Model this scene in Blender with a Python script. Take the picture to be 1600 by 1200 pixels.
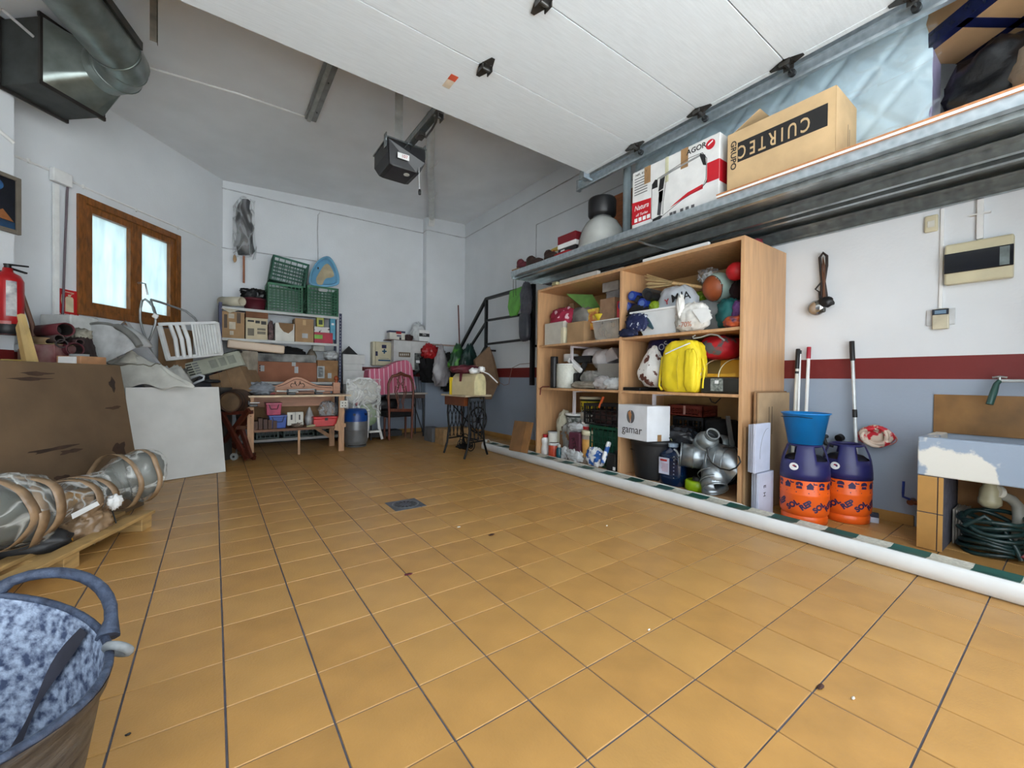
import bpy, math, random
from math import sin, cos, pi, radians as rad
from mathutils import Vector, Matrix, Euler, noise

for _o in list(bpy.data.objects):
    bpy.data.objects.remove(_o)
SC = bpy.context.scene
COL = SC.collection
random.seed(7)

# ---------------------------------------------------------------- camera, sky, exposure
CAMZ = 1.0
FPX = 648.0                                     # focal length in pixels of the 1600 wide frame
_a = Vector((334 - 800, -(588 - 600), -FPX)).normalized()
_b = Vector((1700 - 800, -(603 - 600), -FPX)); _b = (_b - _a * _b.dot(_a)).normalized()
_c = _b.cross(_a)
RW = Matrix((_b, _a, _c))                       # camera -> world
cam = bpy.data.cameras.new('camera'); cam.sensor_width = 36; cam.lens = 36 * FPX / 1600
cam.clip_start = 0.02
CAM = bpy.data.objects.new('camera', cam); COL.objects.link(CAM)
CAM.matrix_world = Matrix.Translation((0, 0, CAMZ)) @ RW.to_4x4()
SC.camera = CAM

W = bpy.data.worlds.new('sky'); SC.world = W; W.use_nodes = True
_bg = W.node_tree.nodes['Background']
_bg.inputs[0].default_value = (0.87, 0.945, 1.0, 1); _bg.inputs[1].default_value = 2.6
_su = bpy.data.lights.new('sun', 'SUN'); _su.energy = 40; _su.angle = rad(0.6); _su.color = (1, 0.985, 0.95)
_so = bpy.data.objects.new('sun', _su); COL.objects.link(_so)
_so.rotation_euler = Vector((0.75, -0.22, -0.9)).to_track_quat('-Z', 'Y').to_euler()   # passes along the facade, never into the garage
_pl = bpy.data.lights.new('door_portal', 'AREA'); _pl.shape = 'RECTANGLE'; _pl.size = 4.9; _pl.size_y = 3.0
_pl.cycles.is_portal = True
_po = bpy.data.objects.new('door_portal', _pl); COL.objects.link(_po)
_po.location = (0.56, -0.62, 1.5); _po.rotation_euler = (rad(-90), 0, 0)   # faces into the garage
SC.view_settings.view_transform = 'Standard'; SC.view_settings.look = 'None'
SC.view_settings.gamma = 1; SC.view_settings.use_curve_mapping = False
SC.view_settings.exposure = 0.7

# ---------------------------------------------------------------- measuring: a sight line met with a real plane
def ray(x, y): return RW @ Vector((x - 800, -(y - 600), -FPX))
O = Vector((0, 0, CAMZ))
def pX(x, y, X): d = ray(x, y); return O + d * (X / d.x)
def pY(x, y, Y): d = ray(x, y); return O + d * (Y / d.y)
def pZ(x, y, Z): d = ray(x, y); return O + d * ((Z - CAMZ) / d.z)
DL = Vector((0.60243, 0.79817, 0)); NL = Vector((0.79817, -0.60243, 0))   # the slanting left wall
def pP(x, y, P, N=NL):
    d = ray(x, y); return O + d * ((Vector(P) - O).dot(Vector(N)) / d.dot(Vector(N)))
PL = Vector((0.1, 7.35, 0)); PN = Vector((-1.29, 5.0, 0))
def pL(x, y, off=0.0): return pP(x, y, PL + NL * off)
def pN(x, y, off=0.0): return pP(x, y, PN + NL * off)

# ---------------------------------------------------------------- materials
def lin(c):
    c = c / 255.0
    return c / 12.92 if c <= 0.04045 else ((c + 0.055) / 1.055) ** 2.4
def rgb(c): return (lin(c[0]), lin(c[1]), lin(c[2]), 1)
_mats = {}
def mat(c, rough=0.6, metal=0.0, var=0.12, s=9.0, bump=0.0, bs=60.0, kind='noise', c2=None, alpha=1.0, trans=0.0, stretch=(1, 1, 1), coat=0.0, spec=0.5, edge=(0.45, 0.6)):
    key = (c, rough, metal, var, s, bump, bs, kind, c2, alpha, trans, stretch, coat, spec, edge)
    if key in _mats: return _mats[key]
    m = bpy.data.materials.new('material_%d' % len(_mats)); m.use_nodes = True
    nt = m.node_tree; N = nt.nodes; L = nt.links; p = N['Principled BSDF']
    p.inputs['Roughness'].default_value = rough; p.inputs['Metallic'].default_value = metal
    p.inputs['Specular IOR Level'].default_value = spec
    p.inputs['Alpha'].default_value = alpha; p.inputs['Transmission Weight'].default_value = trans
    p.inputs['Coat Weight'].default_value = coat
    tc = N.new('ShaderNodeTexCoord'); mp = N.new('ShaderNodeMapping'); mp.inputs['Scale'].default_value = stretch
    L.new(tc.outputs['Object'], mp.inputs[0])
    c2 = c2 or tuple(max(0, v * (1 - var * 1.6)) for v in c)
    if kind == 'wood':
        t = N.new('ShaderNodeTexNoise'); t.inputs['Scale'].default_value = s; t.inputs['Detail'].default_value = 5
        t.inputs['Distortion'].default_value = 0.6
    elif kind == 'voronoi':
        t = N.new('ShaderNodeTexVoronoi'); t.inputs['Scale'].default_value = s
    elif kind == 'wave':
        t = N.new('ShaderNodeTexWave'); t.inputs['Scale'].default_value = s; t.inputs['Distortion'].default_value = 0.3
    elif kind == 'checker':
        t = N.new('ShaderNodeTexChecker'); t.inputs['Scale'].default_value = s
    else:
        t = N.new('ShaderNodeTexNoise'); t.inputs['Scale'].default_value = s; t.inputs['Detail'].default_value = 6
    L.new(mp.outputs[0], t.inputs[0])
    r = N.new('ShaderNodeValToRGB')
    hard = kind in ('patch', 'checker', 'wave', 'voronoi')
    r.color_ramp.elements[0].position, r.color_ramp.elements[1].position = edge if hard else (0.3, 0.7)
    r.color_ramp.elements[0].color = rgb(c2); r.color_ramp.elements[1].color = rgb(c)
    fac = t.outputs['Fac'] if 'Fac' in t.outputs else t.outputs['Distance']
    L.new(fac, r.inputs[0]); L.new(r.outputs[0], p.inputs['Base Color'])
    if bump:
        b = N.new('ShaderNodeBump'); b.inputs['Strength'].default_value = bump; b.inputs['Distance'].default_value = 0.01
        n2 = N.new('ShaderNodeTexNoise'); n2.inputs['Scale'].default_value = bs; n2.inputs['Detail'].default_value = 4
        L.new(mp.outputs[0], n2.inputs[0]); L.new(n2.outputs['Fac'], b.inputs['Height']); L.new(b.outputs[0], p.inputs['Normal'])
    _mats[key] = m
    return m

WHITE = mat((236, 237, 236), 0.5, var=0.04)
OFFW = mat((222, 220, 210), 0.55, var=0.06)
CREAM = mat((216, 208, 178), 0.5, var=0.05)
BLACK = mat((20, 20, 23), 0.45, var=0.2)
BLACKC = mat((14, 14, 17), 0.9, var=0.3, bump=0.3, bs=80)
DARK = mat((44, 45, 48), 0.5, var=0.2)
GREY = mat((120, 124, 128), 0.5, var=0.12)
LGREY = mat((178, 182, 184), 0.5, var=0.08)
GALV = mat((196, 206, 212), 0.36, 0.75, var=0.14, s=28, bump=0.05, bs=90, kind='voronoi', c2=(164, 176, 184), edge=(0.0, 0.9))
GALVD = mat((176, 184, 186), 0.27, 0.85, var=0.12, s=20)
CARD = mat((176, 142, 104), 0.85, var=0.08, s=6, bump=0.08, bs=140)
CARDD = mat((150, 116, 82), 0.88, var=0.1, s=5, bump=0.08, bs=140)
CARDL = mat((206, 174, 130), 0.85, var=0.06, s=6, bump=0.06, bs=140)
TAPE = mat((164, 126, 84), 0.3, var=0.1, s=12)
BEECH = mat((205, 160, 116), 0.42, var=0.07, s=4, kind='wood', stretch=(6, 6, 0.7))
PINE = mat((210, 172, 118), 0.6, var=0.14, s=6, kind='wood', stretch=(1, 8, 8))
PINEV = mat((200, 160, 112), 0.6, var=0.14, s=6, kind='wood', stretch=(8, 8, 1))
DWOOD = mat((98, 44, 26), 0.35, var=0.25, s=8, kind='wood', stretch=(6, 6, 1))
STEEL = mat((190, 192, 194), 0.28, 0.9, var=0.06)
RED = mat((178, 28, 34), 0.4, var=0.1)
NAVY = mat((30, 36, 84), 0.5, var=0.12)
BLUE = mat((32, 104, 176), 0.4, var=0.08)
GREEN = mat((24, 100, 68), 0.45, var=0.1)
YELLOW = mat((236, 206, 40), 0.6, var=0.06)
MAROON = mat((96, 26, 40), 0.6, var=0.14)
PLASTIC = mat((208, 212, 214), 0.22, var=0.08, s=14, bump=0.5, bs=22)
def film(c=(222, 226, 228), s=7.0, lo=0.10, hi=0.75, stretch=(1, 1, 1)):       # crinkled clear wrapping: transparent where taut; milky, shiny fold streaks paint in wrinkle highlights
    m = bpy.data.materials.new('clear_film'); m.use_nodes = True; nt = m.node_tree; N = nt.nodes; L = nt.links; p = N['Principled BSDF']
    p.inputs['Base Color'].default_value = rgb(c); p.inputs['Roughness'].default_value = 0.12; p.inputs['Specular IOR Level'].default_value = 0.9
    tc = N.new('ShaderNodeTexCoord'); mp = N.new('ShaderNodeMapping'); mp.inputs['Scale'].default_value = stretch; L.new(tc.outputs['Object'], mp.inputs[0])
    n = N.new('ShaderNodeTexNoise'); n.inputs['Scale'].default_value = s; n.inputs['Detail'].default_value = 1.5; n.inputs['Distortion'].default_value = 1.1; L.new(mp.outputs[0], n.inputs[0])
    a = N.new('ShaderNodeMath'); a.operation = 'SUBTRACT'; a.inputs[1].default_value = 0.5; L.new(n.outputs['Fac'], a.inputs[0])
    b = N.new('ShaderNodeMath'); b.operation = 'ABSOLUTE'; L.new(a.outputs[0], b.inputs[0])
    r = N.new('ShaderNodeMapRange'); r.inputs[1].default_value = 0.0; r.inputs[2].default_value = 0.07; r.inputs[3].default_value = hi; r.inputs[4].default_value = lo; L.new(b.outputs[0], r.inputs[0])
    bp = N.new('ShaderNodeBump'); bp.inputs['Strength'].default_value = 0.9; bp.inputs['Distance'].default_value = 0.02; L.new(b.outputs[0], bp.inputs['Height']); L.new(bp.outputs[0], p.inputs['Normal'])
    t = N.new('ShaderNodeBsdfTransparent'); x = N.new('ShaderNodeMixShader'); L.new(r.outputs[0], x.inputs[0]); L.new(t.outputs[0], x.inputs[1]); L.new(p.outputs[0], x.inputs[2])
    L.new(x.outputs[0], N['Material Output'].inputs[0]); return m
FILM = film(s=5, lo=.14, hi=.6)
FILMC = film(s=4, lo=.05, hi=.40, stretch=(1.5,1,.5))

# ---------------------------------------------------------------- mesh builder
class B:
    def __init__(s): s.v = []; s.f = []; s.mi = []; s.sm = []; s.k = 0
    def mset(s, k): s.k = k; return s
    def add(s, vs, fs, smooth=False, M=None):
        n = len(s.v)
        s.v += [(M @ Vector(v)) if M else Vector(v) for v in vs]
        for f in fs: s.f.append([i + n for i in f]); s.mi.append(s.k); s.sm.append(smooth)
        return s
    def box(s, x0, x1, y0, y1, z0, z1, M=None):
        return s.add([(x0,y0,z0),(x1,y0,z0),(x1,y1,z0),(x0,y1,z0),(x0,y0,z1),(x1,y0,z1),(x1,y1,z1),(x0,y1,z1)],
            [(3,2,1,0),(4,5,6,7),(0,1,5,4),(1,2,6,5),(2,3,7,6),(3,0,4,7)], False, M)
    def cb(s, c, d, e=(0,0,0)):
        M = Matrix.Translation(c) @ Euler(e).to_matrix().to_4x4(); x, y, z = d[0]/2, d[1]/2, d[2]/2
        return s.box(-x, x, -y, y, -z, z, M)
    def hexa(s, p):                                # 8 corners: 4 of one face, 4 of the opposite one
        return s.add(p, [(3,2,1,0),(4,5,6,7),(0,1,5,4),(1,2,6,5),(2,3,7,6),(3,0,4,7)])
    def slab(s, q, t, n=None):                     # quad given by corners and its thickness
        q = [Vector(a) for a in q]; n = Vector(n) if n else (q[1]-q[0]).cross(q[3]-q[0]).normalized()
        return s.hexa(q + [a + n * t for a in q])
    def beam(s, p, q, w, h, up=(0,0,1)):
        p, q = Vector(p), Vector(q); d = (q-p).normalized(); u = Vector(up)
        if abs(d.dot(u)) > 0.98: u = Vector((1,0,0))
        sd = d.cross(u).normalized(); u = sd.cross(d)
        o = [(-w/2,-h/2),(w/2,-h/2),(w/2,h/2),(-w/2,h/2)]
        return s.hexa([p + sd*a + u*b for a, b in o] + [q + sd*a + u*b for a, b in o])
    def cyl(s, p, q, r, r2=None, n=16, cap=True, smooth=True):
        p, q = Vector(p), Vector(q); r2 = r if r2 is None else r2
        d = (q-p).normalized(); u = Vector((0,0,1)) if abs(d.z) < 0.95 else Vector((1,0,0))
        a = d.cross(u).normalized(); b = d.cross(a)
        vs = [p + (a*cos(2*pi*i/n) + b*sin(2*pi*i/n))*r for i in range(n)] + [q + (a*cos(2*pi*i/n) + b*sin(2*pi*i/n))*r2 for i in range(n)]
        s.add(vs, [(i,(i+1)%n,n+(i+1)%n,n+i) for i in range(n)], smooth)
        if cap: s.add(vs, [tuple(range(n-1,-1,-1)), tuple(range(n,2*n))])
        return s
    def tube(s, pts, r, n=8, closed=False, cap=True):
        pts = [Vector(p) for p in pts]; m = len(pts); vs = []; prev = None
        for i, p in enumerate(pts):
            if closed: d = pts[(i+1)%m] - pts[i-1]
            else: d = pts[min(i+1,m-1)] - pts[max(i-1,0)]
            d = d.normalized() if d.length > 1e-9 else Vector((0,0,1))
            if prev is None:
                u = Vector((0,0,1)) if abs(d.z) < 0.9 else Vector((1,0,0)); a = d.cross(u).normalized()
            else:
                a = prev - d*prev.dot(d); a = a.normalized() if a.length > 1e-6 else d.orthogonal().normalized()
            prev = a; b = d.cross(a); rr = r[i] if isinstance(r,(list,tuple)) else r
            vs += [p + (a*cos(2*pi*j/n) + b*sin(2*pi*j/n))*rr for j in range(n)]
        fs = []
        for i in range(m if closed else m-1):
            for j in range(n):
                k = (i+1) % m; fs.append((i*n+j, i*n+(j+1)%n, k*n+(j+1)%n, k*n+j))
        s.add(vs, fs, True)
        if cap and not closed: s.add([vs[j] for j in range(n)] + [vs[(m-1)*n+j] for j in range(n)], [tuple(range(n-1,-1,-1)), tuple(range(n,2*n))])
        return s
    def lathe(s, prof, c=(0,0,0), n=24, M=None, sx=1, sy=1, a0=0, a1=2*pi):
        full = abs(a1-a0-2*pi) < 1e-6; m = n if full else n+1; vs = []
        for r, z in prof:
            vs += [Vector((c[0]+r*sx*cos(a0+(a1-a0)*i/n), c[1]+r*sy*sin(a0+(a1-a0)*i/n), c[2]+z)) for i in range(m)]
        fs = []
        for k in range(len(prof)-1):
            for i in range(n):
                j = (i+1)%m; fs.append((k*m+i, k*m+j, (k+1)*m+j, (k+1)*m+i))
        return s.add(vs, fs, True, M)
    def prism(s, poly, t, M=None):                 # polygon in xz, thickness along +y
        n = len(poly)
        return s.add([(x,0,z) for x,z in poly] + [(x,t,z) for x,z in poly],
            [tuple(range(n)), tuple(range(2*n-1,n-1,-1))] + [(i,n+i,n+(i+1)%n,(i+1)%n) for i in range(n)], False, M)
    def sph(s, c, r, n=12, M=None):
        r = (r,r,r) if not isinstance(r,(tuple,list)) else r
        vs = [(c[0],c[1],c[2]-r[2])]; m = n//2
        for i in range(1,m):
            a = -pi/2 + pi*i/m
            vs += [(c[0]+r[0]*cos(a)*cos(2*pi*j/n), c[1]+r[1]*cos(a)*sin(2*pi*j/n), c[2]+r[2]*sin(a)) for j in range(n)]
        vs.append((c[0],c[1],c[2]+r[2])); fs = [(0,1+(j+1)%n,1+j) for j in range(n)]
        for i in range(m-2):
            for j in range(n): fs.append((1+i*n+j,1+i*n+(j+1)%n,1+(i+1)*n+(j+1)%n,1+(i+1)*n+j))
        l = len(vs)-1; b = 1+(m-2)*n; fs += [(b+j,b+(j+1)%n,l) for j in range(n)]
        return s.add(vs, fs, True, M)
    def bag(s, c, r, p=2.6, amp=0.12, seed=1, fr=3.0, n=36, top=1.0, M=None, base=None, st=1.0):   # soft lump: rounded box with folds
        n = int(n*1.35)//2*2; vs = []; fs = []; m = n//2
        for i in range(m+1):
            la = -pi/2 + pi*i/m
            for j in range(n):
                lo = 2*pi*j/n; d = Vector((cos(la)*cos(lo), cos(la)*sin(lo), sin(la)))
                k = (abs(d.x)**p + abs(d.y)**p + abs(d.z)**p) ** (-1/p)
                q = d*k; e = Vector((d.x,d.y,d.z*st)); w = 1 + amp*(-.75*abs(noise.noise(e*fr*1.7 + Vector((seed,2,1)))) - .55*abs(noise.noise(e*fr*3.6 + Vector((3,seed,1)))) + .35) + amp*(noise.noise(d*fr + Vector((seed*7.1,seed*3.3,0))) + 0.6*noise.noise(d*fr*2.6 + Vector((seed*2.1,5,seed))) - 0.35*abs(noise.noise(Vector((d.x*fr*3,d.y*fr*3,d.z*fr*.8+seed)))))
                t = 1 - (1-top)*max(0,(q.z+0.2))/1.2
                z = q.z*r[2]*w
                if base is not None: z = max(z, base)
                vs.append(Vector((c[0]+q.x*r[0]*w*t, c[1]+q.y*r[1]*w*t, c[2]+z)))
        for i in range(m):
            for j in range(n): fs.append((i*n+j,i*n+(j+1)%n,(i+1)*n+(j+1)%n,(i+1)*n+j))
        return s.add(vs, fs, True, M)
    def sheet(s, fn, nu, nv, smooth=True):
        vs = [Vector(fn(i/nu, j/nv)) for j in range(nv+1) for i in range(nu+1)]
        return s.add(vs, [(j*(nu+1)+i, j*(nu+1)+i+1, (j+1)*(nu+1)+i+1, (j+1)*(nu+1)+i) for j in range(nv) for i in range(nu)], smooth)
    def mesh(s, name, ms):
        me = bpy.data.meshes.new(name); me.from_pydata([tuple(v) for v in s.v], [], s.f)
        for m in (ms if isinstance(ms,(list,tuple)) else [ms]): me.materials.append(m)
        me.polygons.foreach_set('material_index', s.mi); me.polygons.foreach_set('use_smooth', s.sm)
        me.update(); return me

def obj(name, b, m, parent=None, label=None, cat=None, group=None, loc=(0,0,0), rz=0, rot=None, bev=0, solid=0, kind=None):
    me = b.mesh(name, m) if isinstance(b, B) else b
    o = bpy.data.objects.new(name, me); COL.objects.link(o)
    o.location = loc; o.rotation_euler = rot or (0,0,rz)
    if parent: o.parent = parent
    if label: o['label'] = label
    if cat: o['category'] = cat
    if group: o['group'] = group
    if kind: o['kind'] = kind
    if bev:
        d = o.modifiers.new('bevel','BEVEL'); d.width = bev; d.segments = 2; d.limit_method = 'ANGLE'
    if solid:
        d = o.modifiers.new('solid','SOLIDIFY'); d.thickness = solid; d.offset = 0
    return o
def thing(name, label, cat, loc=(0,0,0), rz=0, group=None, rot=None):
    o = bpy.data.objects.new(name, None); COL.objects.link(o); o.empty_display_size = 0.05
    o.location = loc; o.rotation_euler = rot or (0,0,rz); o['label'] = label; o['category'] = cat
    if group: o['group'] = group
    return o
def base(b):                                       # recentre a mesh built in room coordinates on its own base
    xs = [v.x for v in b.v]; ys = [v.y for v in b.v]; zs = [v.z for v in b.v]
    c = Vector(((min(xs)+max(xs))/2, (min(ys)+max(ys))/2, min(zs)))
    b.v = [v - c for v in b.v]; return c
def one(name, b, m, label, cat, group=None, bev=0, solid=0):   # a thing that is a single mesh, given in room coordinates
    c = base(b); return obj(name, b, m, None, label, cat, group, c, bev=bev, solid=solid)
def sub(name, b, m, root, label=None, bev=0, solid=0, kind=None):   # a part given in room coordinates, root has no rotation
    b.v = [v - root['_o'] for v in b.v] if False else b.v
    o = obj(name, b, m, root, label, bev=bev, solid=solid, kind=kind)
    L = Vector((0,0,0)); r = root
    while r: L += Vector(r.location); r = r.parent
    for v in o.data.vertices: v.co -= L
    return o
def text(s, size, m, M, parent=None, name='lettering', ext=0.0006, label=None, bold=0.0, al='CENTER', shear=0.0, sx=1.0, world=True):
    cu = bpy.data.curves.new('t','FONT'); cu.body = s; cu.size = size; cu.extrude = ext; cu.offset = bold
    cu.align_x = al; cu.align_y = 'CENTER'; cu.shear = shear; cu.resolution_u = 3
    to = bpy.data.objects.new('t', cu); COL.objects.link(to)
    dg = bpy.context.evaluated_depsgraph_get(); me = bpy.data.meshes.new_from_object(to.evaluated_get(dg))
    bpy.data.objects.remove(to); me.name = name
    L = Vector((0,0,0)); r = parent
    while r: L += Vector(r.location); r = r.parent
    for v in me.vertices:
        co = v.co.copy(); co.x *= sx; v.co = (M @ co) - (L if world else Vector((0,0,0)))
    me.materials.clear(); me.materials.append(m)
    return obj(name, me, None, parent, label)
def frame(o, ux, uz):                              # matrix: x along ux, y along uz, z out of the face
    ux = Vector(ux).normalized(); uz = Vector(uz); uz = (uz - ux*uz.dot(ux)).normalized(); n = ux.cross(uz)
    return Matrix(((ux.x,uz.x,n.x,o[0]),(ux.y,uz.y,n.y,o[1]),(ux.z,uz.z,n.z,o[2]),(0,0,0,1)))
# ================================================================ the room
def tint(c, **k): return mat(c, **k)
def wall_mat(name, stripe=True):
    m = bpy.data.materials.new(name); m.use_nodes = True; nt = m.node_tree; N = nt.nodes; L = nt.links; p = N['Principled BSDF']
    p.inputs['Roughness'].default_value = 0.55
    g = N.new('ShaderNodeNewGeometry'); sp = N.new('ShaderNodeSeparateXYZ'); L.new(g.outputs['Position'], sp.inputs[0])
    r = N.new('ShaderNodeValToRGB'); r.color_ramp.interpolation = 'CONSTANT'
    dv = N.new('ShaderNodeMath'); dv.operation = 'DIVIDE'; dv.inputs[1].default_value = 5.0; L.new(sp.outputs['Z'], dv.inputs[0])
    e = r.color_ramp.elements; e[0].position = 0; e[0].color = rgb((150,162,178)); e[1].position = 1.022/5; e[1].color = rgb((114,28,26))
    x = e.new(1.178/5); x.color = rgb((219,223,227))
    L.new(dv.outputs[0], r.inputs[0])
    n = N.new('ShaderNodeTexNoise'); n.inputs['Scale'].default_value = 2.2; n.inputs['Detail'].default_value = 5; L.new(g.outputs['Position'], n.inputs[0])
    rr = N.new('ShaderNodeMapRange'); rr.inputs[1].default_value = 0.3; rr.inputs[2].default_value = 0.7; rr.inputs[3].default_value = 0.95; rr.inputs[4].default_value = 1.03
    L.new(n.outputs['Fac'], rr.inputs[0])
    mx = N.new('ShaderNodeVectorMath'); mx.operation = 'SCALE'; L.new(r.outputs[0], mx.inputs[0]); L.new(rr.outputs[0], mx.inputs['Scale'])
    L.new(mx.outputs[0], p.inputs['Base Color'])
    b = N.new('ShaderNodeBump'); b.inputs['Strength'].default_value = 0.12; b.inputs['Distance'].default_value = 0.01
    n2 = N.new('ShaderNodeTexNoise'); n2.inputs['Scale'].default_value = 45; L.new(g.outputs['Position'], n2.inputs[0]); L.new(n2.outputs['Fac'], b.inputs['Height']); L.new(b.outputs[0], p.inputs['Normal'])
    return m
WALL = wall_mat('painted_plaster')
PLW = mat((226, 229, 232), 0.6, var=0.03, s=2, bump=0.1, bs=50)
CEIL = mat((232, 235, 238), 0.8, var=0.03, s=2)
def struct(name, b, m, parent=None, label=None, bev=0):
    o = obj(name, b, m, parent, label, bev=bev)
    if not parent: o['kind'] = 'structure'
    return o
XR, YB = 4.0, 7.35
GROUT = mat((92, 92, 104), 0.9, var=0.15, s=20)
fl = struct('floor', B().box(-5.6, XR+0.1, -0.62, YB+0.2, -0.15, -0.0035), GROUT)
TM = mat((188, 142, 80), 0.34, var=0.06, s=5, bump=0.12, bs=120, spec=0.45)
TM2 = mat((185, 139, 78), 0.36, var=0.07, s=6, bump=0.12, bs=120, spec=0.45)
TM3 = mat((190, 145, 83), 0.33, var=0.06, s=4, bump=0.12, bs=120, spec=0.45)
def tmesh(m):
    b = B(); hx, hy, e, t = 0.1258, 0.1226, 0.0012, 0.0
    b.add([(-hx,-hy,-0.006),(hx,-hy,-0.006),(hx,hy,-0.006),(-hx,hy,-0.006),(-hx,-hy,-0.002),(hx,-hy,-0.002),(hx,hy,-0.002),(-hx,hy,-0.002),
           (-hx+e,-hy+e,t),(hx-e,-hy+e,t),(hx-e,hy-e,t),(-hx+e,hy-e,t)],
          [(0,1,5,4),(1,2,6,5),(2,3,7,6),(3,0,4,7),(4,5,9,8),(5,6,10,9),(6,7,11,10),(7,4,8,11),(8,9,10,11)])
    return b.mesh('tile', m)
TMS = [tmesh(TM), tmesh(TM2), tmesh(TM3)]
cells = []
for i in range(-22, 16):
    for j in range(-4, 30):
        x = 0.031 + 0.2572*(i+0.5); y = 0.0065 + 0.2502*(j+0.5)
        if x > XR+0.02 or y > YB: continue
        if (Vector((x,y,0)) - PN).dot(NL) < -0.45: continue
        if abs(x-1.24) < 0.13 and abs(y-3.13) < 0.13: pass
        c = RW.transposed() @ Vector((x, y, -CAMZ))
        vis = c.z < -0.25 and abs(c.x/c.z) < 1.26+0.15 and -c.y/-c.z < 0.95
        cells.append((0 if vis else 1, math.hypot(x, y), x, y))
cells.sort()
rest = B(); nt_ = 0
for vis, d, x, y in cells:
    dz = random.uniform(-0.0006, 0.0006)
    if vis == 0 and nt_ < 299:
        o = obj('tile', TMS[random.randrange(3)], None, fl, loc=(x, y, dz)); nt_ += 1
        o.rotation_euler = (random.uniform(-.0012,.0012), random.uniform(-.0012,.0012), random.uniform(-.003,.003))
    else:
        rest.mset(random.randrange(3)); rest.box(x-0.1255, x+0.1255, y-0.1222, y+0.1222, -0.006, dz)
o = obj('tile', rest, [TM, TM2, TM3], fl); o['kind'] = 'stuff'

# walls: the right wall, the back wall with its pilaster, the slanting left wall with the window, the near left wall
struct('wall_right', B().box(XR, XR+0.12, -0.62, YB+0.3, 0, 4.2), WALL)
struct('wall_back', B().box(-0.3, XR, YB, YB+0.15, 0, 4.2).box(3.19, XR, 7.19, YB, 0, 4.2), WALL)
def lw(t, off, z): p = PL + DL*t + NL*off; return (p.x, p.y, z)
def wall_run(b, t0, t1, off0, off1, z0, z1):
    b.hexa([lw(t0,off0,z0), lw(t1,off0,z0), lw(t1,off1,z0), lw(t0,off1,z0), lw(t0,off0,z1), lw(t1,off0,z1), lw(t1,off1,z1), lw(t0,off1,z1)])
def tof(p): return (p - PL).dot(DL)
t_a = tof(pL(121, 304)); t_b = tof(pL(279, 370)); wz0 = 1.60; wz1 = 2.757
b = B(); wall_run(b, -9.5, t_a, 0, -0.25, 0, 4.2); wall_run(b, t_b, 0.25, 0, -0.25, 0, 4.2)
wall_run(b, t_a, t_b, 0, -0.25, 0, wz0); wall_run(b, t_a, t_b, 0, -0.25, wz1, 4.2)
struct('wall_left', b, WALL)
tn = tof(PN); on = (PN - PL).dot(NL)
b = B(); wall_run(b, -9.5, tn, 0, on, 0, 4.2); struct('wall_left_near', b, WALL)
b = B(); b.hexa([(-5.6,-0.7,3.55),(XR+.1,-0.7,4.035),(XR+.1,YB+.3,4.035),(-5.6,YB+.3,3.55),(-5.6,-0.7,3.75),(XR+.1,-0.7,4.2),(XR+.1,YB+.3,4.2),(-5.6,YB+.3,3.75)])
struct('ceiling', b, CEIL)
b = B(); b.box(-5.6, -1.85, -0.62, -0.42, 0, 4.2).box(3.02, XR, -0.62, -0.42, 0, 4.2).box(-1.85, 3.02, -0.62, -0.42, 3.0, 4.2)
struct('wall_front', b, WALL)
struct('trim_1', B().box(-30, 30, -25, -0.62, -0.16, -0.02), mat((180,186,190), 0.9, var=0.1, s=3))['label'] = 'pale forecourt outside the open garage door'

# skirting of floor tiles along the right wall
bb = struct('baseboard_right', B().box(XR-0.006, XR, 0.70, 7.19, 0, 0.072), GROUT)
y = 0.702
while y < 7.15:
    obj('tile', B().box(-0.008, 0, 0, 0.246, 0, 0.076), TM2, bb, loc=(XR-0.004, y, 0.001), bev=0.002); y += 0.25
bb = struct('baseboard_back', B().box(1.9, 3.19, YB-0.006, YB, 0, 0.072).box(3.184, 3.19, 7.19, YB, 0, .072).box(3.19, XR-.01, 7.184, 7.19, 0, .072), GROUT)
x = 1.95
while x < 3.0: obj('tile', B().box(0, 0.246, -0.008, 0, 0, 0.076), TM2, bb, loc=(x, YB-0.004, 0.001)); x += 0.25
for x in (3.19, 3.44, 3.69): obj('tile', B().box(0, 0.246, -0.008, 0, 0, 0.076), TM2, bb, loc=(x, 7.186, 0.001))

# window: brown wooden frame, two sashes, frosted panes
WOOD = mat((146, 88, 34), 0.38, var=0.22, s=7, kind='wood', stretch=(5, 5, 1.2))
pane_m = bpy.data.materials.new('frosted_glass'); pane_m.use_nodes = True
N_ = pane_m.node_tree.nodes; L_ = pane_m.node_tree.links; N_.remove(N_['Principled BSDF'])
tr = N_.new('ShaderNodeBsdfTranslucent'); gl = N_.new('ShaderNodeBsdfGlossy'); mx = N_.new('ShaderNodeMixShader'); gl.inputs[1].default_value = 0.25
g = N_.new('ShaderNodeTexCoord'); mp = N_.new('ShaderNodeMapping'); mp.inputs['Scale'].default_value = (9, 9, 2)
nz = N_.new('ShaderNodeTexNoise'); nz.inputs['Scale'].default_value = 1.5; cr = N_.new('ShaderNodeValToRGB')
cr.color_ramp.elements[0].position = 0.35; cr.color_ramp.elements[1].position = 0.7
cr.color_ramp.elements[0].color = rgb((186,198,198)); cr.color_ramp.elements[1].color = rgb((204,216,216))
L_.new(g.outputs['Object'], mp.inputs[0]); L_.new(mp.outputs[0], nz.inputs[0]); L_.new(nz.outputs['Fac'], cr.inputs[0]); L_.new(cr.outputs[0], tr.inputs[0])
mx.inputs[0].default_value = 0.05; L_.new(tr.outputs[0], mx.inputs[1]); L_.new(gl.outputs[0], mx.inputs[2]); L_.new(mx.outputs[0], N_['Material Output'].inputs[0])
b = B()
def wbar(b, t0, t1, z0, z1, o0, o1): wall_run(b, t0, t1, o1, o0, z0, z1)
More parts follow.
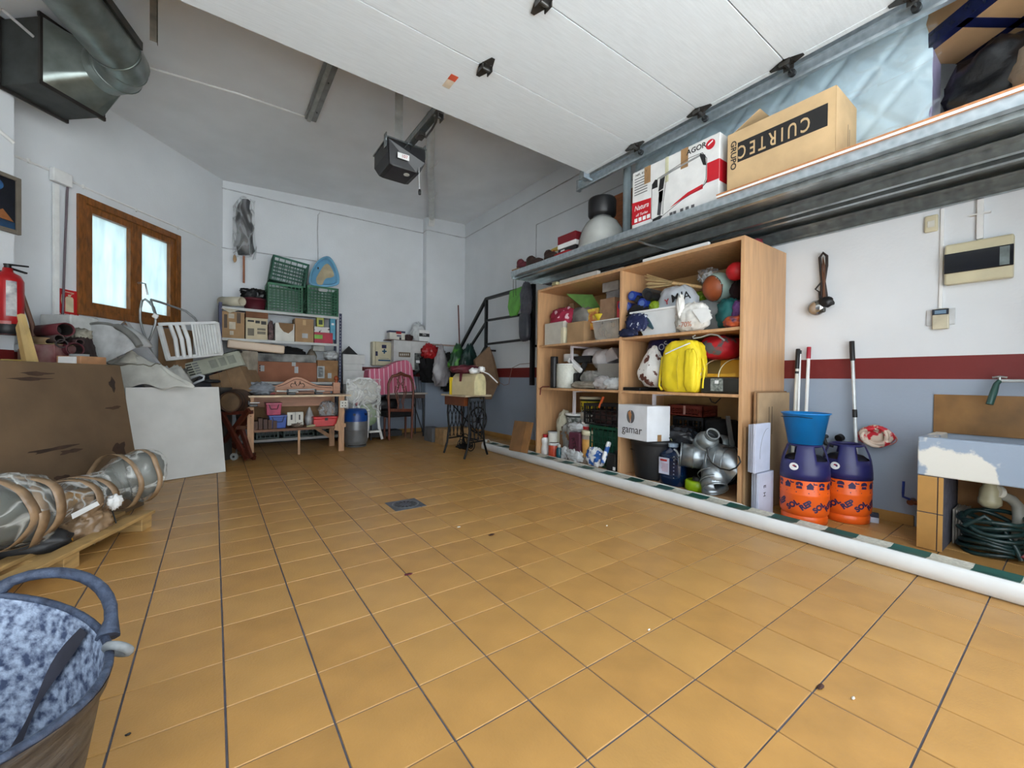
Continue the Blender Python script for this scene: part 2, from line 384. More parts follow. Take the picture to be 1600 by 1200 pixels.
fw = 0.062
for a in [(t_a-.01, t_a+fw, wz0-.01, wz1+.01), (t_b-fw, t_b+.01, wz0-.01, wz1+.01)]: wbar(b, *a, -0.12, 0.028)
wbar(b, t_a+fw, t_b-fw, wz1-fw, wz1+.01, -0.12, 0.028); wbar(b, t_a+fw, t_b-fw, wz0-.01, wz0+fw, -0.12, 0.028)
win = struct('window_1', b, WOOD, bev=0.004); win['label'] = 'brown wooden window with two frosted sashes in the slanting left wall'
tm = t_a + (t_b - t_a)*0.5
for k, (u0, u1) in enumerate([(t_a+fw, tm+.012), (tm+.012, t_b-fw)]):
    b = B(); w2 = 0.07; a0, a1 = wz0+fw, wz1-fw
    for q in [(u0, u0+w2, a0, a1), (u1-w2, u1, a0, a1), (u0+w2, u1-w2, a0, a0+w2), (u0+w2, u1-w2, a1-w2, a1)]: wbar(b, *q, -0.06, 0.012)
    s = obj('sash', b, WOOD, win, bev=0.004)
    b = B(); wbar(b, u0+w2-.01, u1-w2+.01, a0+w2-.01, a1-w2+.01, -0.045, -0.035); obj('pane', b, pane_m, s)
b = B(); c = pL(218, 442, 0.03); b.cyl(c - NL*.02, c + NL*.02, 0.012, n=10).tube([c+NL*.02, c+NL*.03+DL*.04, c+NL*.03+DL*.07-Vector((0,0,.12))], 0.008)
obj('handle', b, STEEL, win, 'chrome handle')
# ================================================================ the raised garage door, its track and opener
DM = mat((222, 228, 232), 0.5, var=0.025, s=8, bump=0.35, bs=60, stretch=(1.0, 12, 8))
DZ, DX0, DX1 = 3.05, -1.95, 3.0
door = struct('door_1', B().box(DX0, DX1, -0.05, -0.02, DZ+.02, DZ+.03), DM)
door['label'] = 'white sectional garage door raised under the ceiling'
for k in range(5):
    y1 = 2.93 - 0.59*k; y0 = y1 - 0.583
    b = B(); b.hexa([(DX0,y0,DZ),(DX1,y0,DZ),(DX1,y1,DZ),(DX0,y1,DZ),(DX0,y0,DZ+.04),(DX1,y0,DZ+.04),(DX1,y1,DZ+.04),(DX0,y1,DZ+.04)])
    b.box(DX1-.035, DX1+.004, y0, y1, DZ-.004, DZ+.0)
    p = obj('panel', b, DM, door, bev=0.004)
HG = mat((92, 90, 88), 0.32, 0.7, var=0.2)
def hinge(x, y, roller=False):
    b = B(); L_ = 0.065
    for s in (-1, 1):
        b.prism([(-.05,0),(.05,0),(.012,.10*1),( -.012,.10)], 0.003, Matrix.Translation((x, y+.004*s, DZ-.008)) @ Matrix.Rotation(rad(90), 4, 'X') @ Matrix.Scale(s, 4, (0,0,1)))
    b.cyl((x-.035, y, DZ-.016), (x+.035, y, DZ-.016), 0.012, n=10)
    for s in (-1, 1): b.box(x+.034*s-.003, x+.034*s+.003, y-.03, y+.03, DZ-.036, DZ-.002)
    for s in (-1, 1):
        for t in (-1, 1): b.cyl((x+.03*t*.6, y+s*.035, DZ-.013), (x+.03*t*.6, y+s*.035, DZ-.004), 0.006, n=6)
    h = obj('hinge', b, HG, door)
    if roller:
        b = B().cyl((x+.03, y, DZ-.03), (x+.1, y, DZ-.03), 0.006, n=8).cyl((x+.075, y, DZ-.03), (x+.1, y, DZ-.03), 0.022, n=14)
        obj('roller', b, mat((80,82,84),0.4,0.6), h)
for k in range(1, 5):
    hinge(DX1-.03, 2.93-.59*k, True); hinge(1.44, 2.93-.59*k); hinge(-0.6, 2.93-.59*k)
b = B().box(1.30, 1.36, 2.60, 2.635, DZ-.0015, DZ-.0005)
obj('sticker', B().box(1.29, 1.345, 2.53, 2.585, DZ-.002, DZ-.0005), mat((226,96,66),0.5), door, 'small orange warning sticker')
obj('sticker', B().box(1.29, 1.345, 2.585, 2.67, DZ-.002, DZ-.0005), mat((232,214,190),0.5), door, 'small cream paper sticker')
b = B().box(DX1-.05, DX1+.03, 2.93, 2.99, DZ-.05, DZ+.03).cyl((DX1,2.96,DZ-.03),(DX1+.1,2.96,DZ-.03),.018,n=12)
obj('bottom_bracket', b, GALV, door)
# horizontal track on the right
b = B()
tx = 3.09
b.box(tx-.004, tx, 0.0, 3.12, DZ-.075, DZ+.01).box(tx-.03, tx, 0.0, 3.12, DZ-.079, DZ-.075).box(tx-.03, tx, 0.0, 3.12, DZ+.008, DZ+.012).box(tx-.032,tx-.028,0,3.12,DZ-.079,DZ-.06)
b.box(tx, tx+.004, 0, 3.14, DZ-.02, DZ+.09).box(tx, tx+.04, 0, 3.14, DZ+.086, DZ+.09)
b.box(tx-.03, tx+.02, 3.12, 3.15, DZ-.08, DZ+.03)
trk = obj('door_track', b, GALV, label='galvanised track the raised garage door rolls along', cat='door track')
for y in (1.0, 2.3): obj('hanger', B().box(tx+.004, tx+.008, y, y+.03, DZ+.06, 3.99), GALV, trk)
b = B().box(-2.54, -2.5, 0.0, 3.12, DZ-.075, DZ+.01)
# hanging bracket at the top left
c = pZ(240, 30, 3.45)
b = B().box(c.x-.02, c.x+.02, c.y-.003, c.y+.003, 3.30, 3.78).box(c.x+.017, c.x+.02, c.y-.003, c.y+.035, 3.30, 3.78)
one('hanging_bracket', b, mat((150,140,126),0.5,0.4,var=.2), 'grey angle bar hanging from the ceiling near the duct', 'bracket')

# opener: motor head, rail, arm, pull cord
mo = thing('door_opener', 'black garage door opener hung from the ceiling on a metal strap', 'door opener', (1.47, 3.95, 2.98))
hd = B(); x0, x1, y0, y1, z0, z1 = 1.27, 1.63, 3.72, 4.12, 2.96, 3.17
pr = [(x0,z0+.09),(x0+.03,z0+.01),(x0+.07,z0),(x1-.07,z0),(x1-.03,z0+.01),(x1,z0+.09),(x1,z1),(x0,z1)]
hd.add([(x,y0+ (0.05 if z<z0+.05 else 0),z) for x,z in pr]+[(x,y1-(0.05 if z<z0+.05 else 0),z) for x,z in pr], [tuple(range(8)),tuple(range(15,7,-1))]+[(i,8+i,8+(i+1)%8,(i+1)%8) for i in range(8)])
sub('housing', hd, mat((34,34,37),0.4,var=.15), mo, bev=0.006)
sub('top_plate', B().box(x0-.01,x1+.01,y0-.01,y1+.01,z1,z1+.012).box(x0-.012,x0-.004,y0+.02,y0+.08,z1-.07,z1+.06).box(x1+.004,x1+.012,y0+.02,y0+.08,z1-.07,z1+.06), GALVD, mo)
sub('lamp_lens', B().cyl((1.5,3.86,z0-.004),(1.5,3.86,z0+.01),.028,n=12), mat((214,214,206),.3), mo)
lb = sub('sticker', B().box(1.36,1.47,y0-.002,y0,z0+.06,z0+.11), WHITE, mo, 'small white label')
text('107', 0.04, mat((190,50,60),.5), frame((1.425,y0-.003,z0+.085),(1,0,0),(0,0,1)), lb, world=True)
sub('rail', B().box(1.42,1.425,0.2,3.76,3.125,3.18).box(1.475,1.48,0.2,3.76,3.125,3.18).box(1.42,1.48,0.2,3.76,3.175,3.18), GALVD, mo)
sub('arm', B().tube([(1.45,3.42,3.12),(1.45,3.30,3.04),(1.43,3.14,3.02),(1.42,3.04,3.03),(1.41,2.99,3.06)],0.009).box(1.42,1.48,3.38,3.46,3.09,3.125), HG, mo)
sub('arm_bracket', B().box(1.38,1.44,2.935,3.0,3.04,3.048).box(1.385,1.39,2.93,3.0,3.0,3.06).box(1.43,1.435,2.93,3.0,3.0,3.06).cyl((1.37,2.98,3.03),(1.45,2.98,3.03),.009,n=8), HG, mo)
sub('ceiling_strap', B().box(1.44,1.52,4.02,4.025,3.17,3.905), mat((206,208,204),.45,.3), mo)
sub('pull_cord', B().tube([(1.575,3.74,3.0),(1.578,3.735,2.85),(1.58,3.73,2.78)],0.0025,n=6), WHITE, mo)
sub('pull_handle', B().lathe([(0,-.035),(.012,-.032),(.014,0),(.011,.018),(0,.02)],(1.58,3.73,2.775),n=10), BLACK, mo)

# fluorescent batten on the ceiling, its cable, the white waste pipe, surface conduits
cz = 3.87
lt = thing('ceiling_batten', 'empty grey fluorescent batten fixed across the ceiling', 'light fixture', (0.86, 4.6, cz-.06))
sub('tray', B().box(.80,.915,3.7,5.05,cz-.045,cz-.005), mat((150,152,150),.4,.3), lt, bev=.006)
sub('cover', B().box(.82,.86,3.7,5.05,cz-.065,cz-.045), mat((186,188,184),.35,.3), lt, bev=.008)
sub('screw', B().cyl((.885,4.85,cz-.05),(.885,4.85,cz-.044),.008,n=8).cyl((.885,4.3,cz-.05),(.885,4.3,cz-.044),.008,n=8), HG, lt)
def czz(x): return 3.55 + (x+5.6)*(0.485/9.7)
a, e = pZ(243,104,3.82), pZ(476,182,3.86)
one('ceiling_conduit', B().tube([(-1.0,a.y+.02,czz(-1.0)-.01),(0.2,a.y,czz(.2)-.01),(.82,e.y,czz(.82)-.012)],.011), WHITE, 'thin white conduit running across the ceiling to the batten', 'conduit')
wp = thing('waste_pipe', 'white waste pipe along the ceiling that turns down at the pilaster', 'pipe', (3.0,7.1,3.85))
sub('pipe', B().tube([(1.9,4.2,czz(1.9)-.075),(2.35,5.2,czz(2.35)-.075),(3.2,7.0,czz(3.2)-.075)],.05,n=14), mat((204,206,204),.4,var=.04), wp)
sub('elbow', B().tube([(3.2,7.0,czz(3.2)-.075),(3.24,7.07,czz(3.2)-.09),(3.25,7.11,czz(3.2)-.13),(3.255,7.125,czz(3.2)-.18)],.054,n=14), WHITE, wp)
for t in (.35,.68):
    q = Vector((1.9,4.2,czz(1.9)-.075)).lerp(Vector((3.2,7.0,czz(3.2)-.075)), t)
    sub('clip', B().tube([q+Vector((-.085,.02,.06)),q+Vector((-.05,.01,-.02)),q+Vector((0,0,-.056)),q+Vector((.05,-.01,-.02)),q+Vector((.085,-.02,.06))],.005,n=6), WHITE, wp)
# conduits on the back and right walls
def czr(z): return z
p1 = [(0.02,YB-.012,3.72),(0.9,YB-.012,3.71),(2.0,YB-.012,3.72),(3.15,YB-.012,3.73),(3.18,YB-.02,3.73),(3.18,7.18,3.74),(3.23,7.175,3.75),(3.9,7.178,3.76),(3.985,7.15,3.76),(3.986,5.0,3.78),(3.986,3.2,3.78)]
one('wall_conduit', B().tube(p1,.008,n=6), mat((206,208,212),.5), 'thin white conduit high along the back wall and the right wall', 'conduit')
a = pY(500,332,YB-.012); c = pY(497,400,YB-.012)
one('wall_conduit', B().tube([a,(a.x-.03,a.y,a.z-.05),(a.x-.035,a.y,a.z-.3),c,(c.x,c.y,c.z-.25)],.008,n=6), mat((206,208,212),.5), 'white conduit dropping from the high run behind the blue tub', 'conduit')
a = pY(342,386,YB-.012); c = pY(495,408,YB-.012)
one('wall_conduit', B().tube([a, pY(370,390,YB-.012), pY(420,397,YB-.012), c],.008,n=6), mat((206,208,212),.5), 'thin white conduit on the back wall behind the bagged figure', 'conduit')
q = [pL(22,243,.012),pL(76,265,.012)]; r_ = [pL(105,281,.012),pL(200,322,.012),pL(300,365,.012),pL(338,384,.012)]
lc = thing('wall_conduit', 'white conduit with a junction box sloping above the brown window', 'conduit', q[0])
sub('conduit_run', B().tube(q,.011), WHITE, lc); sub('conduit_run', B().tube(r_,.010), WHITE, lc)
for x, y in ((44,251),(130,292),(213,328),(278,356)):
    c = pL(x,y,.012); sub('clip', B().cb(c,(.016,.03,.035)), WHITE, lc)
c = pL(91,277,.02)
bx_ = B(); bx_.slab([c-DL*.075-Vector((0,0,.06)), c+DL*.085-Vector((0,0,.06)), c+DL*.085+Vector((0,0,.06)), c-DL*.075+Vector((0,0,.06))], .045, NL)
sub('junction_box', bx_, WHITE, lc, bev=.006)
a = pL(84,295,.02); sub('trunking', B().slab([a-DL*.012+Vector((0,0,.05)),a+DL*.03+Vector((0,0,.05)),Vector((a.x,a.y,1.2))+DL*.03,Vector((a.x,a.y,1.2))-DL*.012],.02,NL), WHITE, lc)
a = pL(107,277,.04); sub('cable', B().tube([a, pL(105,300,.03), pL(101,400,.03), pL(98,500,.03)],.009), mat((110,96,104),.5), lc, 'dark flexible drop cable')
a = pN(0,205,.012); c = pN(21,223,.012)
one('wall_conduit', B().tube([a-(c-a)*.8,a,c],.014), WHITE, 'short white conduit on the near left wall above the painting', 'conduit')
# top left corner cables
one('cable', B().tube([pZ(2,14,3.48),pZ(28,36,3.46),pZ(52,57,3.44)],.010), mat((196,196,196),.5), 'loose pale cable running from the wall to the duct', 'cable')
# socket plate / chase marks on right wall
b = B(); q0 = pX(835,350,XR-.004); q1 = pX(905,300,XR-.004)
# tall recessed door outline on the right wall over the shelf
dz1 = pX(840,350,XR).z; yA = pX(838,350,XR).y; 
b.box(XR-.006,XR,3.0,yA,dz1-.01,dz1).box(XR-.006,XR,yA-.01,yA,2.3,dz1)
struct('trim_2', b, mat((190,192,196),.6))['label'] = 'outline of a filled-in opening on the right wall'
# ================================================================ galvanised wall shelf and what stands on it
SF = 2.90; SZ = 2.30
sh = thing('wall_shelf', 'long galvanised steel shelf high on the right wall above the beech unit', 'shelf', (3.45, 1.8, 2.2))
y0, y1 = -0.55, 4.08
b = B().box(SF, SF+.003, y0, y1, 2.245, SZ).box(SF, SF+.045, y0, y1, 2.242, 2.246).box(SF+.042,SF+.046,y0,y1,2.246,2.26)
sub('front_rail', b, GALV, sh)
for k, (a, c) in enumerate([(SF+.02, 3.44), (3.46, 3.985)]):
    b = B().box(a, c, y0, y1, 2.288, 2.296)
    for q in (a+.03, c-.06):
        b.box(q, q+.003, y0, y1, 2.215, 2.288).box(q, q+.035, y0, y1, 2.212, 2.215)
    b.box(a+.03, a+.09, y0, y1, 2.262, 2.265).box(c-.14, c-.06, y0, y1, 2.262, 2.265)
    sub('deck_sheet', b, GALVD, sh)
sub('wall_rail', B().box(3.95, 3.985, y0, y1, 2.19, 2.288), GALVD, sh)
sub('end_rail', B().box(SF+.01, 3.97, y1-.004, y1, 2.215, 2.30), GALVD, sh)
sub('bracket', B().box(SF+.05,3.96,2.28,2.31,2.206,2.211), GALVD, sh)
ob = one('shelf_board', B().box(2.885, 3.97, -0.5, 1.56, SZ, 2.326), mat((196,132,84),.8,var=.12,s=60), 'raw chipboard panel with a white edge lying on the near end of the steel shelf', 'board')
obj('edge_strip', B().box(-.5455,-.5425,-1.03,1.03,0,.013), WHITE, ob)

def rect_on(X, y_l, y_r, za, zb, dx, name, m, root, label=None):
    return sub(name, B().box(X-dx, X, min(y_l,y_r), max(y_l,y_r), za, zb), m, root, label)
def poly_on(X, pts, name, m, root, dx=.0008, label=None):
    n = len(pts); b = B(); b.add([(X-dx, y, z) for y, z in pts] + [(X, y, z) for y, z in pts],
        [tuple(range(n)), tuple(range(2*n-1,n-1,-1))] + [(i,n+i,n+(i+1)%n,(i+1)%n) for i in range(n)])
    return sub(name, b, m, root, label)
UX, UZ = (0,-1,0), (0,0,1)
# box with big upside-down print
X = 2.95; yl, yr, z0, z1 = 1.52, 0.885, 2.335, 2.745
bx1 = thing('cardboard_box', 'open tan cardboard box with a black band printed upside down on the steel shelf', 'cardboard box', (3.15, 1.2, 2.327))
b = B(); t = .006
b.box(X, X+t, yr, yl, z0-.008, z1).box(X+.36-t, X+.36, yr, yl, z0-.008, z1).box(X, X+.36, yr, yr+t, z0-.008, z1).box(X, X+.36, yl-t, yl, z0-.008, z1).box(X, X+.36, yr, yl, z0-.008, z0)
sub('carton', b, CARDL, bx1, bev=.003)
sub('flap', B().slab([(X+.002,yr+.03,z1),(X+.002,yr+.2,z1),(X+.14,yr+.19,z1+.03),(X+.14,yr+.04,z1+.03)],.004), CARDD, bx1)
sub('flap', B().slab([(X+.01,yl-.03,z1),(X+.32,yl-.03,z1),(X+.30,yl-.20,z1+.10),(X+.03,yl-.20,z1+.10)],.004), CARDL, bx1)
pb = rect_on(X-.0005, pX(1152.5,250,X).y, pX(1293.5,180,X).y, z0+.19, z0+.325, .001, 'print_band', mat((26,25,26),.6), bx1)
w = yl-yr
for ch, u in zip('CUIRTEC', (860, 750, 665, 585, 495, 415, 325)):
    text(ch, .125, CARDL, frame((X-.0022, pX(1100+u/5.454, 230, X).y, z0+.257), (0,1,0), (0,0,-1)), pb, 'lettering', bold=.0012, sx=.62)
text('GRUPO', .052, mat((40,36,34),.6), frame((X-.0012, pX(1146,230,X).y, z0+.25), (0,0,-1), (0,-1,0)), bx1, 'lettering', sx=1.15, bold=.001)
for k in range(2): sub('small_print', B().box(X+.20+.03*k, X+.206+.03*k, yr-.0006, yr, z0+.10-.02*k, z0+.25-.02*k), mat((120,104,84),.7), bx1)
# white and red appliance box
yl, yr, z0, z1 = 2.34, 1.575, 2.302, 2.80
bx2 = thing('appliance_box', 'white and red appliance carton patched with tape on the steel shelf', 'cardboard box', (3.1, 1.95, 2.30))
sub('carton', B().box(X, X+.3, yr, yl, z0, z1), mat((226,226,224),.6,var=.05,bump=.05), bx2, bev=.004)
RD = mat((196,18,36),.5,var=.05)
def U(u): return yl - u*(yl-yr)
def Vv(v): return z0 + v*(z1-z0)
poly_on(X-.0004, [(U(0),Vv(.10)),(U(.25),Vv(.10)),(U(.25),Vv(.45)),(U(0),Vv(.48))], 'red_print', RD, bx2)
poly_on(X-.0004, [(U(.88),Vv(.33)),(U(1),Vv(.33)),(U(1),Vv(.62)),(U(.88),Vv(.62))], 'red_print', RD, bx2)
poly_on(X-.0004, [(U(.48),Vv(.16)),(U(.66),Vv(.24)),(U(.84),Vv(.27)),(U(.84),Vv(.34)),(U(.68),Vv(.30)),(U(.54),Vv(.21))], 'red_print', RD, bx2)
sub('red_print', B().box(X+.002,X+.298,yr-.0008,yr,Vv(.30),Vv(.62)), RD, bx2)
BK = mat((26,26,28),.5); GM = mat((150,152,154),.4)
b_ = [(.25,.06),(.28,.66),(.36,.78),(.82,.80),(.87,.74),(.87,.36),(.83,.24),(.80,.26),(.84,.38),(.84,.72),(.80,.76),(.40,.73),(.40,.71),(.35,.69),(.31,.63),(.29,.10),(.34,.12),(.40,.62),(.44,.63),(.38,.10),(.36,.05)]
poly_on(X-.0004, [(U(.27),Vv(.04)),(U(.36),Vv(.03)),(U(.40),Vv(.08)),(U(.36),Vv(.10)),(U(.28),Vv(.08))], 'black_print', BK, bx2)
for q in [[(.26,.58),(.33,.58),(.33,.70),(.30,.72),(.26,.66)], [(.34,.50),(.40,.52),(.42,.70),(.36,.70)], [(.355,.30),(.39,.32),(.40,.50),(.345,.49)], [(.84,.62),(.87,.60),(.86,.76),(.81,.81),(.80,.79)], [(.80,.26),(.88,.34),(.885,.40),(.86,.33),(.82,.30)]]:
    poly_on(X-.0004, [(U(u),Vv(v)) for u, v in q], 'black_print', BK, bx2)
poly_on(X-.0004, [(U(.33),Vv(.12)),(U(.37),Vv(.10)),(U(.395),Vv(.48)),(U(.35),Vv(.48))], 'grey_print', mat((70,70,74),.5), bx2)
ol = [(.26,.60),(.255,.1),(.29,.05),(.4,.08),(.62,.22),(.84,.30),(.87,.4),(.875,.7),(.83,.81),(.7,.82),(.34,.72),(.27,.66)]
sub('outline_print', B().tube([(X-.0006,U(u),Vv(v)) for u, v in ol], .0022, n=4, closed=True), BK, bx2)
sub('outline_print', B().tube([(X-.0006,U(u),Vv(v)) for u, v in [(.44,.70),(.42,.5),(.40,.3),(.40,.1)]], .0022, n=4), BK, bx2)
sub('grey_print', B().tube([(X-.0006,U(u),Vv(v)) for u, v in [(.36,.70),(.5,.74),(.8,.785)]], .008, n=4), GM, bx2)
b = B(); b.cyl((X-.0012, U(.91), Vv(.88)), (X, U(.91), Vv(.88)), .036, n=20, smooth=False); lg = sub('round_emblem', b, RD, bx2)
poly_on(X-.0018, [(U(.885),Vv(.89)),(U(.935),Vv(.93)),(U(.935),Vv(.905)),(U(.885),Vv(.87))], 'emblem_stroke', WHITE, lg)
text('AGOR', .055, BK, frame((X-.0012,U(.765),Vv(.91)),UX,UZ), bx2, bold=.001)
text('Natura', .062, WHITE, frame((X-.0022,U(.125),Vv(.36)),UX,UZ), bx2, shear=.3, sx=.82)
text('all Turbo', .032, WHITE, frame((X-.0022,U(.13),Vv(.24)),UX,UZ), bx2, shear=.3)
text('NFL 41 T', .03, BK, frame((X-.0012,U(.12),Vv(.93)),UX,UZ), bx2)
for k in range(7): rect_on(X-.0004, U(.03), U(.20), Vv(.86-.045*k), Vv(.868-.045*k+.008), .0006, 'text_line', mat((110,110,112),.6), bx2)
for k in range(4): rect_on(X-.001, U(.035+.055*k), U(.075+.055*k), Vv(.125), Vv(.19), .0006, 'care_symbol', WHITE, bx2)
for u in (.48,.52,.60,.66,.72): rect_on(X-.0004, U(u), U(u+.035), Vv(.04), Vv(.085), .0006, 'small_print', mat((90,90,92),.6), bx2)
for u0, u1, v0 in ((.16,.24,.72),(.60,.68,.70)): sub('brown_tape', B().box(X-.0016,X,U(u1),U(u0),Vv(v0),z1).box(X-.001,X+.2,U(u1),U(u0),z1,z1+.0015), TAPE, bx2)
sub('clear_tape', B().box(X-.0012,X,U(.46),U(.42),Vv(.6),z1), mat((216,214,180),.25), bx2)
sub('flap', B().slab([(X+.29,U(.8),z1),(X+.29,U(.55),z1),(X+.2,U(.58),z1+.06),(X+.2,U(.78),z1+.06)],.004), CARDD, bx2)
# mattress in clear film
mq = mat((186,208,218),.45,var=.07,s=5,bump=.35,bs=14)
mt = thing('mattress', 'pale blue quilted mattress wrapped in clear film standing on the steel shelf', 'mattress', (3.5, 1.6, 2.31))
yA, yB_ = 2.62, 0.55
def mf(u, v):
    y = yA + (yB_-yA)*u; z = 2.33 + 1.0*v
    q1 = abs(((y*1.0+z*1.0)*3.2) % 1 - .5)*2; q2 = abs(((y-z)*3.2) % 1 - .5)*2
    d = .016*min(1, 3.2*min(1-q1, 1-q2)) if True else 0
    e = 1 - max(0, (abs(u-.5)*2-.94)/.06)**2
    return (3.36 - d*1.0 - .02*e - .012*noise.noise(Vector((y*2.5, z*3, 4))), y, z)
sub('quilted_face', B().sheet(mf, 150, 60), mq, mt)
sub('core', B().box(3.36,3.56,yB_+.012,yA-.01,2.326,3.34), mq, mt, bev=.03)
sub('side_band', B().box(3.352,3.57,yB_,yB_+.014,2.33,3.33), mat((164,158,196),.4,var=.12), mt, bev=.006)
def ff(u, v):
    y = yA + .04 + (yB_-yA-.08)*u; z = 2.325 + 1.0*v
    return (3.315 - .016*noise.noise(Vector((y*3, z*7+y*5, 1))) - .008*noise.noise(Vector((y*11, z*16, 9))), y, z)
sub('clear_film', B().sheet(ff, 110, 60), film((230,240,244),2.6,.02,.22,(1,1,2.5)), mt)
one('foam_roll', B().cyl((3.29,2.68,2.303),(3.29,2.68,3.1),.035,n=14).cyl((3.30,2.66,2.303),(3.30,2.66,3.1),.02,n=14,), mat((150,164,170),.45,var=.08), 'narrow grey padded roll standing between the lamp and the appliance carton', 'roll')
# taped box, black bag and sack at the near end
F_ = Vector((.584,.812,0)); R_ = Vector((.812,-.584,0))
A = F_*2.52 + R_*(.942*2.52); A.z = 2.93
tb = thing('cardboard_box', 'large carton strapped with dark blue tape tilted above the black bag', 'cardboard box', (A.x+.1, A.y-.2, A.z))
def tp(u, v, w=0): p = A + R_*(.60*u) - F_*(.52*v); return Vector((p.x, p.y, A.z + .30*w))
b = B().hexa([tp(0,0),tp(1,0),tp(1,1),tp(0,1),tp(0,0,1),tp(1,0,1),tp(1,1,1),tp(0,1,1)]); sub('carton', b, mat((186,150,108),.8,var=.06,s=5), tb, bev=.004)
NT = mat((26,34,76),.22,var=.2,s=20)
def strip(u0,v0,u1,v1,w,nm='blue_tape'):
    p, q = tp(u0,v0), tp(u1,v1); d = (q-p).normalized(); s = d.cross(Vector((0,0,1)))*w
    sub(nm, B().slab([p-s,q-s,q+s,p+s], .0015, (0,0,-1)), NT, tb)
strip(.03,0,.03,1,.022); strip(.5,0,.5,1,.022); strip(0,.56,1,.56,.03)
sub('blue_tape', B().slab([tp(0,0,0)-R_*.002, tp(0,1,0)-R_*.002, tp(0,1,.28)-R_*.002, tp(0,0,.28)-R_*.002], .0015, -R_), NT, tb)
one('black_bag', B().bag((3.62,.26,2.61),(.33,.27,.29),p=2.6,amp=.14,seed=4,base=-.28), mat((12,12,18),.3,var=.3,bump=.6,bs=14), 'glossy black bin bag in the dark near end of the steel shelf', 'bag')
one('fabric_sack', B().bag((3.22,-.02,2.50),(.2,.26,.2),p=2.4,amp=.1,seed=9,base=-.17), mat((150,130,108),.8,var=.14,bump=.3,bs=40), 'beige fabric bundle at the near end of the steel shelf', 'sack')
one('film_scrap', B().bag((3.22,.42,2.39),(.05,.07,.06),amp=.4,seed=12,n=20,base=-.06), FILM, 'crumpled clear film beside the end of the mattress', 'film')
# high bay lamp, headboard, small things
lc_ = Vector((3.14, 2.86, 2.303))
hl = thing('high_bay_lamp', 'industrial bell lamp with ribbed clear reflector and black housing', 'lamp', lc_)
prof = [(.236,0),(.240,.014),(.230,.024),(.222,.10),(.198,.19),(.155,.265),(.09,.315),(.07,.325)]
b = B(); n = 72; vs = []
for r, z in prof: vs += [((r*(1+.012*(i%2)))*cos(2*pi*i/n), (r*(1+.012*(i%2)))*sin(2*pi*i/n), z) for i in range(n)]
b.add(vs, [(k*n+i,k*n+(i+1)%n,(k+1)*n+(i+1)%n,(k+1)*n+i) for k in range(len(prof)-1) for i in range(n)], True)
obj('reflector', b, mat((196,198,194),.16,.25,var=.04,alpha=.85), hl)
obj('housing', B().lathe([(.07,.32),(.125,.325),(.138,.345),(.138,.48),(.13,.50),(0,.505)], n=28), BLACK, hl)
obj('collar', B().lathe([(.088,.305),(.092,.323),(.07,.327)], n=24), STEEL, hl)
obj('clip', B().cb((.05,-.216,.01),(.03,.03,.02)), DARK, hl)
hb = thing('wooden_headboard', 'reddish wooden bed end with turned post standing behind the bell lamp', 'headboard', (3.5, 3.2, 2.3))
HW = mat((150,82,40),.35,var=.18,s=6,kind='wood',stretch=(1,1,6))
sub('panel', B().box(3.55,3.58,2.72,3.18,2.3,3.02), HW, hb)
sub('turned_post', B().lathe([(.03,0),(.035,.05),(.02,.1),(.034,.16),(.036,.3),(.02,.36),(.03,.42),(.035,.6),(.02,.66),(.034,.7),(.022,.74),(.012,.77),(0,.78)],(3.56,3.22,2.303),n=14), HW, hb)
def pbox(name, X, x0, x1, yt, ybm, dx, m, label, cat, group=None, bev=.004, zb=None):
    a = pX(x0, ybm, X); c = pX(x1, ybm, X); t = pX((x0+x1)/2, yt, X); z0 = zb if zb is not None else min(a.z, c.z)
    return one(name, B().box(X, X+dx, c.y, a.y, z0, t.z), m, label, cat, group, bev=bev), a.y, c.y, z0, t.z
one('jeans', B().bag((3.56,3.42,2.55),(.06,.13,.24),p=3,amp=.18,seed=2,base=-.245), mat((84,104,136),.9,var=.2,bump=.3), 'folded pale blue denim cloth standing between the shoe boxes and the bell lamp', 'cloth')
one('grey_case', B().hexa([(3.3,3.06,2.303),(3.5,3.06,2.303),(3.5,3.42,2.303),(3.3,3.42,2.303),(3.3,3.06,2.56),(3.5,3.06,2.56),(3.5,3.38,2.46),(3.3,3.38,2.46)]), DARK, 'slanting dark grey case behind the red shoe boxes', 'case', bev=.01)
o, a, c, z0, z1 = pbox('shoe_box', 2.98, 872, 899, 386, 399, .2, mat((30,30,34),.5), 'black and white shoe box lying under the red box on the steel shelf', 'shoe box', zb=2.302)
one('shoe_box', B().box(2.975,3.19,c-.004,a+.004,z1+.001,z1+.05), WHITE, 'flat white shoe box lying on the black one', 'shoe box', bev=.004)
obj('label', B().box(-.101,-.1,.03,.09,.02,.07), WHITE, o)
one('shoe_box', B().box(3.0,3.2,3.09,3.36,z1+.053,z1+.15), mat((128,20,34),.5,var=.08), 'dark red shoe box topmost of its stack beside the bell lamp', 'shoe box', bev=.004)
one('shoe_box', B().box(3.22,3.26,3.07,3.2,2.303,2.46), mat((150,24,60),.45,var=.1), 'crimson box standing on edge next to the bell lamp rim', 'shoe box', bev=.004)
def shoe(name, c, L, m, label, rz=0, group=None):
    t = thing(name, label, 'shoe', c, rz, group)
    b = B(); b.bag((0,0,.045),(.05,L/2,.045),p=2.2,amp=.08,seed=3,n=20,base=-.04).bag((0,L*.22,.08),(.042,L*.24,.055),p=2.3,amp=.08,seed=5,n=18)
    obj('upper', b, m, t); obj('sole', B().bag((0,0,.012),(.052,L/2+.01,.012),p=3,amp=.02,n=18), DARK, t); return t
BR = mat((62,40,34),.6,var=.25)
shoe('shoe', (2.99,3.74,2.302), .27, BR, 'brown leather shoe next to the dark red trainer on the steel shelf', .1)
